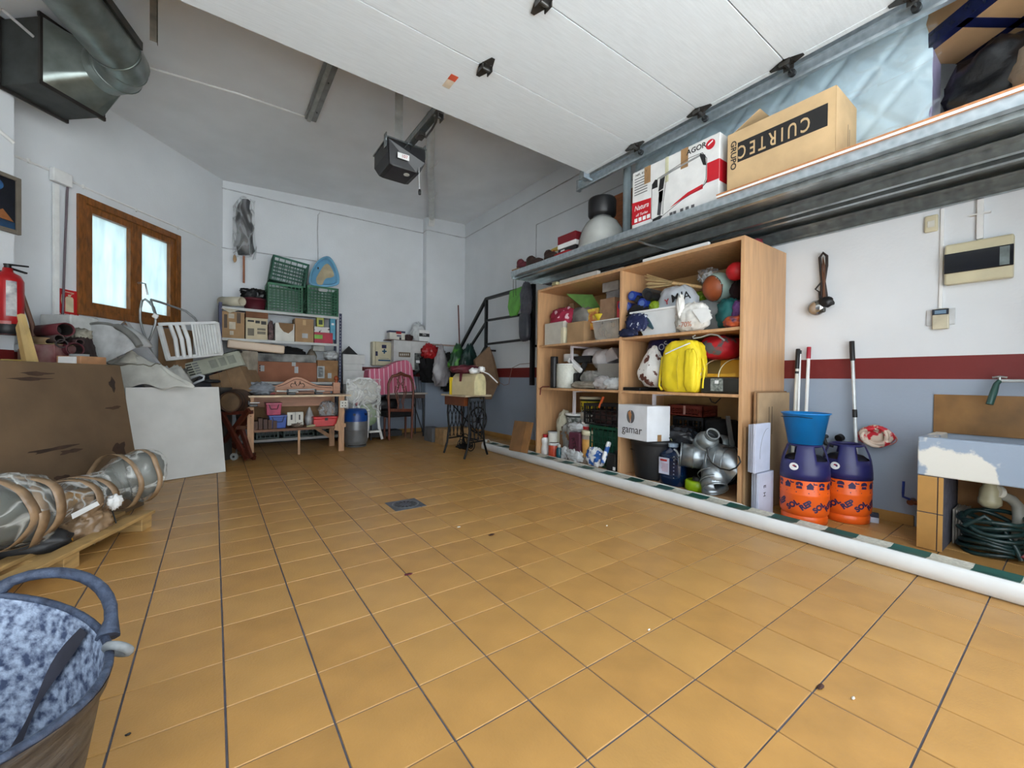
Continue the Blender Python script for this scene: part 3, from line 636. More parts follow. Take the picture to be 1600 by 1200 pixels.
shoe('shoe', (2.99,3.46,2.302), .24, BR, 'brown leather shoe in front of the white boxes on the steel shelf', -.2)
shoe('shoe', (2.97,3.93,2.302), .2, MAROON, 'dark red shoe at the far end of the steel shelf', .1)
shoe('shoe', (3.16,3.80,2.302), .26, mat((48,44,44),.6), 'dark grey shoe behind the brown shoes on the steel shelf', .3)
one('white_carton', B().box(3.1,3.28,3.38,3.62,2.303,2.44), OFFW, 'white carton behind the brown shoe on the steel shelf', 'box', bev=.004)
one('red_bag', B().bag((3.18,3.52,2.475),(.07,.13,.03),amp=.2,seed=6,n=22,base=-.028), mat((196,60,40),.5,var=.3,c2=(214,190,90),s=14,kind='patch'), 'red and yellow plastic bag on the white carton', 'bag')
one('camouflage_cloth', B().bag((3.3,3.36,2.575),(.09,.12,.05),amp=.2,seed=16,n=22), mat((70,70,44),.9,var=.3,c2=(20,20,20),s=14,kind='patch'), 'olive and black cloth bundle beside the dark red shoe box', 'cloth')
one('red_cloth', B().bag((2.985,3.24,2.325),(.05,.14,.022),amp=.2,seed=7,n=20), RED, 'red cloth squeezed under the shoe boxes', 'cloth')
one('far_shelf_tray', B().hexa([(2.91,3.93,2.302),(3.1,3.93,2.302),(3.1,4.07,2.302),(2.91,4.07,2.302),(2.9,3.93,2.315),(3.1,3.93,2.315),(3.1,4.07,2.315),(2.9,4.07,2.315)]), TAPE, 'small brown board at the far tip of the steel shelf', 'board')
# ================================================================ the beech wall unit and its contents
UF, UB, Y0, Y1, UT = 3.25, 3.985, 1.53, 4.0, 2.11
un = thing('storage_unit', 'tall open beech shelving unit with two bays full of odds and ends', 'shelving unit', (3.6, 2.76, 0))
t = .028
sub('side_panel', B().box(UF, UB, Y0, Y0+t, 0, UT), BEECH, un, bev=.002)
sub('side_panel', B().box(UF, UB, Y1-t, Y1, 0, UT), BEECH, un, bev=.002)
sub('divider', B().box(UF+.004, UB, 2.69, 2.69+t, .05, UT-t), BEECH, un, bev=.002)
sub('top_panel', B().box(UF, UB, Y0+t, Y1-t, UT-t, UT), BEECH, un, bev=.002)
sub('bottom_panel', B().box(UF+.005, UB, Y0+t, Y1-t, .05, .078), BEECH, un, bev=.002)
sub('plinth', B().box(UF+.04, UF+.06, Y0+t, Y1-t, 0, .05), BEECH, un)
sub('back_panel', B().box(UB-.012, UB, Y0+t, Y1-t, .078, UT-t), mat((176,140,92),.5,var=.06), un)
S1, S2 = .905, 1.425
for a, c in ((Y0+t, 2.69), (2.69+t, Y1-t)):
    for z in (S1, S2): sub('shelf', B().box(UF+.01, UB-.02, a+.001, c-.001, z-.024, z), BEECH, un, bev=.002)
MW = mat((214,208,214),.5,var=.05)
for yy, za, zb in ((3.55,S1,S2-.024),(3.50,.078,S1-.024),(2.42,.45,S1-.024)):
    sub('metal_bracket', B().box(3.40,3.43,yy-.012,yy+.012,zb-.28 if za<1 and yy>3 else zb-.2,zb).box(3.43,3.75,yy-.008,yy+.008,zb-.02,zb), MW, un)
def fit(x0, x1, yt, yb, X):
    a, c = pX(x0, yb, X), pX(x1, yb, X); return a.y, c.y, min(a.z, c.z), pX((x0+x1)/2, yt, X).z
def ubox(name, X, x0, x1, yt, yb, dx, m, label, cat='box', zb=None, bev=.004, group=None, tilt=0):
    yl, yr, z0, z1 = fit(x0, x1, yt, yb, X); z0 = zb if zb is not None else z0
    return one(name, B().box(X, X+dx, yr, yl, z0, z1), m, label, cat, group, bev=bev)
def ubag(name, X, x0, x1, yt, yb, dx, m, label, cat='bag', zb=None, p=2.6, amp=.14, seed=1, top=1.0, fr=3.0, n=34, alpha=None):
    yl, yr, z0, z1 = fit(x0, x1, yt, yb, X); z0 = zb if zb is not None else z0; h = (z1-z0)
    b = B().bag((X+dx/2, (yl+yr)/2, z0+h*.5), (dx/2, (yl-yr)/2, h*.52), p=p, amp=amp, seed=seed, top=top, fr=fr, n=n, base=-h*.5+.001)
    return one(name, b, m, label, cat)
def cylz(name, X, xc, w, yt, yb, m, label, cat, zb=None, prof=None, cap=None):
    a, c = pX(xc-w/2, yb, X), pX(xc+w/2, yb, X); r = abs(a.y-c.y)/2*.9; z0 = zb if zb is not None else a.z; z1 = pX(xc, yt, X).z; h = z1-z0
    th = thing(name, label, cat, (X+r, (a.y+c.y)/2, z0))
    pr = prof or [(0,0),(.96,0),(1,.03),(1,.97),(.94,1),(0,1)]
    obj('body', B().lathe([(q*r, z*h) for q, z in pr], n=24), m, th)
    if cap: obj('lid' if cap[0] > .8 else 'cap', B().lathe([(0,cap[2]*h),(cap[0]*r,cap[2]*h),(cap[0]*r,cap[1]*h-.004),(cap[0]*r*.95,cap[1]*h),(0,cap[1]*h)], n=24), cap[3], th)
    return th, r, h
E1, E2, E0 = S1+.001, S2+.001, .079
# --- top left
o = ubox('storage_box', 3.30, 851, 880, 504, 532, .26, mat((200,194,182),.5,var=.05), 'pale storage box with cream lid at the left of the top shelf', 'storage box', zb=E2)
one('document_case', B().box(3.295,3.56,3.56,3.62,E2,E2+.19), CREAM, 'cream plastic case standing between the pale box and the tan carton', 'case', bev=.01)
ubox('cardboard_box', 3.32, 886, 912, 503, 528, .28, CARD, 'small tan cardboard box beside the cream case on the top left shelf', 'cardboard box', zb=E2)
b = B(); yl, yr = pX(925,520,3.30).y, pX(966,520,3.30).y; z1 = pX(945,500,3.3).z
bn = thing('clear_bin', 'clear plastic bin of cream packets on the top left shelf', 'storage bin', (3.43,(yl+yr)/2,E2))
h = z1-E2; w = (yl-yr)/2
sub('bin', B().hexa([(3.33,yr+.02,E2),(3.56,yr+.02,E2),(3.56,yl-.02,E2),(3.33,yl-.02,E2),(3.30,yr,z1),(3.6,yr,z1),(3.6,yl,z1),(3.30,yl,z1)]), mat((206,200,190),.2,var=.1,alpha=.45,bump=.2), bn, bev=.006)
sub('rim', B().box(3.295,3.605,yr-.004,yl+.004,z1-.006,z1+.004), mat((226,226,222),.3), bn)
for k in range(3): sub('packet', B().box(3.345+.003*k,3.54,yr+.03+(yl-yr-.06)*k/3,yr+.02+(yl-yr-.06)*(k+1)/3,E2+.004,z1-.03), mat((196-8*k,176-6*k,150),.6), bn)
obj('sticker', B().box(3.312-3.43,3.3135-3.43,w-.11,w-.05,h-.07,h-.02), NAVY, bn)
ubag('patterned_cloth', 3.33, 855, 890, 481, 504, .2, mat((150,30,60),.8,var=.2,c2=(226,190,200),s=14,kind='voronoi',edge=(.35,.42)), 'crimson and pink patterned cloth bundle on the pale storage box', 'cloth', zb=E2+.19, seed=3, amp=.2)
ubag('plastic_bag', 3.37, 889, 915, 478, 503, .2, mat((122,118,112),.4,var=.12,bump=.4,bs=20), 'grey plastic bag on the small tan cardboard box', 'bag', zb=E2+.172, seed=6)
yy = pX(911,470,3.45).y; zt = pX(885,459,3.45).z
tr_ = thing('folding_tray', 'light green plastic tray with turned rim tilted against the back of the top shelf', 'tray', (3.6,yy,1.7))
c = [pX(885,459,3.40), pX(926,460,3.62), pX(940,484,3.66), pX(913,482,3.42)]
sub('tray', B().slab(c, .012), mat((110,158,84),.4,var=.1), tr_, bev=.004)
q = [Vector(v).lerp((c[0]+c[1]+c[2]+c[3])/4, .28) for v in c]; nn_ = (c[1]-c[0]).cross(c[3]-c[0]).normalized()
sub('inner_panel', B().slab([v - nn_*.003 for v in q], .002), mat((70,126,72),.4,var=.1), tr_)
ubox('picture_book', 3.42, 917, 935, 482, 500, .02, mat((220,200,80),.5,var=.2,c2=(190,110,60),s=16,kind='patch'), 'yellow and brown printed box standing in the clear bin row', 'box', zb=E2+.14)
cylz('plastic_funnel', 3.36, 931, 15, 490, 500, YELLOW, 'yellow plastic funnel lying on the clear bin', 'funnel', zb=z1+.004, prof=[(0,0),(.25,0),(.4,.3),(1,.95),(.9,1),(0,.9)])
ubox('cardboard_box', 3.40, 937, 960, 466, 489, .25, mat((166,132,104),.8), 'tan cardboard box raised behind the clear bin', 'cardboard box', zb=z1+.005)
ubox('cardboard_box', 3.52, 947, 967, 453, 466, .2, mat((150,146,146),.7), 'small grey cardboard box under the topmost grey box', 'box', zb=None)
ubox('cardboard_box', 3.50, 941, 966, 440, 452, .2, mat((168,162,156),.7), 'flat grey cardboard box topmost in the left bay', 'box')
ubox('red_bottle', 3.36, 963, 968, 470, 496, .05, mat((206,36,50),.35), 'narrow red plastic bottle beside the divider panel', 'bottle', zb=z1+.005, bev=.012)
ubox('metal_file', 3.5, 889, 896, 474, 484, .03, CARDD, 'thin brown wooden slat behind the grey bag', 'slat', zb=E2+.18)
# --- middle left
cylz('spray_can', 3.30, 861, 9, 557, 603, BLACK, 'tall black cylinder at the far left of the middle shelf', 'can', zb=E1)
cylz('twine_spool', 3.31, 874, 27, 568, 604, mat((214,216,206),.35,var=.05,s=60,kind='noise'), 'large white spool of twine on the middle left shelf', 'spool', zb=E1, cap=(1.02,1.0,.96,WHITE))
th, r_0, h_0 = cylz('paper_roll', 3.50, 884, 16, 553, 604, mat((190,140,100),.6), 'brown roll with a white cap behind the twine spool', 'roll', zb=E1, cap=(1.1,1.0,.78,WHITE))
dr = thing('cordless_drill', 'black power tool with a white nozzle behind the twine spool', 'power tool', (3.45,3.52,E1))
c = pX(899,594,3.45); obj('body', B().cb((0,c.y-3.52,.10),(.08,.17,.16)), BLACK, dr, bev=.02)
c = pX(904,570,3.45); obj('nozzle', B().beam((-.02,pX(892,562,3.45).y-3.52,pX(892,562,3.45).z-E1),(-.02,pX(911,580,3.45).y-3.52,pX(911,580,3.45).z-E1),.06,.06), WHITE, dr, 'white nozzle', bev=.012)
obj('handle', B().beam((0,-.05,.14),(0,-.16,.30),.05,.05), DARK, dr, bev=.012)
ubag('cloth_bundle', 3.48, 901, 928, 542, 568, .3, mat((186,182,184),.6,bump=.4,bs=12,var=.06), 'round grey-white cloth bundle tied in the middle, on the middle left shelf', 'bundle', seed=8, amp=.07, p=2)
ubag('cloth_bundle', 3.44, 917, 944, 545, 577, .3, mat((190,187,188),.6,bump=.4,bs=12,var=.06), 'larger pale cloth bundle resting above the grey carton', 'bundle', seed=9, amp=.07, p=2)
pk = [pX(941,556,3.50), pX(955,542,3.50), pX(966,560,3.50), pX(948,567,3.50)]
one('wrapped_packet', B().slab(pk, .2, (1,0,0)), mat((192,184,184),.3,var=.08,bump=.3), 'tilted packet in pinkish white wrap on the grey carton', 'packet', bev=.01)
gb = ubox('grey_carton', 3.42, 933, 967, 568, 596, .22, mat((150,146,140),.7,var=.05), 'plain grey cardboard box with handwriting on its lid on the middle left shelf', 'cardboard box', zb=E1)
ubag('clear_bag', 3.36, 902, 933, 580, 604, .16, mat((170,168,162),.25,var=.25,bump=.6,bs=26), 'clear plastic bag of small grey parts on the middle left shelf', 'bag', zb=E1, seed=11, amp=.2)
ubag('clear_bag', 3.29, 889, 930, 596, 606, .12, mat((176,168,152),.25,var=.22,bump=.6,bs=26), 'flat clear bag of nails at the front of the middle left shelf', 'bag', zb=E1, seed=12, amp=.2)
ubag('plastic_bag', 3.28, 938, 968, 591, 611, .14, PLASTIC, 'white plastic bag with grey print lying against the divider', 'bag', zb=E1, seed=13, amp=.22)
ubag('plastic_bag', 3.29, 925, 950, 588, 608, .08, mat((196,192,192),.25,bump=.5,bs=20), 'thin knotted white bag between the nails and the divider', 'bag', zb=E1+.001, seed=14, amp=.3)
one('allen_key', B().tube([pX(858,604,3.23),pX(848,604,3.23),pX(845,606,3.23),pX(844,617,3.23)],.006), mat((110,24,30),.4), 'dark red bent rod hooked over the edge of the middle left shelf', 'rod')
ubox('black_strap', 3.46, 893, 922, 556, 566, .1, BLACK, 'black cloth strip under the pale cloth bundles', 'cloth', bev=.01)
# --- lower left
def bucket(name, X, xc, w, yt, yb, m, label, lid=CREAM, band=None, zb=None, cat='bucket'):
    th, r, h = cylz(name, X, xc, w, yt, yb, m, label, cat, zb=zb, prof=[(0,0),(.82,0),(.84,.02),(.97,.9),(0,.9)], cap=(1.05,1.0,.86,lid))
    if band: obj('printed_band', B().lathe([(r*.90,h*.22),(r*.965,h*.74)], n=24), band, th)
    return th
bucket('paint_bucket', 3.50, 911, 27, 645, 705, mat((206,204,198),.4), 'lower white bucket under the yellow labelled one', OFFW, zb=E0)
bk = bucket('paint_bucket', 3.50, 911, 26, 620, 646, mat((40,44,36),.5), 'bucket with a yellow and black label at the back of the lower left bay', CREAM, mat((214,196,36),.5,var=.2,c2=(30,40,30),s=12,kind='patch',edge=(.4,.44)))
text('DIA', .05, WHITE, Matrix.Translation((-.102,.0,.03)) @ frame((0,0,0),UX,UZ), bk, world=False)
bucket('paint_bucket', 3.42, 888, 24, 646, 668, mat((60,66,66),.5,var=.2), 'dark tub with a white lid behind the crumpled bags', WHITE, mat((190,190,188),.4,var=.3,c2=(60,70,64),s=14,kind='patch'))
ubag('plaster_sack', 3.40, 865, 880, 644, 690, .2, mat((196,192,170),.8,var=.1,bump=.3), 'cream paper sack at the left of the lower bay', 'sack', zb=E0, seed=15)
ubag('clear_bag', 3.36, 872, 900, 662, 700, .2, mat((150,152,150),.25,var=.25,bump=.6,bs=20), 'crumpled clear bag behind the red-lidded tub', 'bag', zb=E0, seed=17, amp=.22)
cr_ = thing('crate', 'black plastic crate of tools tilted on top of the green crate', 'crate', (3.5,3.0,.6))
def crate(root, c, ux, uy, uz, w, d, h, m, rows=4, cols=7, parts=True):
    ux, uy, uz = Vector(ux).normalized(), Vector(uy).normalized(), Vector(uz).normalized(); c = Vector(c)
    def P(a, b_, z): return c + ux*a + uy*b_ + uz*z
    def bar(b, a0, a1, b0, b1, z0, z1): b.hexa([P(a0,b0,z0),P(a1,b0,z0),P(a1,b1,z0),P(a0,b1,z0),P(a0,b0,z1),P(a1,b0,z1),P(a1,b1,z1),P(a0,b1,z1)])
    t = .008
    for nm, (a0,a1,b0,b1), ax in (('front_wall',(-w/2,w/2,-d/2,-d/2+t),0),('rear_wall',(-w/2,w/2,d/2-t,d/2),0),('end_wall',(-w/2,-w/2+t,-d/2,d/2),1),('end_wall',(w/2-t,w/2,-d/2,d/2),1)):
        b = B(); bar(b,a0,a1,b0,b1,0,.02); bar(b,a0,a1,b0,b1,h-.03,h)
        L0, L1 = (a0,a1) if ax == 0 else (b0,b1)
        for k in range(cols+1):
            s = L0 + (L1-L0-.012)*k/cols; e = .03 if k in (0,cols) else .010
            if k == cols: s = L1-.03
            (bar(b,s,s+e,b0,b1,.02,h-.03) if ax == 0 else bar(b,a0,a1,s,s+e,.02,h-.03))
        for k in range(1,rows):
            z = .02+(h-.05)*k/rows; (bar(b,L0,L1,b0,b1,z-.006,z+.006) if ax == 0 else bar(b,a0,a1,L0,L1,z-.006,z+.006))
        sub(nm, b, m, root)
    b = B(); bar(b,-w/2,w/2,-d/2,d/2,0,.006); sub('floor_grid', b, m, root)
CB = mat((26,27,30),.5,var=.2)
a = pX(912,662,3.40); c = pX(966,668,3.36); t_ = pX(915,627,3.40)
ux = (c-a); uz = Vector((0, -(ux.z), ux.y)) if False else Vector((0,0,1)); w_ = ux.length
uxn = ux.normalized(); uzz = (Vector((0,0,1)) - uxn*uxn.z).normalized(); uyy = uzz.cross(uxn)
crate(cr_, (a+c)/2 + uyy*.14, uxn, uyy, uzz, w_, .28, (t_-a).length*.92, CB, 4, 6)
sub('contents', B().bag(tuple((a+c)/2 + uyy*.14 + uzz*.08),(.11,w_*.42,.075),amp=.3,seed=21,n=24), mat((86,54,50),.6,var=.4,c2=(30,30,34),s=18), cr_)
sub('tool_handle', B().tube([pX(936,637,3.38),pX(943,620,3.40)],.014), mat((222,98,36),.4), cr_, 'orange tool handle')
gc = thing('crate', 'dark green plastic crate at the bottom of the left bay', 'crate', (3.5,2.93,E0))
a = pX(920,704,3.34); c = pX(965,706,3.34); zt = pX(940,666,3.34).z
crate(gc, (3.34+.17,(a.y+c.y)/2,E0),(0,-1,0),(1,0,0),(0,0,1),a.y-c.y,.34,zt-E0,mat((14,74,54),.4,var=.12),5,6)
sub('contents', B().box(3.37,3.64,c.y+.03,a.y-.03,E0+.01,zt-.05), mat((18,66,50),.7), gc)
BT = [(0,0),(.9,0),(1,.04),(1,.30),(.78,.5),(1,.70),(1,.78),(.5,.86),(.5,.88),(0,.88)]
cylz('cleaner_bottle', 3.29, 847, 10, 679, 709, WHITE, 'white waisted bottle with a red cap at the left end of the bottom shelf', 'bottle', zb=E0, prof=BT, cap=(.62,1.0,.86,RED))
cylz('paint_tin', 3.28, 859, 13, 692, 711, mat((214,84,56),.4), 'small orange-red tin with a white lid on the bottom left shelf', 'tin', zb=E0, cap=(1.04,1.0,.82,WHITE))
cylz('paint_tin', 3.31, 858, 11, 674, 691, OFFW, 'white tin with red print standing on the orange-red tin', 'tin', zb=E0+.125, cap=(1.02,1.0,.9,LGREY))
cylz('small_bottle', 3.28, 870, 7, 695, 712, mat((24,84,96),.3), 'small teal bottle with a pale cap beside the orange-red tin', 'bottle', zb=E0, prof=[(0,0),(.95,0),(1,.05),(1,.66),(.5,.8),(.5,.84),(0,.84)], cap=(.55,1.0,.8,OFFW))
ubox('cardboard_sheet', 3.37, 874, 889, 674, 706, .02, mat((130,96,64),.85), 'brown cardboard flap leaning behind the maroon packet', 'cardboard', zb=E0)
mb = thing('cement_packet', 'maroon paper packet with black letters in the lower left bay', 'packet', (3.32,3.3,E0))
yl, yr, z0, z1 = fit(888,905,676,710,3.31)
sub('packet', B().box(3.31,3.40,yr,yl,E0,z1), mat((96,44,62),.6,var=.1), mb, bev=.012)
text('RTE', .075, BLACK, frame((3.3085,(yl+yr)/2,z1-.12),(0,-.35,-1),(0,-1,.35)), mb)
ubag('clear_bag', 3.36, 885, 907, 661, 680, .1, PLASTIC, 'white plastic crumpled over the maroon packet', 'bag', zb=z1+.002, seed=19, amp=.25)
ubag('plastic_scrap', 3.275, 883, 906, 704, 718, .08, PLASTIC, 'white crumpled plastic at the front of the bottom left shelf', 'plastic', zb=E0, seed=20, amp=.35)
ubag('plastic_scrap', 3.30, 874, 886, 700, 712, .08, PLASTIC, 'small grey clear plastic next to the teal bottle', 'plastic', zb=E0, seed=24, amp=.35)
bucket('plaster_tub', 3.31, 912, 17, 673, 711, mat((176,160,146),.5), 'tall tub with a cream lid and an orange band on the bottom left shelf', CREAM, mat((216,160,84),.5), zb=E0, cat='tub')
bucket('plaster_tub', 3.40, 912, 15, 660, 674, mat((196,196,196),.5), 'small white tub with a red band on top of the cream lid', WHITE, RED, zb=E0+.27, cat='tub')
BW = mat((236,238,240),.5,var=.2,c2=(36,92,170),s=9,kind='patch',edge=(.42,.46))
ubag('powder_bag', 3.275, 912, 937, 701, 728, .12, BW, 'blue and white paper bag slumped at the front of the bottom shelf', 'bag', zb=E0, seed=22, amp=.2)
one('sealant_tube', B().beam(pX(941,724,3.27),pX(952,690,3.33),.05,.045), BW, 'blue and white tube leaning on the green crate', 'tube', bev=.015)
jg = thing('oil_jug', 'black plastic oil jug with small white tag against the divider', 'jug', (3.33,2.80,E0))
yl, yr, z0, z1 = fit(946,962,704,732,3.28); sub('body', B().hexa([(3.28,yr,E0),(3.38,yr,E0),(3.38,yl,E0),(3.28,yl,E0),(3.29,yr+.01,z1-.03),(3.37,yr+.01,z1-.03),(3.37,yl-.01,z1-.03),(3.29,yl-.01,z1-.03)]), CB, jg, bev=.014)
sub('cap', B().cyl((3.33,yr+.035,z1-.03),(3.33,yr+.035,z1),.018,n=12), CB, jg); sub('tag', B().box(3.277,3.279,yr+.003,yr+.035,E0+.015,E0+.05), WHITE, jg)
one('cardboard_sheet', B().slab([(3.46,2.735,E0),(3.47,2.735,E0),(3.47,2.74,E0+.23),(3.46,2.74,E0+.23)],.06,(1,0,0)), CARD, 'strip of brown cardboard beside the divider at the bottom', 'cardboard')

# --- top right
def disc_bundle():
    th = thing('skate_bundle', 'blue and black bundle of round-ended sports gear at the left of the top right shelf', 'sports gear', (3.4,2.6,E2))
    BL = mat((30,60,160),.35,var=.15)
    for i, (x, y, r, m) in enumerate([(987,462,.045,BL),(972,477,.05,BL),(980,480,.05,BL),(1003,474,.05,BL),(990,486,.045,BL),(1010,458,.05,mat((70,70,70),.4)),(1013,462,.045,BLACK),(996,468,.04,BLACK)]):
        c = pX(x, y, 3.30 + .02*(i%3)); b = B().cyl(c, c+Vector((.25,.0,0)), r, n=18)
        s = sub('roll', b, m, th); sub('end_cap', B().cyl(c-Vector((.006,0,0)), c, r*.6, n=16), mat((90,120,190),.35) if m is BL else DARK, s)
    sub('strap', B().bag(tuple(pX(1000,486,3.36)),(.08,.12,.06),amp=.3,seed=31,n=22), BLACKC, th)
disc_bundle()
ubag('green_cloth', 3.34, 1010, 1026, 470, 484, .1, mat((150,180,20),.6,var=.2), 'lime green cloth between the blue rolls and the printed bag', 'cloth', seed=32)
wb = thing('straw_brush', 'straw hand broom with a wooden handle across the top right shelf', 'broom', (3.6,2.3,1.85))
p0, p1, p2 = pX(1011,440,3.48), pX(1052,443,3.52), pX(1100,449,3.56)
for k in range(26):
    a = p0 + Vector((random.uniform(-.03,.03),random.uniform(-.01,.01),random.uniform(-.075,.075))); sub('bristles', B().tube([a, p1 + (a-p0)*.18],.0035,n=4), mat((206,180,130),.8,var=.1), wb)
sub('handle', B().tube([p1-Vector((0,.02,0))+(p0-p1)*.1,p1,p2],[.022,.018,.014],n=10), PINE, wb)
ubag('plastic_bag', 3.36, 1013, 1080, 445, 482, .26, mat((196,204,212),.2,var=.06,bump=.4,bs=12), 'grey-white plastic shopping bag with red and black letters on the top right shelf', 'bag', seed=34, amp=.09, p=2.2, zb=E2+.02)
pb = [o for o in COL.objects if o.name.startswith('plastic_bag')][-1]
for ch, x, y, m, s in (('Y',1042,472,RED,.07),('M',1055,466,BLACK,.10),('I',1066,463,BLACK,.11),('A',1073,462,BLACK,.10)):
    c = pX(x,y,3.345); text(ch, s, m, frame(tuple(c),(0.1,-1,.16),(0,0,1)), pb, bold=.001)
ubag('green_cloth', 3.62, 1077, 1098, 455, 468, .1, mat((140,176,40),.6,var=.2), 'pale green cloth between the grey-white bag and the ball', 'cloth', seed=36)
c = pX(1122,449,3.56); r = abs(pX(1098,449,3.56).y - pX(1146,449,3.56).y)/2*.93
bl = thing('ball', 'brown and pale aqua ball on the top right shelf', 'ball', c)
bm_ = B(); n = 40; m_ = 20; d0 = Vector((-.80,.30,-.22)).normalized()
for i in range(m_+1):
    for j in range(n):
        la = -pi/2+pi*i/m_; lo = 2*pi*j/n; bm_.v.append(Vector((r*cos(la)*cos(lo), r*cos(la)*sin(lo), r*sin(la))))
for i in range(m_):
    for j in range(n):
        f = [i*n+j, i*n+(j+1)%n, (i+1)*n+(j+1)%n, (i+1)*n+j]; cc = sum((bm_.v[k] for k in f), Vector())/4
        bm_.f.append(f); bm_.sm.append(True); bm_.mi.append(0 if cc.normalized().dot(d0) > .48 else 1)
obj('shell', bm_, [mat((172,88,48),.45,var=.1), mat((176,204,196),.45,var=.05)], bl)
obj('seam', B().tube([Vector((d0*.48 + (d0.orthogonal().normalized()*cos(a)+d0.cross(d0.orthogonal().normalized())*sin(a))*.877))*r*1.002 for a in [2*pi*k/32 for k in range(32)]], .003, closed=True, n=5), DARK, bl)
c = pX(1150,424,3.40); one('red_ball', B().sph(c,(.07,.075,.075),n=18), mat((206,24,34),.5,var=.1), 'round red ball in the upper right corner of the unit', 'ball')
ubag('dark_clothes', 3.5, 1135, 1158, 435, 475, .3, mat((50,16,20),.9,var=.4,c2=(12,12,14),s=12), 'dark red and black clothes at the right of the top right shelf', 'clothes', seed=38)
one('clear_bag', B().bag(tuple(pX(1108,432,3.66)),(.08,.09,.07),amp=.3,seed=39,n=24), FILM, 'clear plastic bag peaking behind the ball', 'bag')
ubox('white_tub', 3.60, 1081, 1122, 468, 500, .2, mat((186,190,190),.4), 'pale grey rectangular tub behind the sale bag', 'tub', zb=E2, bev=.01)
bs_ = thing('wash_basin', 'white plastic basin on the top right shelf', 'basin', (3.4,2.4,E2))
yl = pX(986,490,3.27).y; yr = pX(1062,482,3.27).y; zt = pX(1020,484,3.27).z; zb_ = E2
ring = lambda X0,X1,ya,yb,z: [(X0,yb,z),(X1,yb,z),(X1,ya,z),(X0,ya,z)]
b = B(); o_ = ring(3.26,3.62,yl,yr,zt); i_ = ring(3.275,3.605,yl-.015,yr+.015,zt); bo = ring(3.31,3.56,yl-.11,yr+.07,zb_+.004); bi = ring(3.32,3.55,yl-.12,yr+.08,zb_+.01)
b.add(o_+bo+i_+bi, [(0,1,5,4),(1,2,6,5),(2,3,7,6),(3,0,4,7),(7,6,5,4),(8,12,13,9),(9,13,14,10),(10,14,15,11),(11,15,12,8),(12,15,14,13),(0,8,9,1),(1,9,10,2),(2,10,11,3),(3,11,8,0)])
sub('basin', b, mat((222,226,228),.3,var=.03), bs_, bev=.008); sub('rim', B().box(3.25,3.262,yr,yl,zt-.012,zt+.004), WHITE, bs_)
poly_on(3.285, [(pX(992,492,3.285).y,zt-.03),(pX(1003,492,3.285).y,zt-.03),(pX(1014,500,3.285).y,zt-.07),(pX(1022,508,3.285).y,E2+.06),(pX(1020,510,3.285).y,E2+.05)], 'leaf_print', mat((60,92,104),.5), bs_, dx=.012)
ubag('dark_scarf', 3.22, 976, 1008, 491, 516, .05, mat((24,34,76),.7,var=.3,c2=(200,206,216),s=18,kind='patch',edge=(.36,.40)), 'dark blue scarf with white flecks hanging below the basin', 'scarf', seed=41, amp=.25)
ubag('dark_scarf', 3.225, 966, 992, 513, 525, .05, mat((26,38,80),.7,var=.3), 'tip of a dark blue garment over the edge of the top right shelf', 'garment', seed=42, amp=.3)
SB = mat((232,230,224),.35,var=.05,bump=.4,bs=14)
sb = one('plastic_bag', B().bag((3.30,pX(1082,495,3.30).y,E2+.12),(.075,.155,.125),p=2.4,amp=.16,seed=44,n=44,base=-.118,top=.85), SB, 'white shopping bag with an orange sale print at the front of the top right shelf', 'bag')
one('plastic_bag', B().bag(tuple(pX(1063,480,3.25)),(.03,.035,.10),p=2.2,amp=.3,seed=46,n=26), SB, 'twisted white bag handle peak beside the basin', 'bag handle')
c = pX(1069,507,3.20); text('-70%', .06, mat((206,120,80),.5), frame((3.212,c.y,c.z),(0,-1,0),UZ), sb)
one('paper_leaflet', B().slab([pX(1081,484,3.215),pX(1106,480,3.215),pX(1113,497,3.215),pX(1096,506,3.215)],.002), WHITE, 'white printed leaflet on the front of the sale bag', 'leaflet')
ubag('teal_cloth', 3.30, 1114, 1147, 466, 507, .2, mat((12,92,92),.7,var=.15), 'teal cloth bundle right of the sale bag', 'cloth', zb=E2, seed=47, amp=.16)
ubag('purple_cloth', 3.30, 1140, 1159, 468, 496, .14, mat((122,70,142),.7,var=.2,bump=.3), 'purple cloth against the right side panel of the top shelf', 'cloth', seed=48, amp=.16)
ubag('net_bag', 3.27, 1124, 1158, 492, 507, .2, mat((70,56,84),.7,var=.4,c2=(190,84,40),s=16,kind='patch'), 'dark net bag with orange things under the purple cloth', 'bag', zb=E2, seed=49, amp=.14)
# --- middle right
nv = ubag('navy_bag', 3.46, 1003, 1060, 526, 560, .25, mat((20,26,84),.3,var=.15,bump=.3,bs=14), 'navy shiny bag with white letters at the back of the middle right shelf', 'bag', seed=51, amp=.1)
c = pX(1033,544,3.45); text('NOS', .085, mat((190,196,210),.5), frame((3.44,c.y,c.z),(0.0,-.9,.45),(0,.45,.9)), nv)
cw = mat((226,226,224),.6,var=.1,c2=(90,50,40),s=10,kind='patch',edge=(.42,.45),bump=.3)
b = B(); q = [pX(x,y,3.31) for x,y in [(1003,539),(1016,552),(1028,570),(1030,603),(991,603),(989,580),(989,565)]]
ubag('patterned_bag', 3.30, 988, 1031, 541, 604, .22, cw, 'white bag with brown cowhide patches left of the yellow backpack', 'bag', zb=E1+.035, seed=52, amp=.12, top=.35, p=2.2)
one('black_case', B().box(3.28,3.55,2.48,2.69-.005,E1,E1+.032), BLACK, 'flat black case lying under the cowhide patterned bag', 'case', bev=.006)
YB2 = mat((240,214,36),.65,var=.05,bump=.25,bs=10)
yb_ = thing('backpack', 'bright yellow backpack at the front of the middle right shelf', 'backpack', (3.33,2.2,E1))
yl, yr, z0, z1 = fit(1030,1092,534,613,3.25)
b = B(); n = 30
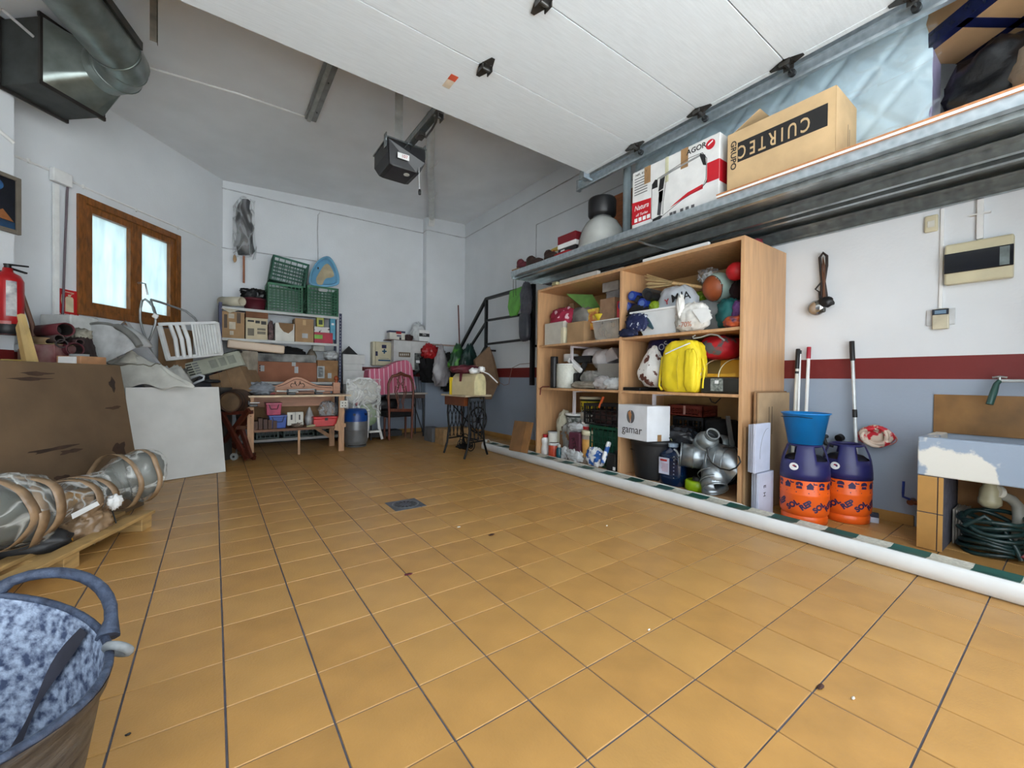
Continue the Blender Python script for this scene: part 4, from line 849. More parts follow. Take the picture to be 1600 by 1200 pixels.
def bpk(u, v):                                    # front panel with folds
    z = E1 + (z1-E1)*v; w = .5 + .5*min(1, (1-v)*4 + .25); y = yl + (yr-yl)*(.5+(u-.5)*(w if v > .75 else 1))
    bulge = (1-(2*u-1)**4)*(1-(2*v-1)**6); return (3.31 - .07*bulge - .01*noise.noise(Vector((y*16,z*9,2))) , y, z - .06*(1-u)*max(0,v-.8)*5)
b.bag((3.33,(yl+yr)/2,(E1+z1)/2),(.10,(yl-yr)/2*1.0,(z1-E1)/2*1.06),p=4.2,amp=.05,seed=53,n=60,base=-(z1-E1)/2+.002,top=.9,fr=4)
sub('body', b, YB2, yb_)
sub('side_flap', B().bag((3.245,yr+.075,E1+.19),(.03,.055,.18),p=3.4,amp=.10,seed=54,n=30,base=-.18,st=.4), YB2, yb_)
sub('white_piping', B().tube([pX(1040,553,3.235),pX(1050,548,3.228),pX(1066,541,3.228),pX(1078,536,3.24)],.006), WHITE, yb_)
sub('strap', B().tube([(3.30,yl+.004,z1-.12),(3.29,yl+.02,E1+.16),(3.27,yl+.014,E1+.05),(3.26,yl-.02,E1+.02)],.011), YB2, yb_)
sub('strap', B().tube([(3.30,yr,z1-.15),(3.28,yr-.03,E1+.2),(3.27,yr-.02,E1+.04)],.008), YB2, yb_)
sub('seam', B().tube([(3.222,(yl+yr)/2-.01,z1-.12),(3.210,(yl+yr)/2-.008,E1+.2),(3.215,(yl+yr)/2-.02,E1+.03)],.003,n=5), mat((206,176,20),.6), yb_)
ubag('paper_bag', 3.42, 1059, 1078, 519, 545, .06, mat((116,92,80),.7,var=.2), 'brown paper bag top behind the yellow backpack', 'bag', seed=56)
rb = ubag('sports_bag', 3.40, 1084, 1140, 524, 560, .3, mat((190,24,40),.6,var=.25,c2=(90,92,96),s=4,kind='patch',edge=(.40,.43)), 'red and grey sports bag on top of the pet carrier', 'bag', seed=57, amp=.1)
one('strap', B().tube([pX(x,y,3.34) for x,y in ((1086,524),(1082,526),(1084,529),(1095,527),(1110,522),(1122,524),(1132,532))],.007), LGREY, 'grey carrying strap looped over the red and grey sports bag', 'strap')
pc = thing('pet_carrier', 'clear domed pet carrier with yellow back and dark base', 'pet carrier', (3.42,1.75,E1))
yl, yr, z0, z1 = fit(1093,1158,558,612,3.27)
zm = E1 + (z1-E1)*.45
sub('base', B().box(3.27,3.62,yr,yl,E1,zm), mat((50,50,46),.3,var=.2), pc, bev=.02)
def dome(u, v): a = pi*v*.5; return (3.62 - .34*cos(a)*(1) + 0, yr + (yl-yr)*u, zm + (z1-zm)*sin(a))
sub('dome', B().sheet(dome, 4, 12), mat((236,200,110),.06,var=.02,alpha=.10), pc)
sub('yellow_panel', B().box(3.58,3.60,yr+.01,yl-.01,zm,z1-.01), mat((232,168,20),.5,var=.06), pc)
sub('yellow_lining', B().box(3.36,3.58,yr+.012,yl-.012,zm+.004,zm+.03), mat((232,168,20),.5,var=.06), pc)
for u in (1.0,.55): sub('clear_rib', B().tube([dome(u,k/10) for k in range(11)],.004,n=6), mat((238,226,190),.2), pc)
sub('sheet_music', B().box(3.266,3.269,yr+.14,yr+.24,E1+.02,zm-.01), mat((150,156,150),.6,var=.3,c2=(60,70,66),s=60), pc)
sub('latch', B().box(3.264,3.268,yl-.16,yl-.13,E1+.08,E1+.105), WHITE, pc)
# --- lower right
gm = thing('cardboard_box', 'white cardboard box with a grey and orange leaf emblem on the black tub', 'cardboard box', (3.4,2.5,.45))
f0 = pX(965,678,3.21); f1 = pX(1011,672,3.16); f2 = pX(1047,668,3.40); tz = pX(1011,635,3.16).z; tz0 = pX(966,642,3.21).z
zb_ = .452
f0.z = f1.z = f2.z = zb_; f3 = f0 + (f2-f1); tz = tz
b = B().hexa([f0,f1,f2,f3]+[Vector((v.x,v.y,tz)) for v in (f0,f1,f2,f3)]); sub('carton', b, mat((222,226,232),.6,var=.03), gm, bev=.005)
ud = (f1-f0).normalized(); M = frame(f0+ud*.5*(f1-f0).length+Vector((0,0,(tz-zb_)*.28))+ud.cross(Vector((0,0,1)))*.001, ud, UZ)
text('gamar', .105, mat((60,60,64),.5), M, gm)
cc = f0+ud*.46*(f1-f0).length+Vector((0,0,(tz-zb_)*.66)); nn_ = ud.cross(Vector((0,0,1)))
for k, (sx_, m) in enumerate(((-1,mat((110,112,116),.5)),(1,mat((96,98,104),.5)),(0,mat((214,150,96),.5)))):
    pts = []
    if sx_: pts = [cc + ud*(sx_*.004) + Vector((0,0,-.062))] + [cc + ud*(sx_*(.005+.046*sin(a))) + Vector((0,0,-.062*cos(a))) for a in [pi*j/10 for j in range(1,11)]]
    else: pts = [cc+ud*(-.003)+Vector((0,0,-.05)), cc+ud*(-.034)+Vector((0,0,.036)), cc+ud*(-.004)+Vector((0,0,.058)), cc+ud*.012+Vector((0,0,.02))]
    b = B(); n = len(pts); o2 = nn_*(.0015+.0006*k); b.add([p+o2 for p in pts], [tuple(range(n))]); sub('emblem', b, m, gm)
sub('brown_tape', B().slab([f1.lerp(f2,.45)+Vector((0,0,.0)), f1.lerp(f2,.62), f1.lerp(f2,.62)+Vector((0,0,.06)), f1.lerp(f2,.45)+Vector((0,0,.06))], .002, -((f2-f1).cross(Vector((0,0,1))).normalized())*-1), TAPE, gm)
tc_ = pX(1009,740,3.22)
rt = thing('rubber_tub', 'black ribbed rubber tub under the white leaf emblem box', 'tub', (3.47,2.43,E0))
pr = [(0,.004),(.185,.004),(.19,.0)]; 
for k in range(26): pr.append((.19+.045*k/26+.003*(k%2), .01+.33*k/26))
pr += [(.243,.345),(.246,.37),(.236,.37),(.228,.34),(.182,.02),(0,.02)]
obj('tub', B().lathe(pr, n=40), mat((30,32,36),.5,var=.15), rt)
obj('handle', B().tube([(-.12,.20,.36),(-.14,.19,.395),(-.17,.16,.41),(-.20,.12,.395),(-.21,.10,.36)],.013), mat((30,32,36),.5), rt)
obj('contents', B().bag((0,0,.28),(.2,.2,.09),amp=.3,seed=61,n=24), mat((50,52,50),.6,var=.3), rt)
wf = thing('washer_fluid', 'large bottle of dark blue screenwash with a white label', 'bottle', (3.34,2.03,E0))
yl, yr, z0, z1 = fit(1026,1063,694,755,3.27); c = (yl+yr)/2; w = (yl-yr)/2; H = z1-E0; sc = (3.34,c)
FL = mat((8,32,66),.12,var=.1,trans=0.0,coat=.5)
b = B(); n = 28; vs = []
for z, k in [(0,.93),(.02,1),(.30,1),(.62,1),(.72,.95),(.80,.72),(.86,.42),(.90,.30),(.93,.30)]:
    for i in range(n):
        a = 2*pi*i/n; ca, sa = cos(a), sin(a); q = (abs(ca)**3.2+abs(sa)**3.2)**(-1/3.2); vs.append((3.34+.075*k*ca*q, c+w*k*sa*q, E0+z*H))
b.add(vs, [(j*n+i,j*n+(i+1)%n,(j+1)*n+(i+1)%n,(j+1)*n+i) for j in range(8) for i in range(n)]+[tuple(range(n-1,-1,-1)),tuple(8*n+i for i in range(n))], True)
sub('bottle', b, FL, wf)
sub('cap', B().cyl((3.34,c,E0+.92*H),(3.34,c,z1),w*.36,n=16), mat((150,170,190),.3), wf)
lb = sub('label', B().box(3.262,3.264,c+w*.0-.012,c+w*.78,E0+.26*H,E0+.66*H), mat((206,208,226),.5), wf)
sub('label_print', B().box(3.2605,3.262,c+.01,c+w*.66,E0+.575*H,E0+.62*H), RED, wf)
for k in range(6): sub('label_print', B().box(3.2608,3.262,c+.0,c+w*(.5+.04*(k%3)),E0+(.33+.035*k)*H,E0+(.342+.035*k)*H), mat((196,130,150),.5), wf)
for k in range(7): sub('level_mark', B().box(3.262,3.264,c-w*.52,c-w*.44,E0+(.2+.085*k)*H,E0+(.22+.085*k)*H), LGREY, wf)
sub('handle', B().tube([(3.30,c-w*.3,E0+.88*H),(3.29,c-w*.55,E0+.85*H),(3.285,c-w*.8,E0+.74*H)],.008), mat((206,210,216),.3), wf, 'pale handle')
bkc = thing('crate', 'black plastic crate under the rust red basket', 'crate', (3.7,2.0,.38))
yl, yr, z0, z1 = fit(1049,1098,652,682,3.62); crate(bkc, (3.79,(yl+yr)/2,z0-.02),(0,-1,0),(1,0,0),(0,0,1),yl-yr,.3,z1-z0+.02,CB,3,6)
sub('tag', B().box(3.617,3.619,yr+.07,yr+.11,z0+.02,z0+.045), WHITE, bkc)
one('wooden_block', B().box(3.66,3.94,yr+.02,yl-.02,E0,z0-.021), mat((30,28,26),.8), 'dark box the black crate stands on at the back of the lower right bay', 'box')
rbk = thing('crate', 'rust red plastic basket on the black crate', 'basket', (3.75,2.0,.5))
yl2, yr2, z02, z12 = fit(1042,1096,634,655,3.66); crate(rbk, (3.81,(yl2+yr2)/2,z1+.003),(0,-1,0),(1,0,0),(0,0,1),yl2-yr2,.26,z12-z1,mat((112,42,30),.45,var=.1),3,10)
sub('tag', B().box(3.672,3.676,(yl2+yr2)/2-.01,(yl2+yr2)/2+.012,z1+.02,z12), mat((196,150,140),.5), rbk)
ubag('foil_bag', 3.40, 1022, 1080, 668, 692, .2, mat((34,38,44),.15,var=.4,c2=(200,196,140),s=9,kind='patch',edge=(.33,.36),bump=.6,bs=24), 'glossy black and yellow film bag at the rim of the rubber tub', 'bag', zb=.41, seed=63, amp=.22)
ubox('suitcase', 3.66, 1098, 1138, 656, 745, .2, BLACKC, 'black soft case at the back of the lower right bay', 'case', zb=E0, bev=.03)
one('metal_bar', B().beam(pX(1137,650,3.52),pX(1146,712,3.46),.035,.01), mat((120,124,124),.4,.5), 'flat grey metal bar leaning beside the ducts', 'bar')
GV = mat((156,162,166),.3,.8,var=.1,s=26,kind='voronoi',c2=(130,138,144),edge=(0,.9))
def ringed(b, p, q, r, k=2):
    p, q = Vector(p), Vector(q)
    for i in range(k+1):
        c = p.lerp(q, i/max(1,k)); d = (q-p).normalized()*.006; b.cyl(c-d, c+d, r*1.04, n=28, cap=False)
du = thing('duct_fitting', 'galvanised Y-shaped duct branch lying at the right of the bottom shelf', 'duct', (3.45,1.75,E0))
a = pX(1064,710,3.26); m_p = pX(1104,716,3.36); e_ = pX(1150,728,3.42); dn = pX(1117,764,3.24)
b = B().cyl(a,m_p,.095,.10,n=32,cap=False); ringed(b,a,m_p,.097,2); sub('branch', b, GV, du, solid=.003)
b = B().tube([m_p-Vector((0,.0,0)), m_p.lerp(e_,.3)+Vector((0,0,.012)), m_p.lerp(e_,.65)+Vector((.02,0,0)), e_+Vector((.03,0,-.04))],[.10,.135,.15,.15],n=32,cap=False); sub('bend', b, GV, du)
for k in range(3): sub('bend_seam', B().tube([m_p.lerp(e_,.3+.25*k)+Vector((cos(t2)*.05,-sin(t2)*.0+.0,0))+Vector((cos(t2)*.10,0,sin(t2)*.146)) for t2 in [2*pi*j/24 for j in range(24)]], .004, closed=True, n=5), GV, du)
b = B().cyl(m_p.lerp(e_,.35)-Vector((.03,0,.03)), dn.lerp(m_p,.08), .105,.092,n=32,cap=False); ringed(b,dn,dn.lerp(m_p,.5),.095,2); b.cyl(dn, dn.lerp(m_p,.3), .092,.094,n=32,cap=False); sub('outlet', b, GV, du, solid=.003)
du2 = thing('duct_reducer', 'grey galvanised reducer with a narrow round mouth on top of the duct branch', 'duct', (3.45,1.9,.45))
a = pX(1114,678,3.30); c = pX(1100,697,3.38); e_ = pX(1086,702,3.48)
d_ = (a-c).normalized(); b = B().cyl(a, a-d_*.035, .048, .052, n=28, cap=False).cyl(a-d_*.035, a-d_*.11, .052, .095, n=28, cap=False).cyl(a-d_*.11, a-d_*.18, .095, .095, n=28, cap=False); ringed(b,a,a-d_*.18,.05,0)
sub('cone', b, mat((140,148,150),.4,.5,var=.1), du2, solid=.004)
sub('rim', B().tube([a + (d_.orthogonal().normalized()*cos(t2)+d_.cross(d_.orthogonal().normalized())*sin(t2))*.048 for t2 in [2*pi*j/24 for j in range(24)]], .004, closed=True, n=6), LGREY, du2)
du3 = thing('duct_collar', 'second galvanised collar lying behind the narrow reducer', 'duct', (3.5,1.7,.4))
a = pX(1118,694,3.46); c = pX(1136,698,3.56); sub('collar', B().cyl(a,c,.085,.09,n=28,cap=False), mat((126,134,136),.4,.5), du3, solid=.004)
fx_ = thing('flexible_duct', 'short cream flexible duct behind the duct branch', 'duct', (3.5,1.95,.3))
a, c = pX(1080,704,3.52), pX(1101,696,3.50); b = B(); b.tube([a.lerp(c,k/16) for k in range(17)],[.075+.006*(k%2) for k in range(17)],n=24); sub('hose', b, mat((160,160,136),.5,var=.2), fx_)
lg_ = thing('lime_reel', 'lime green round plastic reel on the bottom shelf beside the screenwash', 'reel', (3.34,1.87,E0))
yl, yr, z0, z1 = fit(1067,1099,737,759,3.27)
obj('reel', B().lathe([(0,0),(.09,0),(.1,.01),(.1,.075),(.09,.085),(.045,.085),(.045,.07),(0,.07)],n=28), mat((160,196,20),.35,var=.1), lg_, loc=(0,(yl+yr)/2-1.87,0))
obj('hub', B().lathe([(.04,.06),(.04,.11),(.02,.12),(0,.12)],n=16), BLACK, lg_, loc=(0,(yl+yr)/2-1.87,0))
one('black_cable', B().tube([pX(x,y,3.22) for x,y in ((1105,699),(1106,712),(1112,723),(1125,732),(1140,735),(1150,731),(1157,722))]+[pX(1150,700,3.3),pX(1130,700,3.3)],.006), BLACK, 'thin black cable looped around the duct branch', 'cable')
one('black_cable', B().tube([pX(x,y,3.45) for x,y in ((1109,622),(1112,628),(1118,630),(1126,622))],.005), BLACK, 'short black cable hanging under the middle right shelf', 'cable')
# --- on top of the unit
UTT = UT+.001
one('lamp_diffuser', B().box(3.27,3.32,3.03,3.62,UTT,UTT+.05), mat((208,204,196),.5,var=.05), 'narrow cream batten lying on the left half of the unit', 'batten', bev=.006)
one('lamp_diffuser', B().box(3.33,3.55,2.74,3.2,UTT,UTT+.035), mat((192,190,182),.5,var=.05), 'broad pale panel lying on the left half of the unit', 'panel', bev=.006)
one('metal_clip', B().box(3.24,3.3,3.64,3.72,UTT,UTT+.04).box(3.22,3.26,3.63,3.7,UTT+.0,UTT+.015), mat((206,196,150),.5), 'small cream plastic clip at the left end of the cream batten', 'clip', bev=.004)
for k, w_ in enumerate(('nearest the room', 'second from the room', 'middle one of the row', 'second from the wall', 'nearest the wall')):
    one('shutter_strip', B().box(3.26+.055*k,3.295+.055*k,1.82+.03*k,2.46+.02*k,UTT,UTT+.03), WHITE, 'white knobbed strip lying on the unit, '+w_, 'strip', 'white strips on top of the unit', bev=.005)
one('red_cloth', B().bag((3.62,1.66,UTT+.03),(.06,.09,.035),amp=.3,seed=71,n=20,base=-.029), mat((150,20,50),.6,var=.25), 'crumpled crimson cloth on the right end of the unit top', 'cloth')
# ================================================================ right of the unit
def pF(x, y, fwd): d = ray(x, y); return O + d * (fwd / FPX)      # a point at a given distance along the view
def wrap(me_pts, c, r, a0):                                       # flat (x right, z up) marks laid round a bottle
    return [Vector((c[0]+r*cos(a0 + x/r), c[1]+r*sin(a0 + x/r), c[2]+z)) for x, z in me_pts]
def gas_bottle(c, label, ax):
    OR = mat((238,98,26),.35,var=.05); NV = mat((38,38,92),.4,var=.08)
    th = thing('gas_bottle', label, 'gas bottle', c, group='orange gas bottles')
    obj('foot_ring', B().lathe([(.128,0),(.140,.004),(.142,.045),(.132,.06)],n=40), OR, th)
    body = obj('body', B().lathe([(.132,.055),(.147,.075),(.150,.10),(.150,.20),(.1515,.205),(.1515,.212),(.150,.217),(.150,.315)],n=48), OR, th)
    b = B(); prof = [(.1515,.312),(.150,.36),(.146,.41),(.140,.45),(.131,.485),(.118,.52),(.108,.548),(.098,.558),(.09,.556),(.088,.54)]; n = 60
    vs = [Vector((r*cos(2*pi*i/n), r*sin(2*pi*i/n), z)) for r, z in prof for i in range(n)]; fs = []
    for k in range(len(prof)-1):
        for i in range(n):
            a = (2*pi*(i+.5)/n - ax) % (2*pi); hole = k in (3,4,5) and any(abs((a-h+pi) % (2*pi) - pi) < .36 for h in (-.75, .85, 2.3, -2.3))
            if not hole: fs.append((k*n+i, k*n+(i+1)%n, (k+1)*n+(i+1)%n, (k+1)*n+i))
    b.add(vs, fs, True); cap = obj('collar', b, NV, th, solid=.004)
    obj('dome', B().lathe([(.13,.45),(.10,.475),(.04,.49),(.03,.49),(.03,.53),(0,.53)],n=24), mat((20,20,30),.5), cap)
    PR = mat((40,30,74),.5,var=.05)
    def face(s): return ax + s
    def wtext(t, size, x, z, rot, R=.1512, bold=.003, m=PR):
        cu = bpy.data.curves.new('t','FONT'); cu.body = t; cu.size = size; cu.offset = bold; cu.align_x = 'CENTER'; cu.align_y = 'CENTER'; cu.resolution_u = 3
        to = bpy.data.objects.new('t', cu); COL.objects.link(to); dg = bpy.context.evaluated_depsgraph_get(); me = bpy.data.meshes.new_from_object(to.evaluated_get(dg)); bpy.data.objects.remove(to)
        import bmesh
        bm = bmesh.new(); bm.from_mesh(me); bmesh.ops.subdivide_edges(bm, edges=[e for e in bm.edges if e.calc_length() > .02], cuts=2); bm.to_mesh(me); bm.free()
        for v in me.vertices:
            X_ = x + v.co.x*cos(rot) - v.co.y*sin(rot); Z_ = z + v.co.x*sin(rot) + v.co.y*cos(rot)
            a = ax + X_/R; v.co = Vector((R*cos(a), R*sin(a), Z_))
        me.materials.clear(); me.materials.append(m); o = bpy.data.objects.new('lettering', me); COL.objects.link(o); o.parent = body
    for k in range(-3, 4):
        wtext('REP', .050, .012+.164*k, .140, rad(38)); wtext('SOL', .050, -.070+.164*k, .132, rad(38))
    def wpoly(pts, x, z, R=.1513, m=PR):
        b = B(); n = len(pts); b.add([Vector((R*cos(ax+(x+px_)/R), R*sin(ax+(x+px_)/R), z+pz_)) for px_, pz_ in pts], [tuple(range(n))]); return b
    for k in range(-3, 4):
        x0 = .14*k
        b = wpoly([(-.02,0),(.02,0),(.02,.02),(0,.042),(-.02,.02)], x0+.035, .255)
        b.add(wpoly([(-.026,.02),(.026,.02),(0,.048)], x0+.035, .255).v, [(0,1,2)])
        b.add(wpoly([(-.018,0),(.018,0),(.016,.018),(-.016,.018)], x0-.03, .255).v, [(0,1,2,3)])
        b.add(wpoly([(-.022,.022),(.022,.022),(.020,.040),(.006,.048),(-.006,.048),(-.020,.040)], x0-.03, .255).v, [(0,1,2,3,4,5)])
        b.add(wpoly([(-.012,.03),(.014,.03),(.014,.038),(-.006,.038),(-.006,.046),(-.012,.046)], x0+.085-.02, .258).v, [(0,1,2,3,4,5)])
        b.add(wpoly([(-.06,-.012),(.06,-.012),(.06,-.009),(-.06,-.009)], x0, .255).v, [(0,1,2,3)])
        b.add(wpoly([(-.05,-.03),(.03,-.03),(.03,-.024),(-.05,-.024)], x0, .255).v, [(0,1,2,3)])
        m2 = b.mesh('print', PR); o = bpy.data.objects.new('printed_icons', m2); COL.objects.link(o); o.parent = body
    pl = [( .030*cos(2*pi*i/20), .026*sin(2*pi*i/20)) for i in range(20)]
    b = B(); b.add([Vector(((.1475+.002-z*.09)*cos(ax+x/.147), (.1475+.002-z*.09)*sin(ax+x/.147), .405+z)) for x, z in [(p[0]-.065,p[1]) for p in pl]], [tuple(range(20))])
    o = obj('round_label', b, WHITE, cap); b = B(); b.add([Vector(((.150-z*.09)*cos(ax+x/.147), (.150-z*.09)*sin(ax+x/.147), .405+z)) for x, z in [(-.075,.002),(-.055,.002),(-.058,.012),(-.065,.008),(-.072,.012)]], [tuple(range(5))]); obj('label_mark', b, RED, o)
    return th
for c, lb in (((3.50,1.20,0),'orange and navy gas bottle with the blue bucket on top'), ((3.79,1.035,0),'orange and navy gas bottle with nothing on it, nearer the wall')):
    gas_bottle(c, lb, math.atan2(-c[1], -c[0]))
bu = thing('bucket', 'bright blue plastic bucket standing on the front gas bottle', 'bucket', (3.50,1.20,.56))
BB = mat((24,128,204),.3,var=.05)
obj('shell', B().lathe([(0,.004),(.098,.002),(.104,0),(.142,.215),(.152,.215),(.153,.224),(.140,.222),(.100,.01),(0,.01)],n=48), BB, bu)
obj('wire_handle', B().tube([(.148*cos(a),.148*sin(a),.20-.012*abs(sin(a))) for a in [pi*k/16+.6 for k in range(17)]],.0025,n=5), BLACK, bu)
def pole(name, top, bot, r, m, label, caps, cat='mop'):
    th = thing(name, label, cat, (bot[0], bot[1], 0)); t, b_ = Vector(top), Vector((bot[0],bot[1],bot[2] if len(bot)>2 else .002))
    sub('pole', B().cyl(b_, t, r, n=12), m, th)
    L = (t-b_).length; d = (t-b_).normalized()
    for a, c_, rr, mm, nm in caps: sub(nm, B().tube([t-d*a, t-d*(a+.003), t-d*c_],[rr*.8,rr,rr],n=12), mm, th)
    return th
t1 = pX(1247,546,3.92); pole('mop', t1, (3.90,1.44), .012, OFFW, 'cream pole with a long black grip rising behind the blue bucket', [(-.005,.16,.016,BLACK,'grip'),(.18,.20,.0145,BLACK,'ring')])
t1 = pX(1250,553,3.95); pole('mop', t1, (3.95,1.42), .010, WHITE, 'thin white pole between the black-gripped and the red-capped one', [(-.03,0,.011,BLACK,'end_cap')])
t1 = pX(1264,543,3.95); pole('mop', t1, (3.93,1.36), .012, WHITE, 'white pole with a red cap behind the blue bucket', [(-.005,.09,.0155,mat((186,30,56),.4),'grip')])
th = pole('broom', pX(1331,534,3.95), (3.93,.99), .012, mat((214,220,222),.3,.2), 'white telescopic pole with black grip leaning on the wall behind the second gas bottle', [(-.005,.145,.017,BLACK,'grip'),(.515,.575,.0155,BLACK,'clamp_ring')])
bk = thing('floor_brush', 'black and pale blue brush head lying on the floor beside the second gas bottle', 'brush', (3.82,.82,0))
a, c = pZ(1335,800,.05), pZ(1373,806,.05)
obj('bristles', B().beam((a.x-3.82,a.y-.82,.02),(c.x-3.82,c.y-.82,.02),.05,.038), mat((206,216,232),.7), bk)
obj('block', B().beam((a.x-3.82,a.y-.82,.052),(c.x-3.82,c.y-.82,.052),.05,.026), mat((30,34,60),.4), bk)
# tap stub with timer
tp_ = thing('garden_tap', 'green and black hose connector on the wall between the gas bottles', 'tap', pX(1290,682,3.97))
q = Vector(tp_.location)
obj('connector', B().cyl((-.05,.02,.03),(-.02,.02,.03),.025,n=12).cyl((-.06,.02,-.02),(-.06,.02,.02),.02,n=10), mat((150,200,120),.4), tp_)
obj('elbow', B().tube([(.02,0,0),(-.05,0,0),(-.06,-.02,-.05),(-.05,-.07,-.06)],.016), DARK, tp_)
obj('knob', B().cyl((-.06,-.10,.0),(-.03,-.11,.01),.028,n=14).cyl((-.03,-.1,0),(0.02,-.08,.0),.009,n=8), BLACK, tp_)
# flattened cardboard and white boards between unit and bottles
y = 1.50; a = pY(1178,612,y)
cs = thing('cardboard_sheet', 'flattened brown cardboard box leaning between the beech unit and the mop poles', 'cardboard', (a.x+.25,y,0))
sub('sheet', B().box(a.x, a.x+.56, y-.012, y, 0, a.z), CARDD, cs); sub('sheet', B().box(a.x+.015, a.x+.57, y-.03, y-.018, 0, a.z-.01), mat((178,150,116),.85,var=.06), cs)
for k in range(2): sub('small_print', B().box(a.x+.19+.05*k,a.x+.197+.05*k,y-.0312,y-.03,a.z-.34,a.z-.12), mat((90,76,60),.7), cs)
for k, (x0, x1, yt, yb, yy, lb) in enumerate(((1181,1214,663,740,1.40,'upper bundle of white panels beside the front gas bottle'),(1186,1212,742,802,1.385,'lower bundle of white panels standing on the floor beside the front gas bottle'))):
    a = pY(x0,yt,yy); c = pY(x0,yb,yy); zb = c.z if k == 0 else 0
    if k == 0: zlow = c.z
    th = thing('panel_bundle', lb, 'panels', (a.x+.15,yy,zb if k==0 else 0))
    zt = a.z if k == 0 else zlow-.004
    for j in range(3): sub('board', B().box(a.x+.012*j, a.x+.24+.01*j, yy+.022*j, yy+.018+.022*j, zb, zt-.004*j), mat((196-12*j,202-12*j,222-14*j),.6,var=.04), th, bev=.002)
    if k == 1: text('E  H', .05, mat((40,40,60),.5), frame((a.x+.09,yy-.001,.20),(0,0,-1),(1,0,0)), th)
    else: sub('curved_line', B().tube([(a.x+.20-.13*sin(t_),yy-.001,zt-.04-.22*(1-cos(t_))) for t_ in [k2*pi/2/10 for k2 in range(11)]],.0012,n=4), GREY, th)
one('cardboard_sheet', B().box(3.27,3.8,1.508,1.526,0,.66), CARD, 'narrow cardboard edge squeezed against the side of the beech unit', 'cardboard')
# hank of tape, rope with cable, wall devices
c = pX(1370,681,3.965)
hk = thing('tape_hank', 'hank of red and white tape hanging on the blue-grey wall', 'hank', c)
RWM = mat((214,196,180),.5,var=.2,c2=(196,36,52),s=12,kind='patch',edge=(.46,.49))
for k in range(9):
    w = .095-.004*k; h = .055+.004*(k%3)
    obj('loop', B().tube([(-.01-.012*(k%3)+.01*sin(3*a+k), w*cos(a)*1.0, h*sin(a)+.008*sin(2*a+k)) for a in [2*pi*j/28 for j in range(28)]],.014,n=6,closed=True), RWM, hk)
obj('core', B().bag((0,0,0),(.02,.08,.045),amp=.25,seed=3,n=24), RWM, hk)
obj('thin_cord', B().tube([(-.02, .115*cos(a)-.0, .06*sin(a)-.01) for a in [2*pi*j/30 for j in range(30)]],.0035,n=5,closed=True), mat((200,120,110),.6), hk)
pc_ = thing('cable_hank', 'dark cable hank with a round metal lamp holder hanging on the white wall', 'cable', pX(1286,450,3.98))
q = [pX(x,y,3.96) for x,y in ((1283,470),(1284,440),(1282,415),(1281,402),(1286,395),(1292,400),(1292,415),(1288,440),(1291,460),(1293,476))]
sub('cable_loop', B().tube(q,.010,n=7), mat((40,26,22),.6), pc_)
sub('cable_loop', B().tube([pX(x,y,3.955) for x,y in ((1286,478),(1287,450),(1285,420),(1286,402),(1289,420),(1288,445),(1290,480))],.007,n=6), mat((110,72,50),.6), pc_)
sub('cable_loop', B().tube([pX(x,y,3.95) for x,y in ((1284,440),(1274,452),(1280,456),(1281,466),(1286,476))],.0065,n=6), mat((24,20,20),.6), pc_)
c = pX(1277,481,3.95); sub('metal_cup', B().lathe([(.055,.0),(.062,.004),(.060,.02),(.03,.035),(0,.038)],c=(0,0,0),n=28,M=Matrix.Translation(c)@Matrix.Rotation(rad(-90),4,'Y')), mat((190,192,192),.15,.9), pc_)
c = pX(1284,485,3.935); sub('clamp', B().cb(c,(.03,.05,.035)), mat((70,70,66),.35,.6), pc_, bev=.01)
c = pX(1290,472,3.94); sub('connector', B().bag(tuple(c),(.03,.05,.04),amp=.2,n=18), BLACK, pc_)
XW = 4.0
def wbx(X0, x0, x1, yt, yb, name, m, root, bev=.004, X1=XW):
    a, c = pX(x0,yb,X0), pX(x1,yb,X0); t_ = pX((x0+x1)/2,yt,X0); zb = pX((x0+x1)/2,yb,X0).z
    return sub(name, B().box(X0,X1-.0005,c.y,a.y,zb,t_.z), m, root, bev=bev), a.y, c.y, zb, t_.z
fb = thing('fuse_box', 'cream consumer unit with a dark smoked window on the white wall', 'fuse box', (3.97,.43,1.8))
o, yl, yr, z0, z1 = wbx(3.94,1475,1583,374,439,'case',mat((206,198,166),.35,var=.04),fb,.01)
h = z1-z0
o2 = sub('smoked_window', B().box(3.932,3.941,yr-.001,yl+.001,z0+h*.27,z0+h*.76), mat((20,24,34),.08,var=.2), fb, bev=.004)
sub('sticker', B().box(3.9305,3.932,yr+.015,yr+.055,z0+h*.30,z0+h*.73), mat((150,166,166),.3,var=.3), o2)
for nm, x0, x1, yt, yb, X0, lb in (('cable_trunking',1525,1536,318,374,3.975,'white conduit rising from the consumer unit to the steel shelf'),('cable_trunking',1466,1472,328,482,3.988,'narrow white trunking dropping to the thermostat')):
    a, c = pX(x0,yb,X0), pX(x1,yb,X0); zt = 2.187
    th = thing(nm, lb, 'trunking', (X0,(a.y+c.y)/2,a.z)); sub('trunking', B().box(X0,XW-.0005,c.y,a.y,a.z,zt), WHITE, th, bev=.003)
    if x0 == 1525: sub('clip', B().box(X0-.004,XW-.001,c.y-.03,a.y+.03,2.09,2.10), WHITE, th)
sw = thing('light_switch', 'small cream rocker switch under the steel shelf beside the narrow trunking', 'switch', (3.98,.67,2.0)); o, yl, yr, z0, z1 = wbx(3.975,1444,1465,336,362,'case',CREAM,sw,.008); sub('rocker', B().box(3.97,3.976,yr+.015,yl-.015,z0+.03,z1-.04), OFFW, sw, bev=.004)
ts = thing('thermostat', 'cream wall controller with a blue-grey display on the white wall', 'thermostat', (3.97,.62,1.4))
wbx(3.988,1447,1492,483,508,'back_plate',mat((206,208,210),.4),ts,.003)
